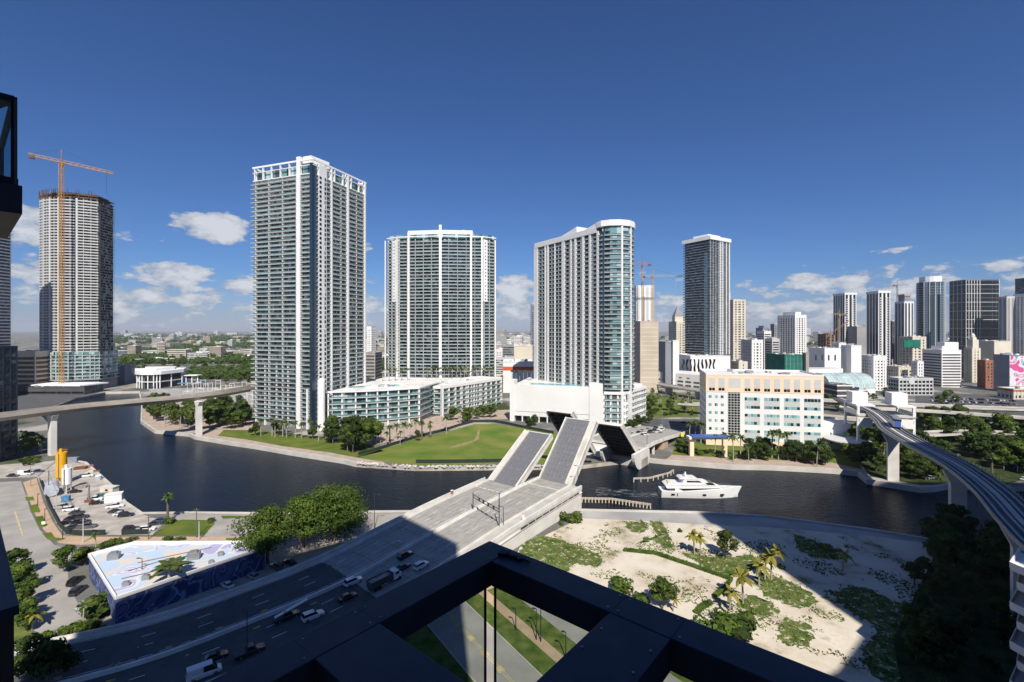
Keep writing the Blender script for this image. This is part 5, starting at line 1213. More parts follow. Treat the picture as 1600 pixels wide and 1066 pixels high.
for k in range(7):
    p = Pr[(9+k) % 16]; mb = MB(); mb.bar((*p, 0), (*p, zt), .9); mb.build('mullion', ['pale_grey'], t)
# black gridded slab
t_, P_, z_ = cb('office_tower', 'wide black glass slab tower with a thin white grid', 1484, 1561, 438, 700, 26, wall='dark_grey', style='plain', units=0, roof='dark_grey')
P_o = offset(P_, .15); mb = MB(); mb.ring(P_o, 0, z_, 0, [0, 3]); mb.build('glazing', ['black_pane'], t_)
for e, k in ((0, 12), (3, 4)):
    nn, dd = nrm(P_[e], P_[(e+1) % 4])
    for i in range(k+1):
        if e == 0 and 5 <= i < 12 and i != 5: continue
        shaft(t_, Vector(P_[e]).lerp(Vector(P_[(e+1) % 4]), i/k), dd, nn, .9, .35, 0, z_+1, 'grid_post', 'pale_grey', .1)
for i in range(1, 23):
    mb = MB(); mb.ring(offset(P_, .3), z_*i/22-.35, z_*i/22+(.35 if i % 2 else -.05), 0, [0, 3]); mb.build('grid_bar', ['pale_grey' if i % 2 else 'grey'], t_)
cb('office_tower', 'grey tower with vertical pale stripes right of the black gridded slab', 1560, 1586, 464, 660, 30, wall='pale_grey', style='stripes', bay=5, pier_w=2.2, win='grey')
cb('apartment_tower', 'white tower with a dark blue top at the right edge', 1583, 1640, 459, 640, 30, wall='white_wall', style='grid', fh=3.3, bay=5, pier_w=2.6)
cb('office_tower', 'dark blue glass tower top rising behind the white tower at the right edge', 1586, 1640, 434, 900, 30, wall='dark_grey', style='bands', win='blue_glass')
t_, P_, z_ = cb('office_block', 'cream block with a green glass front behind the striped office block', 1405, 1447, 527, 680, 36, wall='cream', style='grid', fh=4, bay=6, pier_w=3)
mb = MB(); mb.box((ax(1425, 679), 679.2, az_(537, 679)), (24, 1.2, 11)); mb.build('green_window', ['green_net'], t_)
t_, P_, z_ = cb('striped_office', 'grey and white office block with continuous horizontal bands and chamfered corner', 1441, 1502, 548, 570, 34, wall='white_wall', style='bands', fh=3.4, win='dark_grey', wh=.5, top=5)
mb = MB(); mb.prism([(P_[0][0]+9, 576), (P_[0][0]+26, 576), (P_[0][0]+26, 586), (P_[0][0]+9, 586)], z_, z_+10, 0); mb.build('penthouse', ['white_wall'], t_)
# deco tower
t_, P_, z_ = cb('deco_tower', 'slender cream art deco tower with a small domed top', 1506, 1532, 545, 620, 26, wall='cream', style='grid', fh=3.8, bay=4.5, pier_w=2.8, units=0)
cx, cy = sum(p[0] for p in P_)/4+1, sum(p[1] for p in P_)/4; w_ = (P_[1][0]-P_[0][0])
mb = MB(); mb.box((cx, cy, z_+6), (w_*.72, w_*.72, 12)); mb.box((cx, cy, z_+13.5), (w_*.45, w_*.45, 3)); mb.build('upper_stage', ['cream'], t_)
mb = MB(); mb.tube((cx, cy, z_+15), (cx, cy, z_+18), 2.6, n=12, r2=2.2); mb.tube((cx, cy, z_+18), (cx, cy, z_+20.5), 2.2, n=12, r2=.3); mb.build('dome', ['cream'], t_)
cb('office_block', 'blank cream block behind the brick building', 1527, 1580, 534, 640, 30, wall='cream', style='plain')
cb('office_block', 'red brick block with rows of windows and a pale base', 1527, 1553, 564, 560, 20, wall='brick', style='grid', fh=3.8, bay=4, pier_w=2)
t_, P_, z_ = cb('mural_building', 'slab building with a colourful abstract mural on its front and a grey side', 1552, 1602, 556, 520, 18, wall='blue_grey', style='plain')
def mural_mat(nm, cols, sc_, dist):
    m = bpy.data.materials.new(nm); m.use_nodes = True; M[nm] = m; nt = m.node_tree; N = nt.nodes; L = nt.links
    g = N.new('ShaderNodeNewGeometry'); n = N.new('ShaderNodeTexNoise'); n.inputs['Scale'].default_value = sc_; n.inputs['Detail'].default_value = 1.2; n.inputs['Distortion'].default_value = dist; L.new(g.outputs['Position'], n.inputs['Vector'])
    cr = N.new('ShaderNodeValToRGB'); cr.color_ramp.interpolation = 'CONSTANT'; e = cr.color_ramp.elements; k = len(cols)
    for i, c in enumerate(cols):
        x = e[i] if i < 2 else e.new(.5); x.position = .35+.30*i/k if i else 0; x.color = (*c, 1)
    L.new(n.outputs[0], cr.inputs[0]); L.new(cr.outputs[0], N['Principled BSDF'].inputs['Base Color']); N['Principled BSDF'].inputs['Roughness'].default_value = .8
mural_mat('mural_paint', [(.05, .25, .35), (.7, .62, .45), (.75, .10, .30), (.70, .40, .55), (.06, .35, .40), (.65, .60, .62), (.65, .30, .08), (.30, .55, .45), (.55, .08, .25), (.7, .6, .2)], .075, .9)
mural_mat('roof_mural', [(.38, .38, .56), (.62, .62, .64), (.42, .43, .62), (.66, .65, .63), (.45, .56, .68), (.66, .65, .62), (.40, .52, .50), (.60, .56, .50), (.42, .42, .60)], .11, .8)
mb = MB(); x0_ = P_[0][0]+.3; x1_ = P_[1][0]; mb.face([(x0_, 519.8, 7), (x1_, 519.8, 7), (x1_, 519.8, z_-.4), (x0_, 519.8, z_-.4)]); mb.build('mural', ['mural_paint'], t_)
t_, P_, z_ = cb('low_shop', 'low cream shop with an orange tiled roof edge below the mural', 1558, 1640, 609, 470, 16, wall='cream', style='grid', fh=5, bay=4, pier_w=1.6, units=1)
mb = MB(); mb.prism(offset(P_, .6), z_-1.6, z_-.2); mb.build('tile_edge', ['roof_red'], t_)
t_, P_, z_ = cb('office_block', 'white block with a regular grid of small square windows beside the glass hall', 1345, 1385, 557, 540, 26, wall='white_wall', style='grid', fh=3.5, bay=3.6, pier_w=2.0, win='black_pane', wh=.45)
t_, P_, z_ = cb('office_block', 'low four storey grey office with black window rows and an arched centre', 1388, 1458, 592, 500, 14, wall='pale_grey', style='grid', fh=4.0, bay=4, pier_w=.9, win='black_pane', wh=.6)
mb = MB(); q = ax(1424, 500); mb.tube((q, 499.4, z_-3), (q, 500.2, z_-3), 3.2, n=20); mb.build('arch', ['pale_grey'], t_)
t_, P_, z_ = cb('low_block', 'long low block with a terracotta roof behind the four storey grey office', 1384, 1440, 574, 580, 20, wall='cream', style='grid', fh=4, bay=4, pier_w=2, roof='roof_red')
cb('low_block', 'small white block right of the terracotta roofed block', 1424, 1443, 566, 560, 16, wall='white_wall', style='grid', bay=3, pier_w=1.6)
# barrel glass hall and parking decks
t = thing('glass_hall', 'pale turquoise glazed barrel roof hall with a white end arch', 'building', (ax(1325, 500), 510, 0)); OCC.append((ax(1325, 500), 510, 34))
mb = MB(); x0_, x1_ = ax(1288, 500), ax(1357, 500); q = []
for k in range(11): a = math.pi*k/10; q.append((490+20*(1-math.cos(a)), 9+14*math.sin(a)))
for k in range(10): mb.face([(x0_, *q[k]), (x1_, *q[k]), (x1_, *q[k+1]), (x0_, *q[k+1])])
for x in (x0_, x1_): mb.face([(x, *p) for p in q])
mb.build('barrel_roof', ['hall_glass'], t); mb = MB(); mb.prism([(x0_, 490.5), (x1_, 490.5), (x1_, 530), (x0_, 530)], 0, 9); mb.build('wall', ['white_wall'], t)
for k in range(9): x = x0_+(x1_-x0_)*k/8; mb = MB(); [mb.bar((x, q[i][0]-.1, q[i][1]+.1), (x, q[i+1][0]-.1, q[i+1][1]+.1), .4) for i in range(6)]; mb.build('rib', ['white_paint'], t)
mb = MB(); mb.prism([(x0_-12, 515), (x1_-6, 530), (x1_-6, 548), (x0_-12, 545)], 0, 26, 0, 1); mb.build('rear_hall', ['white_wall', 'pale_grey'], t)
t_, P_, z_ = cb('parking_garage', 'open white parking decks below the glass hall', 1284, 1332, 603, 430, 22, wall='dark_grey', style='plain', roof='roof_grey', units=2)
for k in range(5): mb = MB(); mb.ring(offset(P_, .3), z_*k/4-.6+.2, z_*k/4+.6+.2, 0, [0, 3]); mb.build('deck_edge', ['white_wall'], t_)
t_, P_, z_ = cb('parking_garage', 'lower curved white parking ramp next to the open decks', 1328, 1356, 610, 420, 16, wall='dark_grey', style='plain', roof='roof_grey', units=2)
for k in range(4): mb = MB(); mb.ring(offset(P_, .3), z_*k/3-.6+.2, z_*k/3+.6+.2, 0, [0, 3]); mb.build('deck_edge', ['white_wall'], t_)
# left middle distance
cb('apartment_block', 'slim white tower in the gap left of the middle tower', 573, 587, 511, 800, 26, wall='white_wall', style='grid', bay=4, pier_w=1.8)
cb('parking_garage', 'low brown parking garage seen in the gap left of the middle tower', 569, 597, 552, 560, 30, wall='raw_concrete', style='bands', fh=4, win='dark_grey')
cb('office_block', 'beige blank warehouse left of the rounded tower', 803, 832, 541, 620, 40, wall='cream', style='plain')
cb('office_block', 'grey glass low block behind the white warehouse, left of the rounded tower', 785, 812, 539, 800, 40, wall='grey', style='bands', win='dark_glass')
t_, P_, z_ = cb('warehouse', 'white warehouse with a broad red band left of the rounded tower', 786, 834, 566, 520, 30, wall='white_wall', style='plain')
mb = MB(); mb.ring(offset(P_, .3), z_-9, z_-5, 0, [0, 1, 3]); mb.build('red_band', ['red_band'], t_)
# mural roofed building in the foreground left
Pm = ccw([at(139, 869, 6), at(210, 850, 6), at(397, 849, 6), at(414, 857, 6), at(181, 937, 6)])
t = thing('painted_warehouse', 'low warehouse with a lavender and white painted roof and blue painted walls', 'building', (*at(260, 890, 6), 0))
mb = MB(); mb.prism(Pm, 0, 6.0, 0, 1); mb.build('wall', ['wall_mural', 'roof_mural'], t) if False else None
mural_mat('wall_mural', [(.03, .045, .13), (.07, .10, .26), (.22, .26, .38), (.035, .055, .16), (.09, .12, .25), (.05, .08, .20)], .25, 1.0)  # wall paint darkened to carry the deep shade on this side
mb.build('wall', ['wall_mural', 'roof_mural'], t)
for i in range(len(Pm)):
    a, b = Pm[i], Pm[(i+1) % len(Pm)]; mb = MB(); mb.bar((*a, 6.35), (*b, 6.35), .45, .8); mb.build('parapet', ['white_wall'], t)
for x, y, s_ in ((178, 873, 2.6), (262, 880, 1.6), (303, 873, 3.0), (228, 905, 1.6), (345, 868, 1.4), (197, 915, 1.5), (330, 880, 1.2)):
    p = at(x, y, 6); mb = MB(); mb.box((*p, 6+s_*.3), (s_, s_*.8, s_*.6), .4); mb.box((p[0], p[1], 6+s_*.65), (s_*.6, s_*.5, s_*.2), .4); mb.build('roof_unit', ['steel_grey'], t)
for x0, y0, x1, y1 in ((200, 893, 268, 872), (215, 880, 330, 856), (190, 905, 300, 880)):
    p, q = at(x0, y0, 6), at(x1, y1, 6); mb = MB(); mb.bar((*p, 6.1), (*q, 6.1), .15); mb.build('pipe', ['rust'], t)

def infill():
    rng = random.Random(23); n = 0; used = []; k = 0
    while n < 46 and k < 3000:
        k += 1; px = rng.choice([rng.uniform(1130, 1500), rng.uniform(1130, 1500), rng.uniform(770, 832), rng.uniform(1500, 1600), rng.uniform(990, 1060)]); Y = rng.uniform(545, 1050); x = ax(px, Y); w_ = rng.uniform(16, 34); r = w_*.55
        if any((x-a)**2+(Y+8-b)**2 < (r+c*.8)**2 for a, b, c in OCC) or any((x-a)**2+(Y-b)**2 < (r+c)**2 for a, b, c in used) or (px > 1420 and Y < 570): continue
        h = rng.choice([8, 11, 15, 19, 24, 30]) if Y > 650 else rng.choice([7, 10, 14]); wl, wn = rng.choice([('white_wall', 'white'), ('cream', 'cream'), ('pale_grey', 'pale grey'), ('beige', 'tan'), ('white_wall', 'white')]); st_n, sn = rng.choice([('grid', 'gridded windows'), ('bands', 'banded windows'), ('grid', 'gridded windows')])
        z_n = 'left of the rounded tower' if px < 840 else ('behind the long white garage' if px < 1070 else ('behind the peach office building' if px < 1290 else 'beyond the station'))
        hw = w_/2*F/Y; cb('low_block', f'{"low" if h < 12 else "mid height"} {wn} block with {sn} {z_n}', px-hw*1.15, px+hw*1.15, 515-(h-70)*F/Y, Y, rng.uniform(12, 24), 0, wl, st_n, bay=rng.uniform(3.5, 6), fh=3.6, roof=rng.choice(['roof_white', 'roof_grey', 'roof_white', 'roof_red']), group=f'low blocks {z_n}', units=4)
        used.append((x, Y, r)); n += 1
infill()
# ================================================================ SPREAD OF THE CITY
def filler():
    rng = random.Random(11); proto = []
    for k in range(8):
        w_, d_, h_ = [(22, 16, 6), (34, 20, 8), (26, 26, 14), (40, 18, 18), (20, 18, 30), (50, 30, 9), (28, 20, 45), (16, 14, 5)][k]
        mb = MB(); z = 0; fh = 3.6; 
        while z < h_-1: 
            mb.box((0, 0, z+fh*.25), (w_, d_, fh*.5), 0, 0); mb.box((0, 0, z+fh*.75), (w_-.6, d_-.6, fh*.5), 0, 2); z += fh
        mb.box((0, 0, z+.5), (w_+.4, d_+.4, 1.0), 0, 0, 1)
        if k in (1, 2, 4, 6): mb.box((w_*.1, 0, z+2), (w_*.3, d_*.4, 3), 0, 0, 1)
        proto.append((mb, (w_, d_, z)))
    walls = ['white_wall', 'cream', 'pale_grey', 'white_wall', 'beige', 'white_wall']; roofs = ['roof_white', 'roof_grey', 'roof_white', 'roof_red', 'roof_white', 'cream']
    protos = []
    for k, (mb, dm) in enumerate(proto):
        for j in range(3):
            o = mb.build('city_building', [walls[(k+j*2) % 6], roofs[(k*2+j) % 6], 'small_window'], None); protos.append((o, dm, k)); C.objects.unlink(o)
    n = 0; used = []; tries = 0
    lbl = {0: ('small pale building in the far suburbs on the left skyline', 'far suburb buildings at left'), 1: ('small pale building far behind, between the big condominium towers', 'far buildings between the towers'), 2: ('small pale building in the far downtown skyline at right', 'far downtown buildings at right')}
    while n < 285 and tries < 6000:
        tries += 1
        px = rng.choice([rng.uniform(150, 400), rng.uniform(150, 400), rng.uniform(560, 605), rng.uniform(765, 842), rng.uniform(765, 842), rng.uniform(985, 1600), rng.uniform(985, 1600)]); py = 516.5+rng.random()**1.7*52
        Y = H*F/(py-515)
        if Y > 7000 or Y < 640: continue
        x = ax(px, Y)
        if px < 420 and Y < 760: continue
        r = 22+Y*.004
        if any((x-a)**2+(Y-b)**2 < (r+c)**2 for a, b, c in OCC) or any((x-a)**2+(Y-b)**2 < (r*1.5)**2 for a, b in used): continue
        if Y < 1100: cand = [p for p in protos if p[2] in (0, 1, 2, 5, 7)]
        else: cand = [p for p in protos if p[2] not in (0, 7)] if px > 600 else [p for p in protos if p[2] != 7]
        o, dm, k = rng.choice(cand)
        if k == 6 and (rng.random() < .75 or px < 420): continue
        c = o.copy(); C.objects.link(c); s = 1.0+max(0, Y-1500)/3500
        c.scale = (s*rng.uniform(.8, 1.5), s*rng.uniform(.8, 1.3), rng.uniform(.8, 1.2)*(1+max(0, Y-2500)/7000)); c.rotation_euler = (0, 0, rng.choice([0, .1, 1.57, -.2, .5]))
        c.location = (x, Y, 0); z_ = 0 if px < 500 else (1 if px < 850 else 2)
        wl = c.data.materials[0].name.replace('_wall', '').replace('_', ' '); rl = c.data.materials[1].name.replace('roof_', '').replace('_', ' '); sz = {0: 'small low', 1: 'long low', 2: 'square mid height', 3: 'long mid height', 4: 'slim tall', 5: 'wide flat', 6: 'tall slab', 7: 'tiny low'}[k]
        tag(c, f'{sz} {wl} building with a {rl} roof, '+('far suburbs at left', 'far city between the towers', 'far downtown at right')[z_], 'building', f'{sz} {wl} {rl} roofed '+lbl[z_][1]); used.append((x, Y)); n += 1
    for o, _, _ in protos: bpy.data.objects.remove(o)
filler()
# ================================================================ PLANTS
def leafy(mb, pts_r, n, size, rng, flat=.75, m=0, up=.25):
    """n leaf sprays on the outside of the given lobes (centre, radius)"""
    tot = sum(r*r for _, r in pts_r)
    for c, r in pts_r:
        k = max(3, int(n*r*r/tot))
        for i in range(k):
            v = Vector((rng.gauss(0, 1), rng.gauss(0, 1), rng.gauss(0, 1)+up)).normalized()
            p = c+Vector((v.x*r, v.y*r, v.z*r*flat))*rng.uniform(.62, 1.08)
            a = Vector((rng.gauss(0, 1), rng.gauss(0, 1), rng.gauss(0, .6)))
            a = (a-v*a.dot(v)*.75).normalized(); b = v.cross(a)
            if b.length < .1: b = Vector((0, 0, 1)).cross(a)
            b = (b.normalized()+v*rng.uniform(-.5, .5)).normalized(); s = size*rng.uniform(.55, 1.2)
            mb.face([p-a*s*.6, p-b*s*.42, p+a*s*.6, p+b*s*.42], m)
def crown_pts(rng, R_, hh, z0, n, lo=.28, hi=.45):
    out = []
    for i in range(n):
        a = rng.uniform(0, 6.283); q = math.sqrt(rng.random())*(1-lo); z = rng.random()
        k = math.sqrt(max(.05, 1-(z*1.6-.6)**2)) if z > .35 else .9
        out.append((Vector((math.cos(a)*q*R_*k, math.sin(a)*q*R_*k, z0+hh*z)), R_*rng.uniform(lo, hi)))
    return out
def make_tree(name, seed, R_, h, z0, lobes, nl, size, m='foliage', tm='bark', tr=.3, limbs=5, flat=.7):
    rng = random.Random(seed); root = thing(name, '', 'tree'); mb = MB()
    L_ = crown_pts(rng, R_, (h-z0)*.78, z0+(h-z0)*.1, lobes); leafy(mb, L_, nl, size, rng, flat)
    mb.build('crown', [m], root)
    mb = MB(); mb.tube((0, 0, -.3), (0, 0, z0*.9), tr, n=7, r2=tr*.7)
    for i in range(limbs):
        c = L_[i*len(L_)//limbs][0]; mb.tube((0, 0, z0*.75), tuple(Vector((0, 0, z0*.6)).lerp(c, .9)), tr*.55, n=5, r2=tr*.15)
    mb.build('trunk', [tm], root); return root
def make_palm(name, seed, h, L_=2.6, n=16, m='palm_leaf', tm='palm_bark', tr=.17, droop=.9, lean=.3):
    rng = random.Random(seed); root = thing(name, '', 'palm tree'); mb = MB(); top = Vector((lean, lean*.4, h))
    for i in range(n):
        a = 6.283*i/n+rng.uniform(-.2, .2); el = rng.uniform(-.25, 1.15); d = Vector((math.cos(a), math.sin(a), 0)); r = Vector((-d.y, d.x, 0)); pts = []
        LL = L_*rng.uniform(.8, 1.1)
        for k in range(6):
            t = k/5; z = math.sin(el)*LL*t-droop*LL*.55*t*t*(1.15-.3*el); pts.append(top+d*(math.cos(el)*LL*t*(1-.12*t))+Vector((0, 0, z)))
        for k in range(5):
            p, q = pts[k], pts[k+1]; w1 = LL*.17*math.sin(math.pi*min(1, (k+.6)/5.6))+.05; w2 = LL*.17*math.sin(math.pi*min(1, (k+1.6)/5.6))+.02
            dn = Vector((0, 0, -.55)); mb.face([p, q, q+(r+dn)*w2, p+(r+dn)*w1]); mb.face([q, p, p+(-r+dn)*w1, q+(-r+dn)*w2])
    mb.build('crown', [m], root)
    mb = MB(); a = Vector((0, 0, -.3))
    for k in range(4):
        b = Vector((lean*((k+1)/4)**1.5, lean*.4*((k+1)/4)**1.5, h*(k+1)/4)); mb.tube(a, b, tr*(1.35-.12*k), n=7, r2=tr*(1.35-.12*(k+1))); a = b
    mb.build('trunk', [tm], root); return root
def make_shrub(name, seed, R_, h, nl, size, m='foliage', cat='shrub'):
    rng = random.Random(seed); mb = MB(); L_ = [(Vector((rng.uniform(-.6, .6)*R_, rng.uniform(-.6, .6)*R_, h*rng.uniform(.3, .65))), R_*rng.uniform(.35, .55)) for _ in range(9)]
    leafy(mb, L_, nl, size, rng, .8); o = mb.build(name, [m]); return tag(o, '', cat)
TR = [make_tree('broadleaf_tree', 21+i, 4.6, 9.5, 3.0, 13, 1300, .85, 'foliage') for i in range(3)]
TD = [make_tree('dark_tree', 31+i, 4.8, 9.5, 2.6, 13, 1200, .9, 'foliage_dark') for i in range(2)]
PA = [make_palm('palm_tree', 41, 8.5), make_palm('palm_tree', 42, 10, 2.8, 18, lean=.6), make_palm('palm_tree', 43, 7, 2.4, 14, lean=-.3)]
PY = [make_palm('coconut_palm', 51, 4.6, 2.5, 15, 'palm_yellow', tr=.14, lean=.3), make_palm('coconut_palm', 52, 3.4, 2.1, 13, 'palm_yellow', tr=.13)]
PD = make_palm('date_palm', 61, 9, 2.5, 34, 'palm_leaf', 'bark', .36, .75, .1)
SH = [make_shrub('shrub', 71+i, 1.8, 2.4, 420, .5, ['foliage', 'foliage_bright', 'foliage_dark'][i]) for i in range(3)]
def put(o, x, y, h, label, group=None, z=0, rot=None, rng=random.Random(5), wide=1):
    base = BH[o.name]; s = h/base
    c = copy_tree(o, (x, y, z), rng.uniform(0, 6.28) if rot is None else rot, (s*wide, s*wide, s), label, group=group); return c
BH = {}
for o in TR+TD: BH[o.name] = 9.5
for o, h_ in zip(PA, (8.5, 10, 7)): BH[o.name] = h_
for o, h_ in zip(PY, (4.6, 3.4)): BH[o.name] = h_
BH[PD.name] = 9
for o in SH: BH[o.name] = 2.6
def inside(p, poly):
    r = False; n = len(poly)
    for i in range(n):
        a, b = poly[i], poly[i-1]
        if (a[1] > p[1]) != (b[1] > p[1]) and p[0] < (b[0]-a[0])*(p[1]-a[1])/(b[1]-a[1])+a[0]: r = not r
    return r
def grove(q, n, kinds, h0, h1, label, group, seed=1, md=4.0, z=0, wide=1, world=False):
    rng = random.Random(seed); P = q if world else pxs(q); xs = [p[0] for p in P]; ys = [p[1] for p in P]; pts = []; k = 0
    while len(pts) < n and k < 4000:
        k += 1; p = (rng.uniform(min(xs), max(xs)), rng.uniform(min(ys), max(ys)))
        if not inside(p, P) or any((p[0]-a)**2+(p[1]-b)**2 < md*md for a, b in pts): continue
        pts.append(p)
    us = sorted(p[0]/max(1, p[1]) for p in pts); vs = sorted(p[1] for p in pts); nn_ = len(pts)
    for p in pts:
        lb = label
        if nn_ >= 9 and len(label.split()) <= 14:
            u, v = us.index(p[0]/max(1, p[1]))/nn_, vs.index(p[1])/nn_
            lb += ', '+('front' if v < .5 else 'back')+' '+(('left', 'centre', 'right')[min(2, int(u*3))])
        k_ = rng.choice(kinds)
        if 'palm or' in lb: lb = lb.replace('palm or small tree' if 'small' in lb else 'palm or tree', 'palm' if k_ in PA else 'small leafy tree')
        put(k_, p[0], p[1], rng.uniform(h0, h1), lb, group, z, wide=wide, rng=rng)
grove([(222, 640), (300, 645), (312, 675), (262, 672), (226, 655)], 26, PA+[TR[0], TR[1]], 9, 12, 'palm or small tree crowding the wooded point under the left guideway', 'trees on the left point', 2, 3.8)
grove([(232, 628), (262, 628), (262, 645), (228, 650)], 7, TR, 9, 12, 'leafy tree at the tip of the wooded point by the left guideway', 'leafy trees at the tip of the point', 3, 5)
grove([(318, 640), (396, 640), (396, 668), (345, 672), (322, 672)], 22, TR+TD, 11, 15, 'dense dark tree between the right guideway pier and the tall left tower', 'tree belt left of the tall tower', 4, 5.5)
grove([(268, 640), (305, 640), (305, 660), (262, 662)], 6, TR, 8, 11, 'umbrella shaped tree on the point, left of the guideway pier', 'trees left of the guideway pier', 5, 6)
grove([(508, 690), (545, 684), (590, 690), (585, 706), (545, 708), (512, 700)], 15, TR+TD, 12, 18, 'tall dense dark tree in the clump between the white column and the green field', 'dark clump by the field', 6, 5, wide=.9)
grove([(398, 676), (500, 682), (500, 690), (398, 682)], 14, PA+TD, 8, 11, 'palm on the lawn at the foot of the tall left tower', 'palms at the tall tower', 7, 4)
grove([(590, 690), (700, 672), (700, 680), (600, 702)], 15, PA+[PD], 7, 11, 'feathery palm along the dark fence above the green field', 'palms along the field fence', 8, 5)
grove([(700, 655), (790, 640), (795, 652), (705, 666)], 15, PA+TR, 7, 11, 'palm or tree in front of the straight low white block', 'trees in front of the low block', 9, 5)
put(TR[1], *at(730, 662), 12, 'broad shade tree in front of the corner of the straight low block')
put(TR[2], *at(653, 690), 8, 'narrow bushy tree standing right at the bend of the dark field fence', wide=.6)
for k in range(17): put(PA[k % 3], ax(668+k*6.4, 462), 462+(k % 3)*2, 10+(k*7 % 5)*.5, 'palm in the dense row on the roof terrace before the middle tower', 'roof terrace palm row', 21.5)
for k in range(5): put(PA[k % 3], ax(598+k*9, 440), 440+k*2, 11, 'palm on the podium roof near the left foot of the middle tower', 'palms at the left foot of the middle tower', 21.5)
for k in range(6): put(PA[k % 3], ax(800+k*6, 405), 405, 8, 'palm on the white podium beside its pool', 'palms on the white podium', 26.5)
grove([(806, 662), (840, 664), (840, 672), (806, 668)], 4, TD, 6, 8, 'small dark tree in front of the garage opening of the white podium', 'trees at the podium opening', 10, 4)
grove([(978, 672), (1015, 656), (1016, 662), (984, 680)], 9, TD, 6, 8, 'clipped dark tree lining the foot of the glazed liner block', 'trees at the liner block', 11, 4)
grove([(1012, 622), (1086, 630), (1084, 648), (1010, 645)], 16, PA+[TR[0]], 8, 12, 'palm in the sunny garden below the freeway ramp', 'garden palms', 12, 6)
grove([(1010, 632), (1085, 640), (1085, 652), (1010, 650)], 12, SH, 2.5, 4.5, 'green shrub in the garden below the freeway ramp', 'garden shrubs', 13, 5)
for i, (px, py, h) in enumerate(((1077, 692, 12), (1086, 690, 13), (1095, 693, 12))): put(PA[i], *at(px, py), h, 'palm in the tight trio at the left corner of the peach office building', 'corner palm trio')
for i, (px, py, h, l) in enumerate(((1117, 713, 11, 'slim palm right of the blue canopied portal'), (1146, 722, 14, 'tallest palm on the promenade in front of the dark window grid'), (1157, 716, 12, 'palm right behind the tallest promenade palm'), (1132, 712, 12, 'palm left behind the tallest promenade palm'),
        (1206, 716, 14, 'leftmost palm of the tall group before the window strips'), (1216, 718, 15, 'tallest palm of the group before the window strips'), (1228, 716, 13, 'rightmost palm of the group before the window strips'), (1276, 730, 11, 'lone palm at the right corner of the peach office building'), (1291, 724, 10, 'short palm by the round canopy'), (1170, 722, 8, 'short palm on the promenade left of the round dark trees'))):
    put(PA[i % 2], *at(px, py), h, l)
grove([(1165, 708), (1205, 708), (1205, 722), (1168, 720)], 8, TD, 8, 10, 'round dark tree on the promenade left of the tall palm group', 'round trees on the promenade', 14, 4)
grove([(1228, 712), (1292, 716), (1290, 728), (1228, 724)], 13, TD, 8, 10.5, 'round dark tree on the promenade at the right end of the peach building', 'round trees at the right end', 15, 4)
grove([(1058, 692), (1078, 700), (1080, 712), (1060, 706)], 6, SH+[TR[0]], 4, 6.5, 'leafy shrub beside the far bridge end', 'shrubs by the bridge end', 16, 3)
grove([(1085, 706), (1160, 712), (1160, 720), (1085, 716)], 10, SH, 2, 3.6, 'rounded shrub on the promenade bed near the portal', 'promenade shrubs', 17, 3.5)
c = put(SH[0], *at(1128, 712), 3.4, 'magenta flowering bush beside the tall promenade palm'); c.data = c.data.copy(); c.data.materials[0] = M['foliage_red']
grove([(1318, 695), (1350, 680), (1385, 690), (1385, 742), (1350, 740), (1320, 725)], 20, TR+TD+PA[:1], 8, 12, 'dark tree between the round canopy and the near guideway pier', 'grove left of the guideway pier', 18, 5)
grove([(1412, 705), (1450, 700), (1490, 730), (1488, 752), (1450, 755), (1412, 745)], 20, TR+TD, 8, 12, 'dark tree on the bank right of the near guideway pier', 'grove right of the guideway pier', 19, 5)
grove([(1432, 655), (1530, 665), (1640, 690), (1640, 748), (1560, 735), (1500, 705), (1445, 680)], 66, TR+TD, 8, 14, 'dense dark tree in the park beyond the curved guideway', 'park grove beyond the guideway', 20, 5.4)
grove([(1290, 622), (1345, 628), (1345, 650), (1290, 645)], 9, TR, 9, 12, 'tree between the peach office building and the station', 'trees left of the station', 21, 7)
put(PD, *at(1550, 742), 9, 'shaggy palm standing out at the front of the park grove'); put(TR[1], *at(1568, 690), 17, 'tallest broad tree of the park grove near the right edge')
grove([(1400, 648), (1500, 655), (1500, 660), (1400, 655)], 6, TR, 8, 11, 'tree under the slim guideway right of the station', 'trees under the slim guideway', 28, 8)
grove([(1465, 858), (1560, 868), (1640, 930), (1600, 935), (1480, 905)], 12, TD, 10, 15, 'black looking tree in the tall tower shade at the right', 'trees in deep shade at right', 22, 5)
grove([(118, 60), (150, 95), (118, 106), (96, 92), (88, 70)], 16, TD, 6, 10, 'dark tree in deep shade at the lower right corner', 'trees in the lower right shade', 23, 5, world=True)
grove([(22, 690), (78, 700), (84, 706), (30, 716)], 10, PA+[TR[0]], 7, 10, 'palm on the west bank left of the guideway pier', 'palms on the west bank', 24, 5)
grove([(30, 722), (60, 718), (62, 724), (30, 730)], 5, SH, 2.5, 4, 'shrub at the foot of the dark block on the left bank', 'shrubs by the dark block', 25, 3)
grove([(1400, 905), (1500, 885), (1640, 940), (1640, 1075), (1420, 1075), (1390, 1000)], 26, TD, 4.5, 8, 'dark low tree in the shaded thicket at the lower right', 'shaded thicket lower right', 33, 3.5)
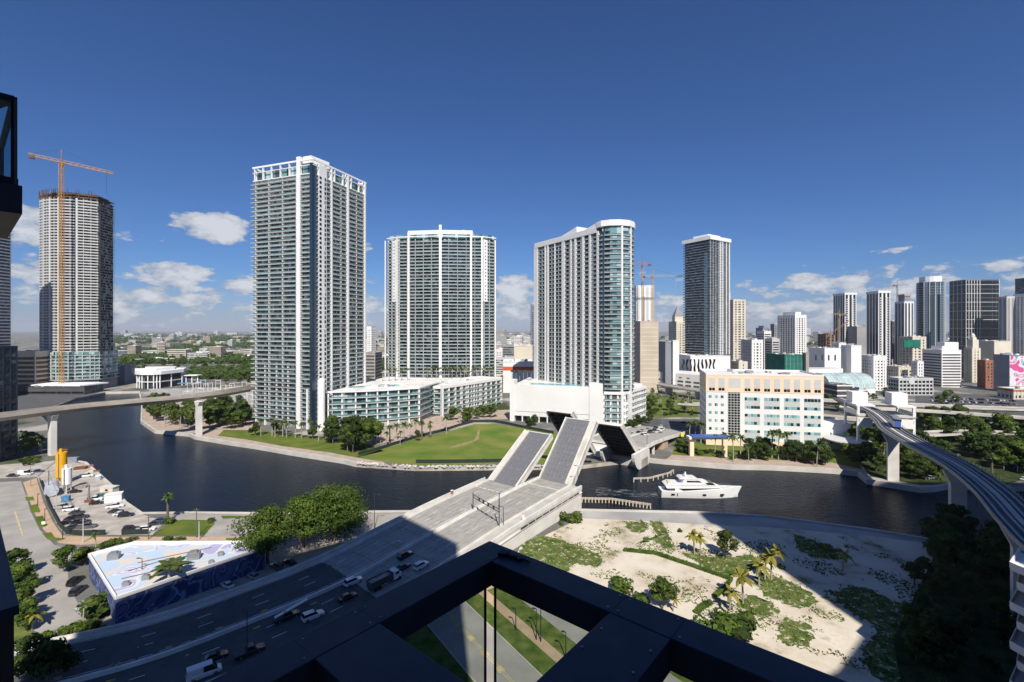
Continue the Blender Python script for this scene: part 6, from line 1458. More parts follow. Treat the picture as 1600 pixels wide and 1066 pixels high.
# foreground left
put(TR[0], *at(104, 893), 7.0, 'dense rounded tree left of the painted warehouse', wide=1.25); put(TR[1], *at(133, 884), 5.5, 'greyish small tree touching the corner of the painted warehouse')
for i, (px, py, h) in enumerate(((22, 905, 8), (30, 930, 8), (38, 950, 7.5), (26, 975, 7), (42, 985, 6.5), (12, 925, 8))): put(TR[i % 3], *at(px, py), h, ['bright street tree nearest the street bend at far left', 'second street tree down the left edge', 'street tree leaning over the left street', 'lower street tree at the left edge', 'lowest bright street tree beside the grass corner', 'street tree half hidden by the corner balcony'][i])
put(TD[0], *at(75, 1075), 9, 'large dark tree at the bottom left corner', wide=1.1); put(TD[1], *at(45, 1060), 8, 'dark tree beside the large one at the bottom left corner')
put(PA[2], *at(130, 982), 5.6, 'arching palm by the kerb below the painted warehouse'); put(PA[2], *at(150, 857), 4.6, 'small palm behind the top left corner of the painted warehouse'); put(PY[1], *at(50, 985), 4, 'low palm under the left street trees')
for i, (px, py, h, k, l) in enumerate(((168, 953, 5.5, 0, 'dark bougainvillea mound at the lower corner of the painted warehouse'), (155, 960, 4, 2, 'shrub left of the bougainvillea mound'), (120, 985, 2.2, 1, 'bright hedge clump at the street corner'), (140, 982, 2.4, 1, 'bright hedge clump right of the street corner'), (98, 992, 2, 0, 'low hedge clump by the curb of the highway'), (70, 1000, 2.2, 1, 'wide low hedge beside the left street trees'),
        (166, 855, 2.6, 0, 'shrub right of the small palm behind the painted warehouse'), (182, 850, 2.2, 1, 'low shrub in the strip behind the painted warehouse'), (205, 847, 2, 0, 'low shrub near the roof corner of the painted warehouse'), (262, 846, 2, 1, 'shrub behind the middle of the painted warehouse'), (280, 846, 1.8, 0, 'round shrub behind the painted warehouse roof'), (264, 818, 2.6, 1, 'bush at the foot of the shaggy riverside palm'), (330, 816, 1.8, 1, 'bush at the right end of the bank lawn'))):
    c = put(SH[k], *at(px, py), h, l, wide=1.3)
    if i == 0: c.data = c.data.copy(); c.data.materials.append(M['foliage_red'])
put(PD, *at(262, 815), 9.2, 'shaggy lone palm on the riverbank left of the big trees')
c = put(PA[0], *at(262, 940), 9.6, 'coconut palm silhouetted in front of the painted warehouse roof', wide=2.1)
def ficus(px, py, R_, h, z0, seed, label, lobes=30, nl=7500):
    x, y = at(px, py); o = make_tree('ficus_tree', seed, R_, h, z0, lobes, nl, .62, 'foliage_bright', 'bark', .55, 8, .62); o.location = (x, y, 0); o['label'] = label; return o
ficus(418, 880, 10.2, 15.5, 4.8, 81, 'spreading green tree with exposed forked trunk beside the painted warehouse')
ficus(474, 856, 10.5, 15.8, 3.2, 82, 'middle one of the three big green trees by the river road')
ficus(522, 846, 13.0, 19.5, 3.0, 83, 'largest and tallest of the big green trees, right by the river', 40, 11000)
# sandy lot
for i, (px, py, h, k, l) in enumerate(((1085, 866, 4.6, 0, 'yellow green palm left of the round pale bush on the sand'), (1095, 868, 4.2, 0, 'second yellow green palm beside the round pale bush'), (1161, 943, 5.6, 0, 'palm standing at the end of the clipped hedge'), (1186, 915, 4.6, 1, 'palm leaning on the grass strip right of the hedge'),
        (1205, 907, 5.4, 0, 'bright palm at the edge of the tower shade'), (1213, 885, 4.0, 1, 'highest yellow palm beside dry stems at the shade edge'), (1140, 955, 4.0, 1, 'low palm below the hedge corner'), (1316, 893, 4.2, 1, 'small lone palm in the tower shade'), (1195, 905, 4.2, 1, 'small palm between the two brighter palms'), (1052, 956, 2.6, 1, 'tiny yellow palm near the navy railing'))):
    put(PY[k], *at(px, py), h*1.28, l, wide=.95)
put(TR[0], *at(1135, 872), 8.0, 'round pale leaved bush tree in the middle of the sandy lot', wide=1.0)
put(TR[1], *at(1035, 952), 7.4, 'wispy tree rising behind the navy railing on the sand', wide=1.1); put(SH[1], *at(970, 925), 3.8, 'bush just above the navy railing, left on the sand', wide=1.6); put(SH[1], *at(1000, 940), 2.4, 'low bush right behind the navy railing', wide=1.5)
for i, (px, py, l) in enumerate(((1118, 985, 'left bush of the mound low on the sand'), (1140, 990, 'middle bush of the mound low on the sand'), (1160, 992, 'right bush of the mound low on the sand'), (1150, 975, 'top bush of the mound low on the sand'))): put(SH[i % 3], *at(px, py), 4.2, l, wide=1.5)
put(SH[0], *at(893, 815), 4.6, 'green bush growing at the end of the bridge wall', wide=1.2); put(SH[0], *at(877, 820), 1.8, 'small bush against the bridge wall'); put(SH[2], *at(1062, 832), 1.6, 'low weed bush near the quay paving'); put(SH[2], *at(1222, 890), 1.8, 'dry stems beside the highest yellow palm')
def hedge(label, q, w_, h, sz=.28, seed=1):
    rng = random.Random(seed); P = [Vector((*at(x, y), 0)) for x, y in q]; mb = MB()
    ribbon(mb, P, [(-w_/2*.8, 0), (w_/2*.8, 0), (w_/2*.8, h*.85), (-w_/2*.8, h*.85)])
    for i in range(len(P)-1):
        L_ = (P[i+1]-P[i]).length; r = side(P, i)
        for k in range(int(L_*22)):
            p = P[i].lerp(P[i+1], rng.random())+r*rng.uniform(-.5, .5)*w_+Vector((0, 0, rng.uniform(.2, 1.05)*h)); a = Vector((rng.gauss(0, 1), rng.gauss(0, 1), rng.gauss(0, .5))).normalized(); b = a.cross(Vector((rng.gauss(0, 1), rng.gauss(0, 1), 1))).normalized()
            mb.face([p-a*sz, p-b*sz*.7, p+a*sz, p+b*sz*.7])
    o = mb.build('hedge', ['foliage_bright']); rootfix(o, P[0]); tag(o, label, 'hedge'); return o
hedge('long clipped hedge with a bend running across the sandy lot', [(975, 861), (1023, 866), (1080, 885), (1143, 907), (1132, 922), (1117, 933)], 1.4, 1.0)
hedge('short clipped hedge piece below the bent one on the sand', [(1110, 943), (1095, 952), (1088, 960)], 1.6, 1.0, seed=2)
hedge('low hedge along the roof edge of the straight low block', [(760, 585), (785, 583)], 1, 1, seed=3) if False else None
# grass tufts over the patches (uncountable)
def tufts():
    rng = random.Random(9); mb = MB(); P0 = pxs([(907, 812), (1103, 822), (1361, 842), (1450, 900), (1350, 1050), (1200, 1000), (1000, 925), (815, 862)])
    xs = [p[0] for p in P0]; ys = [p[1] for p in P0]; n = 0
    while n < 5200:
        x, y = rng.uniform(min(xs), max(xs)), rng.uniform(min(ys), max(ys))
        if not inside((x, y), P0): continue
        v = noise.noise(Vector((x*.09, y*.09, 3)))+.5*noise.noise(Vector((x*.3, y*.3, 7)))
        if v < .14: continue
        n += 1; s = rng.uniform(.12, .38); a = rng.uniform(0, 3.14); d = Vector((math.cos(a), math.sin(a), 0)); p = Vector((x, y, .03)); mb.face([p-d*s, p+d*s, p+d*s*.6+Vector((0, 0, s*.9)), p-d*s*.7+Vector((0, 0, s*.8))])
    for P in PATCHES:
        xs = [p[0] for p in P]; ys = [p[1] for p in P]; A_ = (max(xs)-min(xs)+3)*(max(ys)-min(ys)+3)
        for _ in range(int(A_*5)):
            x, y = rng.uniform(min(xs)-1.5, max(xs)+1.5), rng.uniform(min(ys)-1.5, max(ys)+1.5)
            if not inside((x+rng.uniform(-1.2, 1.2), y+rng.uniform(-1.2, 1.2)), P) or noise.noise(Vector((x*.6, y*.6, 2))) < -.15: continue
            s = rng.uniform(.10, .32); a = rng.uniform(0, 3.14); d = Vector((math.cos(a), math.sin(a), 0)); p = Vector((x, y, .05)); mb.face([p-d*s, p+d*s, p+d*s*.6+Vector((.1, 0, s*.9)), p-d*s*.7+Vector((-.1, 0, s*.8))])
    o = mb.build('weeds', ['lot_grass']); tag(o, 'weeds and grass tufts scattered over the sandy lot', 'weeds', kind='stuff')
tufts()
# far woods: one mass
def far_wood():
    rng = random.Random(17); mb = MB(); n = 0; tries = 0
    while n < 5200 and tries < 40000:
        tries += 1; left = rng.random() < .62
        px = rng.uniform(100, 620) if left else rng.uniform(760, 1640); py = 516.6+rng.random()**1.5*(76 if left else 60); Y = H*F/(py-515)
        if Y > 6500 or Y < 560: continue
        x = ax(px, Y)
        if any((x-a)**2+(Y-b)**2 < (c*.9+4)**2 for a, b, c in OCC): continue
        if noise.noise(Vector((x*.004, Y*.004, 1))) < (.02 if left else .15): continue
        n += 1; s = rng.uniform(3.5, 6.5)*(1+Y/4500); h = s*rng.uniform(.8, 1.3)
        for k in range(9):
            a = rng.uniform(0, 6.28); z = rng.random(); r = s*math.sqrt(max(.05, 1-(z-.3)**2))*rng.uniform(.5, 1); c = Vector((x+math.cos(a)*r, Y+math.sin(a)*r, h*(z+.25))); u = Vector((rng.gauss(0, 1), rng.gauss(0, .6), rng.gauss(0, .4))).normalized(); v_ = u.cross(Vector((rng.gauss(0, .5), -1, rng.gauss(.6, .5)))).normalized()
            mb.face([c-u*s*.7, c-v_*s*.5, c+u*s*.7, c+v_*s*.5])
    o = mb.build('woodland', ['foliage_dark']); tag(o, 'tree cover spread through the far suburbs', 'woodland', kind='stuff')
far_wood()
grove([(190, 600), (250, 590), (395, 588), (395, 603), (300, 600)], 26, TR, 9, 13, 'tree in the belt under and beyond the left freeway viaduct', 'trees under the left viaduct', 26, 9)
grove([(150, 570), (395, 562), (395, 585), (210, 588)], 34, TR, 9, 14, 'suburban tree behind the left freeway viaduct', 'trees behind the left viaduct', 27, 14)
grove([(1290, 608), (1500, 612), (1500, 640), (1440, 638), (1290, 620)], 14, TR, 7, 10, 'street tree among the low downtown blocks beyond the station', 'downtown street trees', 29, 8)
# remove the prototypes
for o in TR+TD+PA+PY+[PD]+SH:
    for ch in list(o.children): bpy.data.objects.remove(ch)
    bpy.data.objects.remove(o)
# ================================================================ VEHICLES
def car_proto(kind):
    L_, W_, Hc, hood, roof0, roof1, rh = {'sedan': (4.7, 1.8, .85, .55, -1.5, .55, 1.42), 'suv': (4.9, 1.95, 1.05, .75, -2.2, .6, 1.78), 'pickup': (5.7, 2.0, 1.05, .8, -.5, .9, 1.85), 'van': (5.9, 2.1, 1.1, .9, -2.75, 1.5, 2.35)}[kind]
    root = thing(kind if kind != 'sedan' else 'car', '', {'sedan': 'car', 'suv': 'car', 'pickup': 'pickup truck', 'van': 'van'}[kind]); h = L_/2; w_ = W_/2
    bm = bmesh.new()
    def loft(secs):
        rings = []
        for x, ww, z0, z1, ch in secs: rings.append([bm.verts.new(p) for p in ((x, -ww, z0), (x, ww, z0), (x, ww, z1-ch), (x, ww-ch, z1), (x, -ww+ch, z1), (x, -ww, z1-ch))])
        for a, b in zip(rings, rings[1:]):
            for i in range(6): bm.faces.new((a[i], b[i], b[(i+1) % 6], a[(i+1) % 6]))
        bm.faces.new(rings[0]); bm.faces.new(list(reversed(rings[-1])))
    def done(nm, ms, par=root):
        bmesh.ops.recalc_face_normals(bm, faces=bm.faces); me = bpy.data.meshes.new(nm); bm.to_mesh(me); bm.clear(); [me.materials.append(M[k]) for k in ms]; o = bpy.data.objects.new(nm, me); C.objects.link(o); o.parent = par; return o
    loft([(-h, w_*.86, .38, Hc*.9, .08), (-h+.2, w_*.97, .28, Hc, .1), (-h*.5, w_, .25, Hc+.03, .1), (h*.3, w_, .25, Hc, .1), (h*.75, w_*.97, .26, Hc-.1, .12), (h-.08, w_*.88, .3, Hc-.22, .12), (h, w_*.8, .36, Hc-.3, .1)]); body = done('body', ['car_paint'])
    top = {'sedan': [(-1.75, .78, .9), (-1.1, .66, rh), (.15, .66, rh), (.95, .78, .86)], 'suv': [(-2.35, .84, 1.05), (-2.05, .74, rh), (.15, .74, rh), (1.0, .86, 1.02)], 'pickup': [(-.75, .85, 1.05), (-.55, .76, rh), (.7, .76, rh), (1.35, .87, 1.0)], 'van': [(-2.9, .93, 1.1), (-2.8, .88, rh), (1.3, .86, rh), (2.2, .9, 1.15)]}[kind]
    loft([(x, ww, Hc-.08, z, .1) for x, ww, z in top]); done('window', ['car_glass'])
    loft([(top[1][0]-.05, top[1][1]-.01, rh-.12, rh+.02, .08), (top[2][0]+.05, top[2][1]-.01, rh-.12, rh+.02, .08)]); done('roof', ['car_paint'])
    if kind == 'pickup':
        mb = MB(); mb.box((-1.75, 0, Hc-.02), (1.9, 1.6, .1)); mb.build('cargo_bed', ['dark_grey'], root)
    if kind == 'van':
        mb = MB(); mb.box((-1.5, 0, 1.72), (2.7, 1.8, 1.16)); mb.build('cargo_box', ['car_paint'], root)
    for x in (-h*.62, h*.62):
        for s in (-1, 1):
            mb = MB(); mb.tube((x, s*(w_-.18), .33), (x, s*(w_+.01), .33), .33, n=14); o = mb.build('wheel', ['tyre'], root)
            mb = MB(); mb.tube((x, s*(w_-.0), .33), (x, s*(w_+.03), .33), .2, n=10); mb.build('rim', ['rim'], o)
    for s in (-1, 1):
        mb = MB(); mb.box((h-.06, s*w_*.62, Hc-.38), (.12, .35, .14)); mb.build('headlight', ['lamp_lens'], root)
        mb = MB(); mb.box((-h+.05, s*w_*.7, Hc-.25), (.1, .25, .18)); mb.build('tail_light', ['tail_lens'], root)
    return root
CP = {k: car_proto(k) for k in ('sedan', 'suv', 'pickup', 'van')}
COL = {'white': (.75, .75, .75, 1), 'black': (.012, .012, .014, 1), 'dark': (.03, .032, .04, 1), 'silver': (.38, .39, .40, 1), 'grey': (.10, .105, .11, 1), 'red': (.25, .02, .02, 1), 'blue': (.02, .06, .16, 1)}
def car(kind, px, py, z, ang, col, label, group=None, xy=None):
    x, y = xy or at(px, py, z); return copy_tree(CP[kind], (x, y, z+.02), ang, None, label, COL[col], group)
UA = math.atan2(U.y, U.x)
def on_ramp(px, py):
    """ground point of the ramp's lane in a photo position: height follows the deck"""
    z = 4.0
    for _ in range(12):
        x, y = at(px, py, z); p = min(ext, key=lambda q: (q.x-x)**2+(q.y-y)**2+0*q.z); i = ext.index(p); a = ext[max(0, i-1)]; b = ext[min(len(ext)-1, i+1)]
        d = (b-a); t = ((x-a.x)*d.x+(y-a.y)*d.y)/(d.x*d.x+d.y*d.y); z = a.z+d.z*max(0, min(1, t))
    return x, y, z, math.atan2(d.y, d.x)
for kind, px, py, col, lbl in (('suv', 552, 912, 'white', 'white long car with roof bars waiting beside the barrier on the ramp'), ('sedan', 543, 936, 'black', 'black car in the lane beside the white long car, ramp shade'), ('suv', 633, 871, 'black', 'black car first in the left lane at the stop line'), ('sedan', 630, 889, 'dark', 'dark car right behind the first black one, middle lane'),
        ('suv', 658, 887, 'white', 'white car first at the stop line, right lane'), ('suv', 489, 966, 'white', 'white car behind the pickup with the long board'), ('pickup', 448, 967, 'dark', 'dark pickup loaded with a long pale board'), ('van', 319, 1056, 'white', 'white van lowest on the shaded road'),
        ('sedan', 336, 1030, 'black', 'black car left of the white van, low on the shaded road'), ('pickup', 390, 1022, 'dark', 'dark pickup alone on the shaded road above the railing')):
    x, y, z, a = on_ramp(px, py); c = car(kind, 0, 0, z, a, col, lbl, xy=(x, y)); LASTXY = (x, y, z, a)
    if 'board' in lbl and kind == 'pickup':
        mb = MB(); d = Vector((math.cos(a), math.sin(a), 0)); p = Vector((x, y, z)); mb.bar(p-d*2.6+Vector((0, 0, 1.3)), p+d*4.6+Vector((0, 0, 2.9)), .9, .12); o = mb.build('board', ['white_wall']); rootfix(o, p+Vector((0, 0, 1.3))); tag(o, 'long pale board slanting up over the dark pickup', 'board')
def truck():
    x, y, z, a = on_ramp(601, 914); t = thing('dump_truck', 'dark bodied lorry with a white cab in the queue on the ramp', 'truck', (0, 0, 0))
    mb = MB(); mb.box((2.9, 0, 1.75), (1.7, 2.3, 2.1)); mb.box((4.1, 0, 1.2), (1.1, 2.0, 1.2)); mb.build('cab', ['white_paint'], t)
    mb = MB(); mb.box((3.2, 0, 2.25), (1.25, 2.34, .7)); mb.build('window', ['car_glass'], t)
    mb = MB(); mb.box((-.6, 0, .8), (8.4, 1.2, .35)); mb.build('chassis', ['dark_grey'], t)
    mb = MB(); 
    for yy in (-1.15, 1.15): mb.bar((-4.6, yy, 1.9), (1.8, yy, 1.9), .1, 1.6)
    mb.bar((1.8, -1.2, 1.9), (1.8, 1.2, 1.9), .1, 1.9); mb.bar((-4.6, -1.2, 1.8), (-4.6, 1.2, 1.8), .1, 1.4); mb.box((-1.4, 0, 1.25), (6.4, 2.3, .15)); mb.build('tipper_body', ['dark_grey'], t)
    mb = MB(); mb.box((-1.4, 0, 1.9), (6.0, 2.1, 1.0)); mb.build('load', ['debris'], t)
    for xx in (3.9, -2.2, -3.5):
        for s in (-1, 1): mb = MB(); mb.tube((xx, s*.85, .52), (xx, s*1.2, .52), .52, n=14); mb.build('wheel', ['tyre'], t)
    t.location = (x, y, z+.03); t.rotation_euler = (0, 0, a)
truck()
for kind, px, py, z, ang, col, lbl in (('sedan', 355, 917, 0, 2.6, 'white', 'white car parked in shade by the wall of the painted warehouse'), ('sedan', 396, 903, 0, 2.6, 'silver', 'silver car parked in shade under the ramp wall'), ('suv', 432, 888, 0, 2.6, 'grey', 'grey car parked in shade beneath the forked tree'), ('sedan', 452, 881, 0, 2.6, 'black', 'black car parked deepest in shade under the big trees'),
        ('suv', 118, 911, 0, 1.75, 'black', 'black car parked on the left street, upper of two'), ('suv', 122, 926, 0, 1.75, 'dark', 'dark car with bright windscreen parked below the black one'), ('sedan', 131, 948, 0, 1.8, 'silver', 'silver car under the arching palm'),
        ('suv', 111, 798, 0, .35, 'white', 'long white car nearest the fence in the parking lot'), ('pickup', 99, 794, 0, .35, 'silver', 'silver pickup beside the long white car'), ('sedan', 113, 812, 0, .3, 'black', 'black car at the head of the dark row in the lot'), ('suv', 126, 810, 0, .3, 'dark', 'dark car right end of the dark row in the lot'), ('pickup', 136, 825, 0, .3, 'grey', 'grey pickup in the lower dark row of the lot'), ('sedan', 115, 826, 0, .3, 'dark', 'dark car behind the mesh fence, lot corner'),
        ('pickup', 148, 782, 0, .3, 'white', 'white pickup in the middle of the yard'), ('sedan', 151, 788, 0, .3, 'black', 'black car tight below the middle white pickup'), ('pickup', 180, 793, 0, .45, 'white', 'white flatbed pickup near the river wall'), ('sedan', 181, 801, 0, .3, 'dark', 'dark car below the white flatbed'), ('sedan', 189, 805, 0, .35, 'white', 'white car between two dark ones near the river'), ('suv', 197, 807, 0, .35, 'black', 'black car nearest the river wall'),
        ('suv', 231, 829, 0, .2, 'white', 'white car by the lot gate near the shaggy palm'), ('sedan', 243, 820, 0, .35, 'dark', 'dark car right of the gate, beside the lawn'), ('sedan', 252, 815, 0, .35, 'blue', 'dark blue car closest to the shaggy palm'), ('sedan', 117, 770, 0, .35, 'black', 'black car in front of the white silo')):
    car(kind, px, py, z, ang, col, lbl)
for kind, px, py, ang, col, lbl in (('sedan', 120, 803, .3, 'dark', 'dark car squeezed between the long white car and the dark row'), ('suv', 205, 829, .25, 'black', 'black car behind the short fence panel by the gate'), ('sedan', 218, 832, .2, 'silver', 'silver car left of the white car at the gate'), ('pickup', 135, 745, .4, 'white', 'white pickup at the river corner of the yard'), ('van', 40, 742, .15, 'white', 'white van on the light street left of the yard'), ('sedan', 20, 745, .1, 'dark', 'dark car on the light street, left of the white van'), ('sedan', 60, 738, .15, 'blue', 'blue car by the yard entrance pole'), ('suv', 128, 818, .3, 'black', 'black car wedged beside the grey pickup in the dark row'), ('sedan', 104, 819, .3, 'black', 'black car at the left end of the lower dark row')):
    car(kind, px, py, 0, ang, col, lbl)
for i, (px, py, col, kind) in enumerate(((988, 679, 'white', 'sedan'), (997, 677, 'black', 'sedan'), (1003, 681, 'dark', 'sedan'), (1009, 680, 'white', 'sedan'), (1015, 676, 'black', 'suv'), (1012, 672, 'silver', 'sedan'), (1022, 674, 'dark', 'suv'), (1024, 670, 'black', 'suv'), (1034, 673, 'white', 'suv'), (1032, 668, 'white', 'sedan'), (1003, 674, 'silver', 'sedan'))):
    car(kind, px, py, 5.2, UA+math.pi, col, 'car waiting in the queue on the far side of the raised bridge, between its barriers', 'cars queued beyond the bridge')
for i, (px, py, z, a, col, l) in enumerate(((1078, 630, 9, 2.2, 'grey', 'grey car on the freeway ramp behind the garden'), (728, 652, 0, .3, 'black', 'black car before the straight low white block'), (1068, 661, 0, 2, 'black', 'black car at the junction beyond the bridge'), (1075, 662, 0, 2, 'dark', 'dark car at the junction, right of the black one'), (238, 606, 3.8, .2, 'dark', 'dark car on the small quay road before the white terminal'), (1455, 748, 0, .2, 'white', 'white car parked under the trees right of the guideway pier'),
        (1530, 680, 7, -.3, 'white', 'white car on the freeway ramp at the right edge'), (1562, 683, 7, -.3, 'silver', 'silver car on the freeway ramp nearest the right edge'), (1600, 750, 0, .5, 'white', 'white car parked beyond the park grove'))): car('sedan', px, py, z, a, col, l)
def parked_rows():
    rng = random.Random(3); n = 0
    for r_ in range(4):
        for k in range(26):
            px = 1452+k*5.2+r_*3; py = 622+r_*5+k*.22
            if rng.random() < .25 or px > 1590: continue
            x, y = at(px, py); c = copy_tree(CP[rng.choice(['sedan', 'suv'])], (x, y, .02), 1.4+rng.uniform(-.05, .05), None, 'car parked in the crowded open lot beyond the slim guideway', COL[rng.choice(['white', 'black', 'dark', 'silver', 'grey', 'white'])], 'cars in the crowded far lot'); n += 1
parked_rows()
sheet('car_park', pxs([(1430, 612), (1600, 620), (1610, 650), (1430, 640)]), .04, 'asphalt')
# ---- yacht
def yacht():
    bm = bmesh.new(); t = thing('motor_yacht', 'white three deck motor yacht cruising past the raised bridge', 'yacht')
    n = 22; rings = []
    for i in range(n+1):
        s = i/n; x = -16.2+33*s; b = 3.5*(1-max(0, (s-.45)/.55)**2.3)*(.9+.1*min(1, s*6)); dk = 2.7+1.7*max(0, s-.2)**1.2*1.15; kl = -.9+.9*max(0, s-.82)*4; xb = x+(1.6*max(0, s-.8)/.2 if s > .8 else 0)
        b = max(b, .05); rings.append([bm.verts.new(p) for p in ((x, 0, kl), (x, -b*.72, min(kl+.5, .1)), (x+.0, -b*.92, 1.2), (xb, -b, dk), (xb, -b+.12*min(1, b), dk+.02), (xb, 0, dk-.15), (xb, b-.12*min(1, b), dk+.02), (xb, b, dk), (x, b*.92, 1.2), (x, b*.72, min(kl+.5, .1)))])
    for a, b in zip(rings, rings[1:]):
        for i in range(10): bm.faces.new((a[i], a[(i+1) % 10], b[(i+1) % 10], b[i]))
    bm.faces.new(rings[0]); bm.faces.new(list(reversed(rings[-1]))); bmesh.ops.recalc_face_normals(bm, faces=bm.faces)
    me = bpy.data.meshes.new('hull'); bm.to_mesh(me); me.materials.append(M['yacht_white']); me.polygons.foreach_set('use_smooth', [True]*len(me.polygons)); o = bpy.data.objects.new('hull', me); C.objects.link(o); o.parent = t
    md = o.modifiers.new('edge', 'EDGE_SPLIT'); md.split_angle = R(35)
    def deck(name, prof, wf, m, par=t, tp=.12):
        mb = MB(); k = len(prof); 
        def wd(x): return wf(x)
        L4 = [(x, -(wd(x)-tp*(z-prof[0][1])), z) for x, z in prof]; R4 = [(x, wd(x)-tp*(z-prof[0][1]), z) for x, z in prof]
        mb.face(L4); mb.face(list(reversed(R4)))
        for i in range(k): j = (i+1) % k; mb.face([L4[j], L4[i], R4[i], R4[j]])
        return mb.build(name, [m], par)
    w1 = lambda x: 3.15 if x < 2 else max(.6, 3.15-(x-2)*.20)
    deck('main_cabin', [(-10.5, 2.6), (11.5, 3.0), (8.5, 3.9), (-10.5, 3.9)], lambda x: w1(x)-.25, 'yacht_white', tp=0)
    deck('window', [(-7.0, 2.95), (9.6, 3.3), (8.4, 3.7), (-9.0, 3.6)], lambda x: w1(x)-.18, 'car_glass', tp=0)
    deck('upper_deck', [(-14.0, 3.75), (10.4, 3.75), (7.6, 4.7), (4.6, 5.35), (-12.6, 5.5), (-14.6, 4.7)], lambda x: 3.3 if x < 0 else max(1.0, 3.3-x*.2), 'yacht_white', tp=.1)
    deck('windscreen', [(3.2, 5.2), (6.6, 4.95), (5.0, 5.75), (2.6, 5.8)], lambda x: max(1.2, 2.9-x*.14), 'car_glass')
    deck('coachroof', [(-2.0, 5.3), (4.6, 5.5), (2.4, 6.3), (-2.0, 6.4)], lambda x: 2.3-max(0, x)*.12, 'yacht_white')
    w2 = lambda x: 2.55 if x < -1 else max(.9, 2.55-(x+1)*.2)
    deck('wheelhouse', [(-7.5, 5.4), (1.6, 5.6), (-.4, 6.9), (-6.6, 7.0)], w2, 'yacht_white')
    deck('window', [(-5.6, 6.05), (.9, 5.95), (-.1, 6.5), (-5.4, 6.6)], lambda x: w2(x)+.05, 'car_glass')
    deck('hardtop', [(-8.6, 7.15), (-.6, 7.0), (-1.6, 7.5), (-8.0, 7.65)], lambda x: 2.5, 'yacht_white', tp=0)
    for x in (-7.4, -2.4):
        for s in (-1, 1): mb = MB(); mb.bar((x, s*1.9, 6.6), (x-.5, s*1.9, 7.2), .2); mb.build('hardtop_post', ['yacht_white'], t)
    mb = MB(); mb.bar((-4.8, 0, 7.4), (-5.6, 0, 8.9), .35, .6); mb.bar((-6.0, -1.1, 8.4), (-6.0, 1.1, 8.4), .15); mb.tube((-5.4, 0, 8.8), (-5.4, 0, 9.3), .35); mb.build('radar_mast', ['yacht_white'], t)
    mb = MB(); mb.box((-14.5, 0, 1.9), (3.4, 5.6, .15)); mb.build('aft_deck', ['teak'], t)
    mb = MB(); mb.box((-12, 0, 3.0), (2.6, 5.0, 1.3)); mb.build('aft_recess', ['dark_grey'], t)
    for x in (-11.5, -9.7, 1.6, 9.2):
        mb = MB(); b = 3.52 if x < 5 else 3.05; mb.box((x, -b+.35, 1.55), (1.5 if x != -9.7 else .35, .5, .55 if x != -9.7 else .9)); mb.build('porthole', ['car_glass'], t)
    for s in (-1, 1):
        mb = MB(); pts = [(2+2.0*i, s*max(.25, 3.35*(1-max(0, ((18+2*i)/33-.45)/.55)**2.3)-.1), 2.9+.16*i) for i in range(7)]
        for i in range(6): mb.bar((*pts[i][:2], pts[i][2]+.7), (*pts[i+1][:2], pts[i+1][2]+.7), .06); mb.bar(pts[i], (*pts[i][:2], pts[i][2]+.7), .05)
        mb.build('bow_rail', ['steel_grey'], t)
    for x, y in ((-12.6, -1.2), (-12.4, 1.0)): mb = MB(); mb.box((x, y, 5.5), (1.4, 1.2, .5)); mb.build('deck_seat', ['rope_beige'], t)
    xa, ya = at(1030, 775, -2); xb, yb = at(1155, 776, -2)
    t.location = ((xa+xb)/2-.5, (ya+yb)/2, -2); t.rotation_euler = (0, 0, R(-3)); return t
YT = yacht(); YT.scale = (1, 1, 1.12)
def wake():
    m = bpy.data.materials.new('wake_foam'); m.use_nodes = True; M['wake_foam'] = m; nt = m.node_tree; N = nt.nodes; L = nt.links; b = N['Principled BSDF']; b.inputs['Base Color'].default_value = (.42, .46, .44, 1); b.inputs['Roughness'].default_value = .7
    g = N.new('ShaderNodeNewGeometry'); mp = N.new('ShaderNodeMapping'); mp.inputs['Scale'].default_value = (.35, 1.1, 1); n = N.new('ShaderNodeTexNoise'); n.inputs['Scale'].default_value = .8; n.inputs['Detail'].default_value = 8; n.inputs['Roughness'].default_value = .75; L.new(g.outputs['Position'], mp.inputs[0]); L.new(mp.outputs[0], n.inputs['Vector'])
    r = N.new('ShaderNodeMapRange'); r.inputs[1].default_value = .50; r.inputs[2].default_value = .70; r.inputs[4].default_value = .75; L.new(n.outputs[0], r.inputs[0])
    tr = N.new('ShaderNodeBsdfTransparent'); mx = N.new('ShaderNodeMixShader'); L.new(r.outputs[0], mx.inputs[0]); L.new(tr.outputs[0], mx.inputs[1]); L.new(b.outputs[0], mx.inputs[2]); L.new(mx.outputs[0], N['Material Output'].inputs[0])
    x, y = YT.location.x, YT.location.y; mb = MB()
    mb.face([(x-15, y-2, -1.97), (x-15, y+4, -1.97), (x-42, y+12, -1.97), (x-44, y+1, -1.97)])
    o = mb.build('wake', ['wake_foam']); o['kind'] = 'structure'
    mb = MB(); mb.face([(x+6, y-4.2, -1.96), (x+16.5, y-2, -1.96), (x+16, y-.8, -1.96), (x+5, y-3.2, -1.96)]); o = mb.build('wake', ['wake_foam']); o['kind'] = 'structure'
    mb = MB(); mb.face([(x-8, y-11.5, -1.96), (x+2, y-11.5, -1.96), (x+2, y-10.2, -1.96), (x-8, y-10.2, -1.96)]); o = mb.build('wake', ['wake_foam']); o['kind'] = 'structure'
wake()
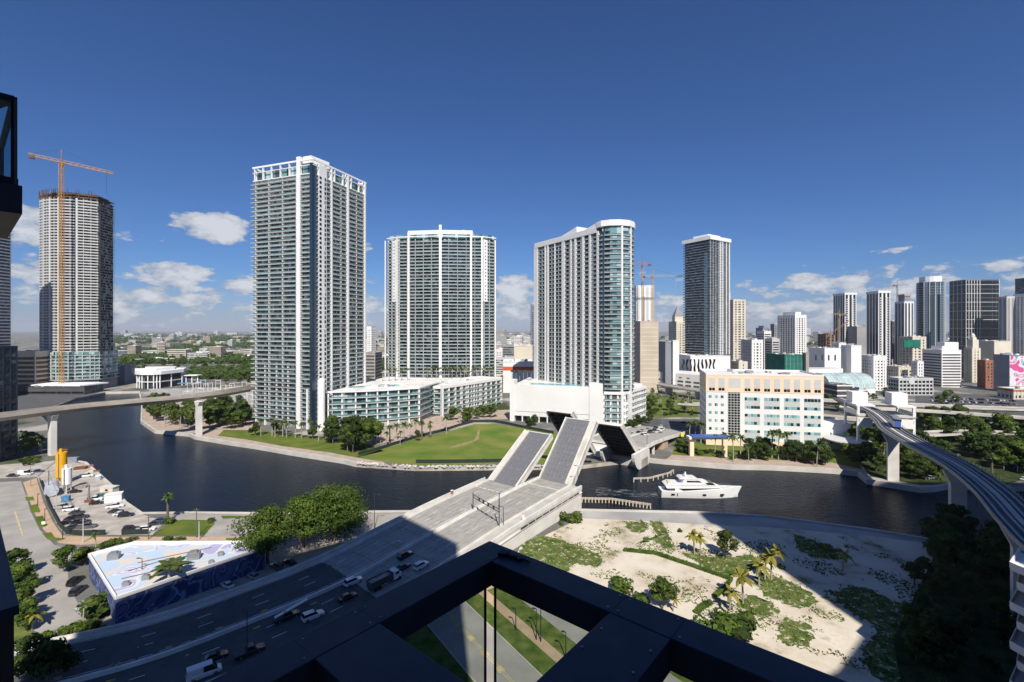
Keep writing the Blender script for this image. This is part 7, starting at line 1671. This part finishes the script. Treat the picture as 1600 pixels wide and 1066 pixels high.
# ---- train and station
def train():
    t = thing('people_mover_car', 'rounded white and dark blue driverless train car rolling out of the station', 'train'); x, y = 181.5, 226
    i = min(range(len(GP)), key=lambda j: (GP[j].x-x)**2+(GP[j].y-y)**2); r = side(GP, i); a = math.atan2(r.y, r.x)+math.pi/2
    mb = MB(); mb.prism([(-5.6, -1.35), (5.2, -1.35), (5.9, -.9), (5.9, .9), (5.2, 1.35), (-5.6, 1.35), (-6, .9), (-6, -.9)], .7, 2.6, 0); mb.build('body', ['white_paint'], t)
    mb = MB(); mb.prism([(-5.4, -1.3), (4.9, -1.3), (5.5, -.8), (5.5, .8), (4.9, 1.3), (-5.4, 1.3), (-5.8, .8), (-5.8, -.8)], 2.6, 3.5, 0); mb.build('window', ['car_glass'], t)
    mb = MB(); mb.prism([(-5.3, -1.1), (4.8, -1.1), (5.2, 0), (4.8, 1.1), (-5.3, 1.1)], 3.5, 3.8, 0); mb.build('roof', ['steel_grey'], t)
    mb = MB(); mb.box((-5.95, 0, 1.8), (.3, 2.2, 2.3)); mb.box((5.9, 0, 1.8), (.3, 2.0, 2.3)); mb.build('end_panel', ['blue_sign'], t)
    for xx in (-4, 4): mb = MB(); mb.box((xx, 0, .45), (1.8, 2.2, .6)); mb.build('bogie', ['dark_grey'], t)
    t.scale = (1.15, 1.15, 1.2); p = GP[i]+r*-2.4; t.location = (p.x, p.y, p.z+.3); t.rotation_euler = (0, 0, a)
train()
def station():
    t = thing('train_station', 'white open elevated station straddling the twin tracks', 'station', (208, 275, 0))
    c = Vector((205.5, 264, 0)); ang = math.atan2(52, -16); d = Vector((-.25, -.968, 0)) if False else Vector((.25, .968, 0)); r = Vector((.968, -.25, 0))
    def B_(u, v, z, su, sv, sz, nm, m): mb = MB(); p = c+r*u+d*v; mb.box((p.x, p.y, z), (su, sv, sz), math.atan2(r.y, r.x)); mb.build(nm, [m], t)
    for s in (-1, 1):
        B_(s*9.5, 0, 28.2, 9, 17, .8, 'canopy', 'white_paint'); B_(s*9.5, 2, 31.6, 7.5, 7.5, 6.2, 'lift_tower', 'white_paint')
        B_(s*9.5, 0, 22.8, 8, 18, 1.0, 'platform', 'pale_grey'); B_(s*13.6, 0, 24.3, .4, 17, 2.0, 'side_wall', 'white_wall')
        for v in (-8, 8): B_(s*13, v, 14, 1.1, 1.2, 28, 'column', 'white_paint')
        B_(s*9.5, -8.5, 19, 6, .5, 5, 'end_wall', 'white_wall')
    for v in (-8, 8): B_(0, v, 20.3, 26, 1.4, 1.6, 'cross_beam', 'concrete')
station()
# ---- construction yard
def silo(px, py, r, z0, z1, m, label):
    x, y = at(px, py); t = thing('silo', label, 'silo', (x, y, 0)); mb = MB(); mb.tube((x, y, z0), (x, y, z1), r, n=20); mb.build('tank', [m], t, )
    mb = MB(); mb.tube((x, y, z0-2.2), (x, y, z0), .3, n=16, r2=r); mb.build('cone', [m], t)
    for a in range(4): q = (x+r*.8*math.cos(a*1.57+.7), y+r*.8*math.sin(a*1.57+.7)); mb = MB(); mb.bar((*q, 0), (*q, z0+.5), .22); mb.build('leg', [m], t)
    mb = MB(); [mb.bar((x+r*math.cos(a), y+r*math.sin(a), z1+.9), (x+r*math.cos(a+.8), y+r*math.sin(a+.8), z1+.9), .1) for a in [k*.785 for k in range(8)]]; mb.tube((x-.3, y, z1), (x-.3, y, z1+1.6), .5); mb.build('top_rail', [m], t)
    mb = MB(); mb.bar((x+r*.3, y-r-.15, 0), (x+r*.3, y-r-.15, z1), .35, .12); mb.build('ladder', ['steel_grey'], t); return t
silo(96, 757, 2.0, 3.5, 14.5, 'silo_yellow', 'tall bright yellow cement silo on legs in the riverside yard')
silo(104.5, 767, 1.7, 3.0, 9.8, 'white_paint', 'shorter white silo in front of the yellow one')
x, y = at(80, 773); t = thing('storage_tank', 'big grey horizontal tank lying by the yard fence', 'tank', (x, y, 0)); mb = MB(); mb.tube((x-3.5, y+4, 2.6), (x+3.2, y-3.2, 2.6), 2.3, n=20); mb.build('shell', ['tank_grey'], t)
for k in (-1, 1): mb = MB(); mb.box((x+k*2, y-k*2, .5), (3.2, .6, 1.4), .8); mb.build('saddle', ['concrete'], t)
def small(name, cat, label, px, py, parts):
    x, y = at(px, py); t = thing(name, label, cat, (x, y, 0))
    for nm, m, dx, dy, z, sx, sy, sz, rot in parts: mb = MB(); mb.box((x+dx, y+dy, z), (sx, sy, sz), rot); mb.build(nm, [m], t)
small('mixer', 'machine', 'blue round mixer standing among the yard cars', 103, 784, [('drum', 'blue_tarp', 0, 0, 1.4, 2.4, 2.0, 1.8, .4), ('frame', 'steel_grey', 0, 0, .4, 2.8, 1.6, .6, .4)])
small('site_cabin', 'cabin', 'beige site cabin by the river wall, upper one', 171, 770, [('wall', 'cream', 0, 0, 1.3, 6, 3, 2.6, -.1), ('roof', 'roof_white', 0, 0, 2.7, 6.4, 3.3, .2, -.1), ('window', 'black_pane', 0, -1.55, 1.6, 1.2, .1, .8, -.1)])
small('site_cabin', 'cabin', 'white box cabin below the beige one near the river', 178, 783, [('wall', 'white_wall', 0, 0, 1.5, 5.5, 3.2, 3.0, .5), ('roof', 'roof_white', 0, 0, 3.1, 5.8, 3.5, .2, .5)])
small('scrap_pile', 'pile', 'rusty red pile of formwork at the river corner of the yard', 126, 733, [('beam', 'rust', 0, 0, .6, 5, 2.5, 1.2, .3), ('beam', 'crane_red', 2, 2, .9, 4, 1, .8, .7), ('board', 'rope_beige', -3, 2, .5, 3, 2, 1, .1)])
small('pallet_stack', 'stack', 'pale pallets stacked by the river wall above the round tank', 143, 738, [('pallet', 'rope_beige', 0, 0, .5, 2.4, 1.6, 1.0, .2), ('pallet', 'dock_wood', 2.8, .4, .4, 2, 1.4, .8, .5)])
small('spoil_heap', 'heap', 'grey rubble heap in the middle of the yard', 128, 762, [('mound', 'debris', 0, 0, .4, 4, 3, .9, .3), ('mound', 'debris', 1, .6, .9, 2, 1.6, .7, .9)])
small('skip', 'skip', 'green waste skip near the drill rig in the yard', 160, 776, [('bin', 'green_net', 0, 0, .7, 3.4, 1.8, 1.3, .4), ('rim', 'steel_grey', 0, 0, 1.4, 3.6, 2.0, .1, .4)])
small('container', 'container', 'blue grey low container behind the yellow silo', 112, 722, [('box', 'blue_grey', 0, 0, 1.2, 6, 2.4, 2.4, .2), ('door', 'steel_grey', 0, -1.25, 1.2, 2, .1, 2.0, .2)])
x, y = at(154, 750); t = thing('water_tank', 'small round white and grey tank near the river wall', 'tank', (x, y, 0)); mb = MB(); mb.tube((x, y, 0), (x, y, 2.0), 1.3, n=16); mb.build('shell', ['tank_grey'], t); mb = MB(); mb.tube((x, y, 2.0), (x, y, 2.3), 1.35, n=16, r2=.9); mb.build('lid', ['white_paint'], t)
x, y = at(139, 785); t = thing('drill_rig', 'narrow steel drill rig standing in the yard', 'machine', (x, y, 0)); mb = MB(); mb.bar((x, y, 0), (x, y, 7), .4); mb.bar((x-.8, y, 0), (x, y, 6), .15); mb.bar((x+.8, y, 0), (x, y, 6), .15); mb.build('mast', ['steel_grey'], t); mb = MB(); mb.box((x, y, .6), (2.6, 1.4, 1)); mb.build('base', ['rust'], t)
# fences
def fence(label, q, h=1.9, m='fence_mesh', pm='steel_dark', step=3, z=0, world=False, name='fence'):
    P = [Vector((*(p if world else at(*p)), z)) for p in q]; t = thing(name, label, 'fence', tuple(P[0]))
    for i in range(len(P)-1):
        a, b = P[i], P[i+1]; mb = MB(); mb.bar(a+Vector((0, 0, h/2)), b+Vector((0, 0, h/2)), .05, h-.1); mb.build('panel', [m], t)
        n = max(1, int((b-a).length/step))
        for k in range(n): p = a.lerp(b, k/n); mb = MB(); mb.bar(p, p+Vector((0, 0, h+.1)), .1); mb.build('post', [pm], t)
fence('dark screened fence curving along the upper edge of the green field', [(560, 712), (590, 704), (656, 683), (694, 674), (715, 667), (741, 660), (773, 660), (790, 663), (812, 668), (865, 678)], 2.0, step=6)
fence('straight dark screened fence along the lower edge of the green field', [(650, 724), (700, 724), (765, 723), (800, 722)], 2.0, step=5)
fence('dark fence around the lower left corner of the parking lot', [(62, 752), (75, 790), (92, 823), (104, 835), (125, 837), (165, 836)], 1.9, step=3)
fence('dark fence panel right of the parking lot gate', [(190, 836), (232, 835)], 1.9)
def lane_rail(lbl, q): 
    P = [Vector((*at(*p), 0)) for p in q]; t = thing('wire_fence', lbl, 'fence', tuple(P[0]))
    for i in range(len(P)-1):
        a, b = P[i], P[i+1]; mb = MB(); mb.bar(a+Vector((0, 0, 1.5)), b+Vector((0, 0, 1.5)), .06); mb.build('top_wire', ['steel_grey'], t); n = int((b-a).length/3)
        for k in range(n+1): p = a.lerp(b, k/max(1, n)); mb = MB(); mb.bar(p, p+Vector((0, 0, 1.5)), .07); mb.build('post', ['steel_grey'], t)
lane_rail('thin wire fence on the paved plot by the river left of the big trees', [(334, 836), (372, 835), (374, 818)])
# lamp posts and poles
def lamp(px, py, h, label, z=0, m='steel_dark', arm=(1.6, 0), xy=None, name='street_lamp', group=None):
    x, y = xy or at(px, py, z); t = thing(name, label, 'street lamp', (x, y, z), group); mb = MB(); mb.tube((x, y, z), (x, y, z+h), .14, n=8, r2=.08); mb.build('pole', [m], t)
    mb = MB(); mb.bar((x, y, z+h-.1), (x+arm[0], y+arm[1], z+h), .09); mb.build('arm', [m], t); mb = MB(); mb.box((x+arm[0]*1.1, y+arm[1]*1.1, z+h), (.8, .35, .16), math.atan2(arm[1], arm[0])); mb.build('lamp_head', [m], t); return t
lamp(585, 826, 12, 'dark lamp post on the riverbank right of the biggest tree')
lamp(222, 925, 9, 'dark lamp post in front of the painted warehouse', arm=(-.9, 0))
lamp(386, 1045, 12, 'dark lamp post rising from the shaded road above the railing', arm=(-.6, 0))
lamp(48, 760, 9, 'pale pole at the yard entrance left of the grey tank', m='steel_grey', arm=(0, 1)); lamp(59, 790, 4.6, 'short dark lamp on the tan sidewalk, upper', arm=(.3, 0)); lamp(70, 815, 4.6, 'short dark lamp on the tan sidewalk, middle', arm=(.3, 0)); lamp(98, 842, 4.6, 'short dark lamp at the sidewalk bend', arm=(.3, 0))
lamp(0, 0, 11, 'lamp post on the far bridge approach above the yacht', z=DECK, xy=tuple(st(246, TC+17, 0)[:2]), arm=(-1, 0)); lamp(0, 0, 9, 'dark pole at the left parapet of the near bridge end', z=DECK, xy=tuple(st(150, TC-17, 0)[:2]), arm=(.3, 0)); lamp(0, 0, 9, 'dark pole at the right corner of the near bridge end', z=DECK, xy=tuple(st(164.5, TC+19.5, 0)[:2]), arm=(-.9, .3)); lamp(0, 0, 6, 'short lamp leaning over the lanes beside the signal gantry', z=6.4, xy=tuple(st(121, TC+15.9, 0)[:2]), arm=(-1.3, .8))
for px, py, h, l in ((838, 1000, 7, 'dark lamp seen through the railing opening, left one'), (845, 1003, 9, 'tall dark pole seen through the railing opening'), (806, 985, 5, 'short dark lamp behind the parking meter, railing opening'), (884, 1028, 5.5, 'dark lamp seen at the right of the railing opening')): lamp(px, py, h, l, arm=(-.5, .2))
lamp(1035, 668, 12, 'lamp post at the far junction beside the garden', m='steel_grey'); lamp(1072, 655, 14, 'tall pale pole between garden and peach building', m='steel_grey'); lamp(1533, 690, 14, 'tall pale pole rising from the park grove', m='steel_grey')
for i, (px, py, h, l) in enumerate(((307, 840, 10, 'dark wooden utility pole on the bank lawn, left of a pair'), (311, 843, 6, 'shorter utility pole right beside the taller one'), (76, 776, 11, 'dark wooden utility pole in front of the grey tank'), (88, 800, 9, 'pale concrete utility pole at the lot fence'), (130, 848, 8, 'pale concrete pole at the lower lot corner'), (232, 843, 8, 'slim dark pole by the lot gate'))):
    x, y = at(px, py); t = thing('utility_pole', l, 'pole', (x, y, 0)); mb = MB(); mb.tube((x, y, 0), (x, y, h), .18, n=7, r2=.12); mb.build('pole', ['bark' if 'wood' in l or 'dark' in l else 'pale_grey'], t); mb = MB(); mb.bar((x-1.1, y, h-.7), (x+1.1, y, h-.7), .12); mb.build('crossarm', ['bark'], t)
def wires(a, b, sag, label):
    p, q = Vector((*at(*a[:2]), a[2])), Vector((*at(*b[:2]), b[2])); mb = MB()
    for k in range(10):
        f, g = k/10, (k+1)/10; u = p.lerp(q, f)-Vector((0, 0, sag*4*f*(1-f))); v = p.lerp(q, g)-Vector((0, 0, sag*4*g*(1-g))); mb.bar(u, v, .07)
    o = mb.build('power_line', ['steel_dark']); rootfix(o, p); tag(o, label, 'cable')
wires((76, 776, 10.4), (88, 800, 8.4), .5, 'power cable between the dark pole and the pale pole at the lot fence'); wires((88, 800, 8.4), (130, 848, 7.4), .9, 'power cable running along the lot fence to its lower corner'); wires((232, 843, 7.4), (307, 840, 9.4), .8, 'power cable over the bank lawn')
# traffic signal gantry on the bridge
def gantry(s, lbl, zb, h=5.6):
    t = thing('signal_gantry', lbl, 'gantry', tuple(st(s, TC, zb))); a = st(s, TC+.2, zb); b = st(s-5, TC+15.7, zb-.1); Z = Vector((0, 0, 1))
    mb = MB(); mb.bar(a, a+Z*(h+1), .28); mb.build('post', ['steel_dark'], t); mb = MB(); mb.bar(b, b+Z*(h+5.5), .3); mb.build('post', ['steel_dark'], t)
    for dz in (0, 1.0): mb = MB(); mb.bar(a+Z*(h+dz-.6), b+Z*(h+dz-.6), .16); mb.build('beam', ['steel_dark'], t)
    for k in range(10): p = a.lerp(b, k/10)+Z*(h-.6); q = a.lerp(b, (k+1)/10)+Z*(h+.4); mb = MB(); mb.bar(p, q, .08); mb.build('lattice_bar', ['steel_dark'], t)
    for k in (.25, .42, .6, .8):
        p = a.lerp(b, k)+Z*(h-.2); mb = MB(); mb.box(tuple(p), (.45, .4, 1.1), UA); o = mb.build('signal_head', ['steel_dark'], t); mb = MB(); mb.box((p.x-.25*U.x, p.y-.25*U.y, p.z+.3), (.1, .25, .25), UA); mb.build('lens', ['tail_lens'], o)
    mb = MB(); mb.bar(b+Z*(h+5.4), b+Z*(h+5.6)+U*1.5, .1); mb.build('lamp_arm', ['steel_dark'], t)
gantry(124, 'black lattice signal gantry across the right roadway of the bridge', 6.4)
for (s, tt, l) in ((127, TC+19.6, 'small white control cabinet on the right bridge parapet'), (131, TC-16.6, 'small red and white barrier box on the left bridge parapet')):
    p = st(s, tt, DECK); t = thing('control_cabinet', l, 'cabinet', tuple(p)); mb = MB(); mb.box((p.x, p.y, p.z+.5), (.9, .7, 1.2), UA); mb.build('box', ['white_paint' if 'white control' in l else 'crane_red'], t); mb = MB(); mb.box((p.x, p.y, p.z+1.15), (1.0, .8, .12), UA); mb.build('lid', ['white_paint'], t)
x, y = at(1066, 694, 0); t = thing('road_sign', 'yellow warning sign at the road by the far bridge end', 'sign', (x, y, 0)); mb = MB(); mb.bar((x, y, 0), (x, y, 6), .15); mb.build('post', ['steel_grey'], t); mb = MB(); mb.bar((x, y-.15, 4.6), (x, y-.15, 7.0), 1.8, .1); mb.build('panel', ['sign_yellow'], t)
x, y = at(68, 822, 0); t = thing('sign_board', 'small white board on the grass verge by the tan sidewalk', 'sign', (x, y, 0)); mb = MB(); mb.box((x, y, 1.1), (1.1, .12, 1.0), .3); mb.build('panel', ['white_paint'], t); mb = MB(); mb.bar((x, y+.1, 0), (x, y+.1, .7), .08); mb.build('post', ['steel_dark'], t)
x, y = at(1592, 735, 0); t = thing('shade_tent', 'blue pitched awning beyond the park grove at the right edge', 'awning', (x, y, 0)); mb = MB(); mb.prism([(x-4, y-3), (x+4, y-3), (x+4, y+3), (x-4, y+3)], 3, 3.3); mb.build('roof', ['blue_tarp'], t)
for dx in (-3.5, 3.5): mb = MB(); mb.bar((x+dx, y-2.6, 0), (x+dx, y-2.6, 3), .15); mb.build('post', ['white_paint'], t)
# quayside jumble beyond the left guideway: boat masts and gear
def marina():
    rng = random.Random(8)
    for k in range(30):
        px = rng.uniform(280, 392); py = rng.uniform(606, 634); x, y = at(px, py); t = thing('substation_gantry', 'pale steel frame of the electrical yard behind the left guideway', 'steel frame', (x, y, 0), 'electrical yard frames'); h = rng.uniform(6, 11)
        mb = MB(); mb.bar((x, y, 0), (x, y, h), .35); mb.build('mast', ['pier_white'], t); mb = MB(); mb.bar((x+5, y+1, 0), (x+5, y+1, h), .35); mb.build('mast', ['pier_white'], t); mb = MB(); mb.bar((x, y, h-.5), (x+5, y+1, h-.5), .35); mb.build('crossbar', ['pier_white'], t)
marina()
sheet('electrical_yard', pxs([(230, 608), (395, 604), (395, 636), (330, 626), (255, 624)]), .03, 'roof_grey')
for o in CP.values():
    for ch in list(o.children):
        for g in list(ch.children): bpy.data.objects.remove(g)
        bpy.data.objects.remove(ch)
    bpy.data.objects.remove(o)
# ================================================================ AIR
hz = MB(); hz.prism([(-17000, -500), (17000, -500), (17000, 17000), (-17000, 17000)], -5, 262)
ho = hz.build('haze', []); ho['kind'] = 'stuff'; ho['label'] = 'thin pale air haze over the city'
hm = bpy.data.materials.new('haze_air'); hm.use_nodes = True; nt = hm.node_tree; nt.nodes.clear()
o_ = nt.nodes.new('ShaderNodeOutputMaterial'); pv = nt.nodes.new('ShaderNodeVolumePrincipled')
pv.inputs['Density'].default_value = .00004; pv.inputs['Color'].default_value = (.80, .88, 1, 1); pv.inputs['Anisotropy'].default_value = 0
nt.links.new(pv.outputs[0], o_.inputs['Volume']); ho.data.materials.append(hm)
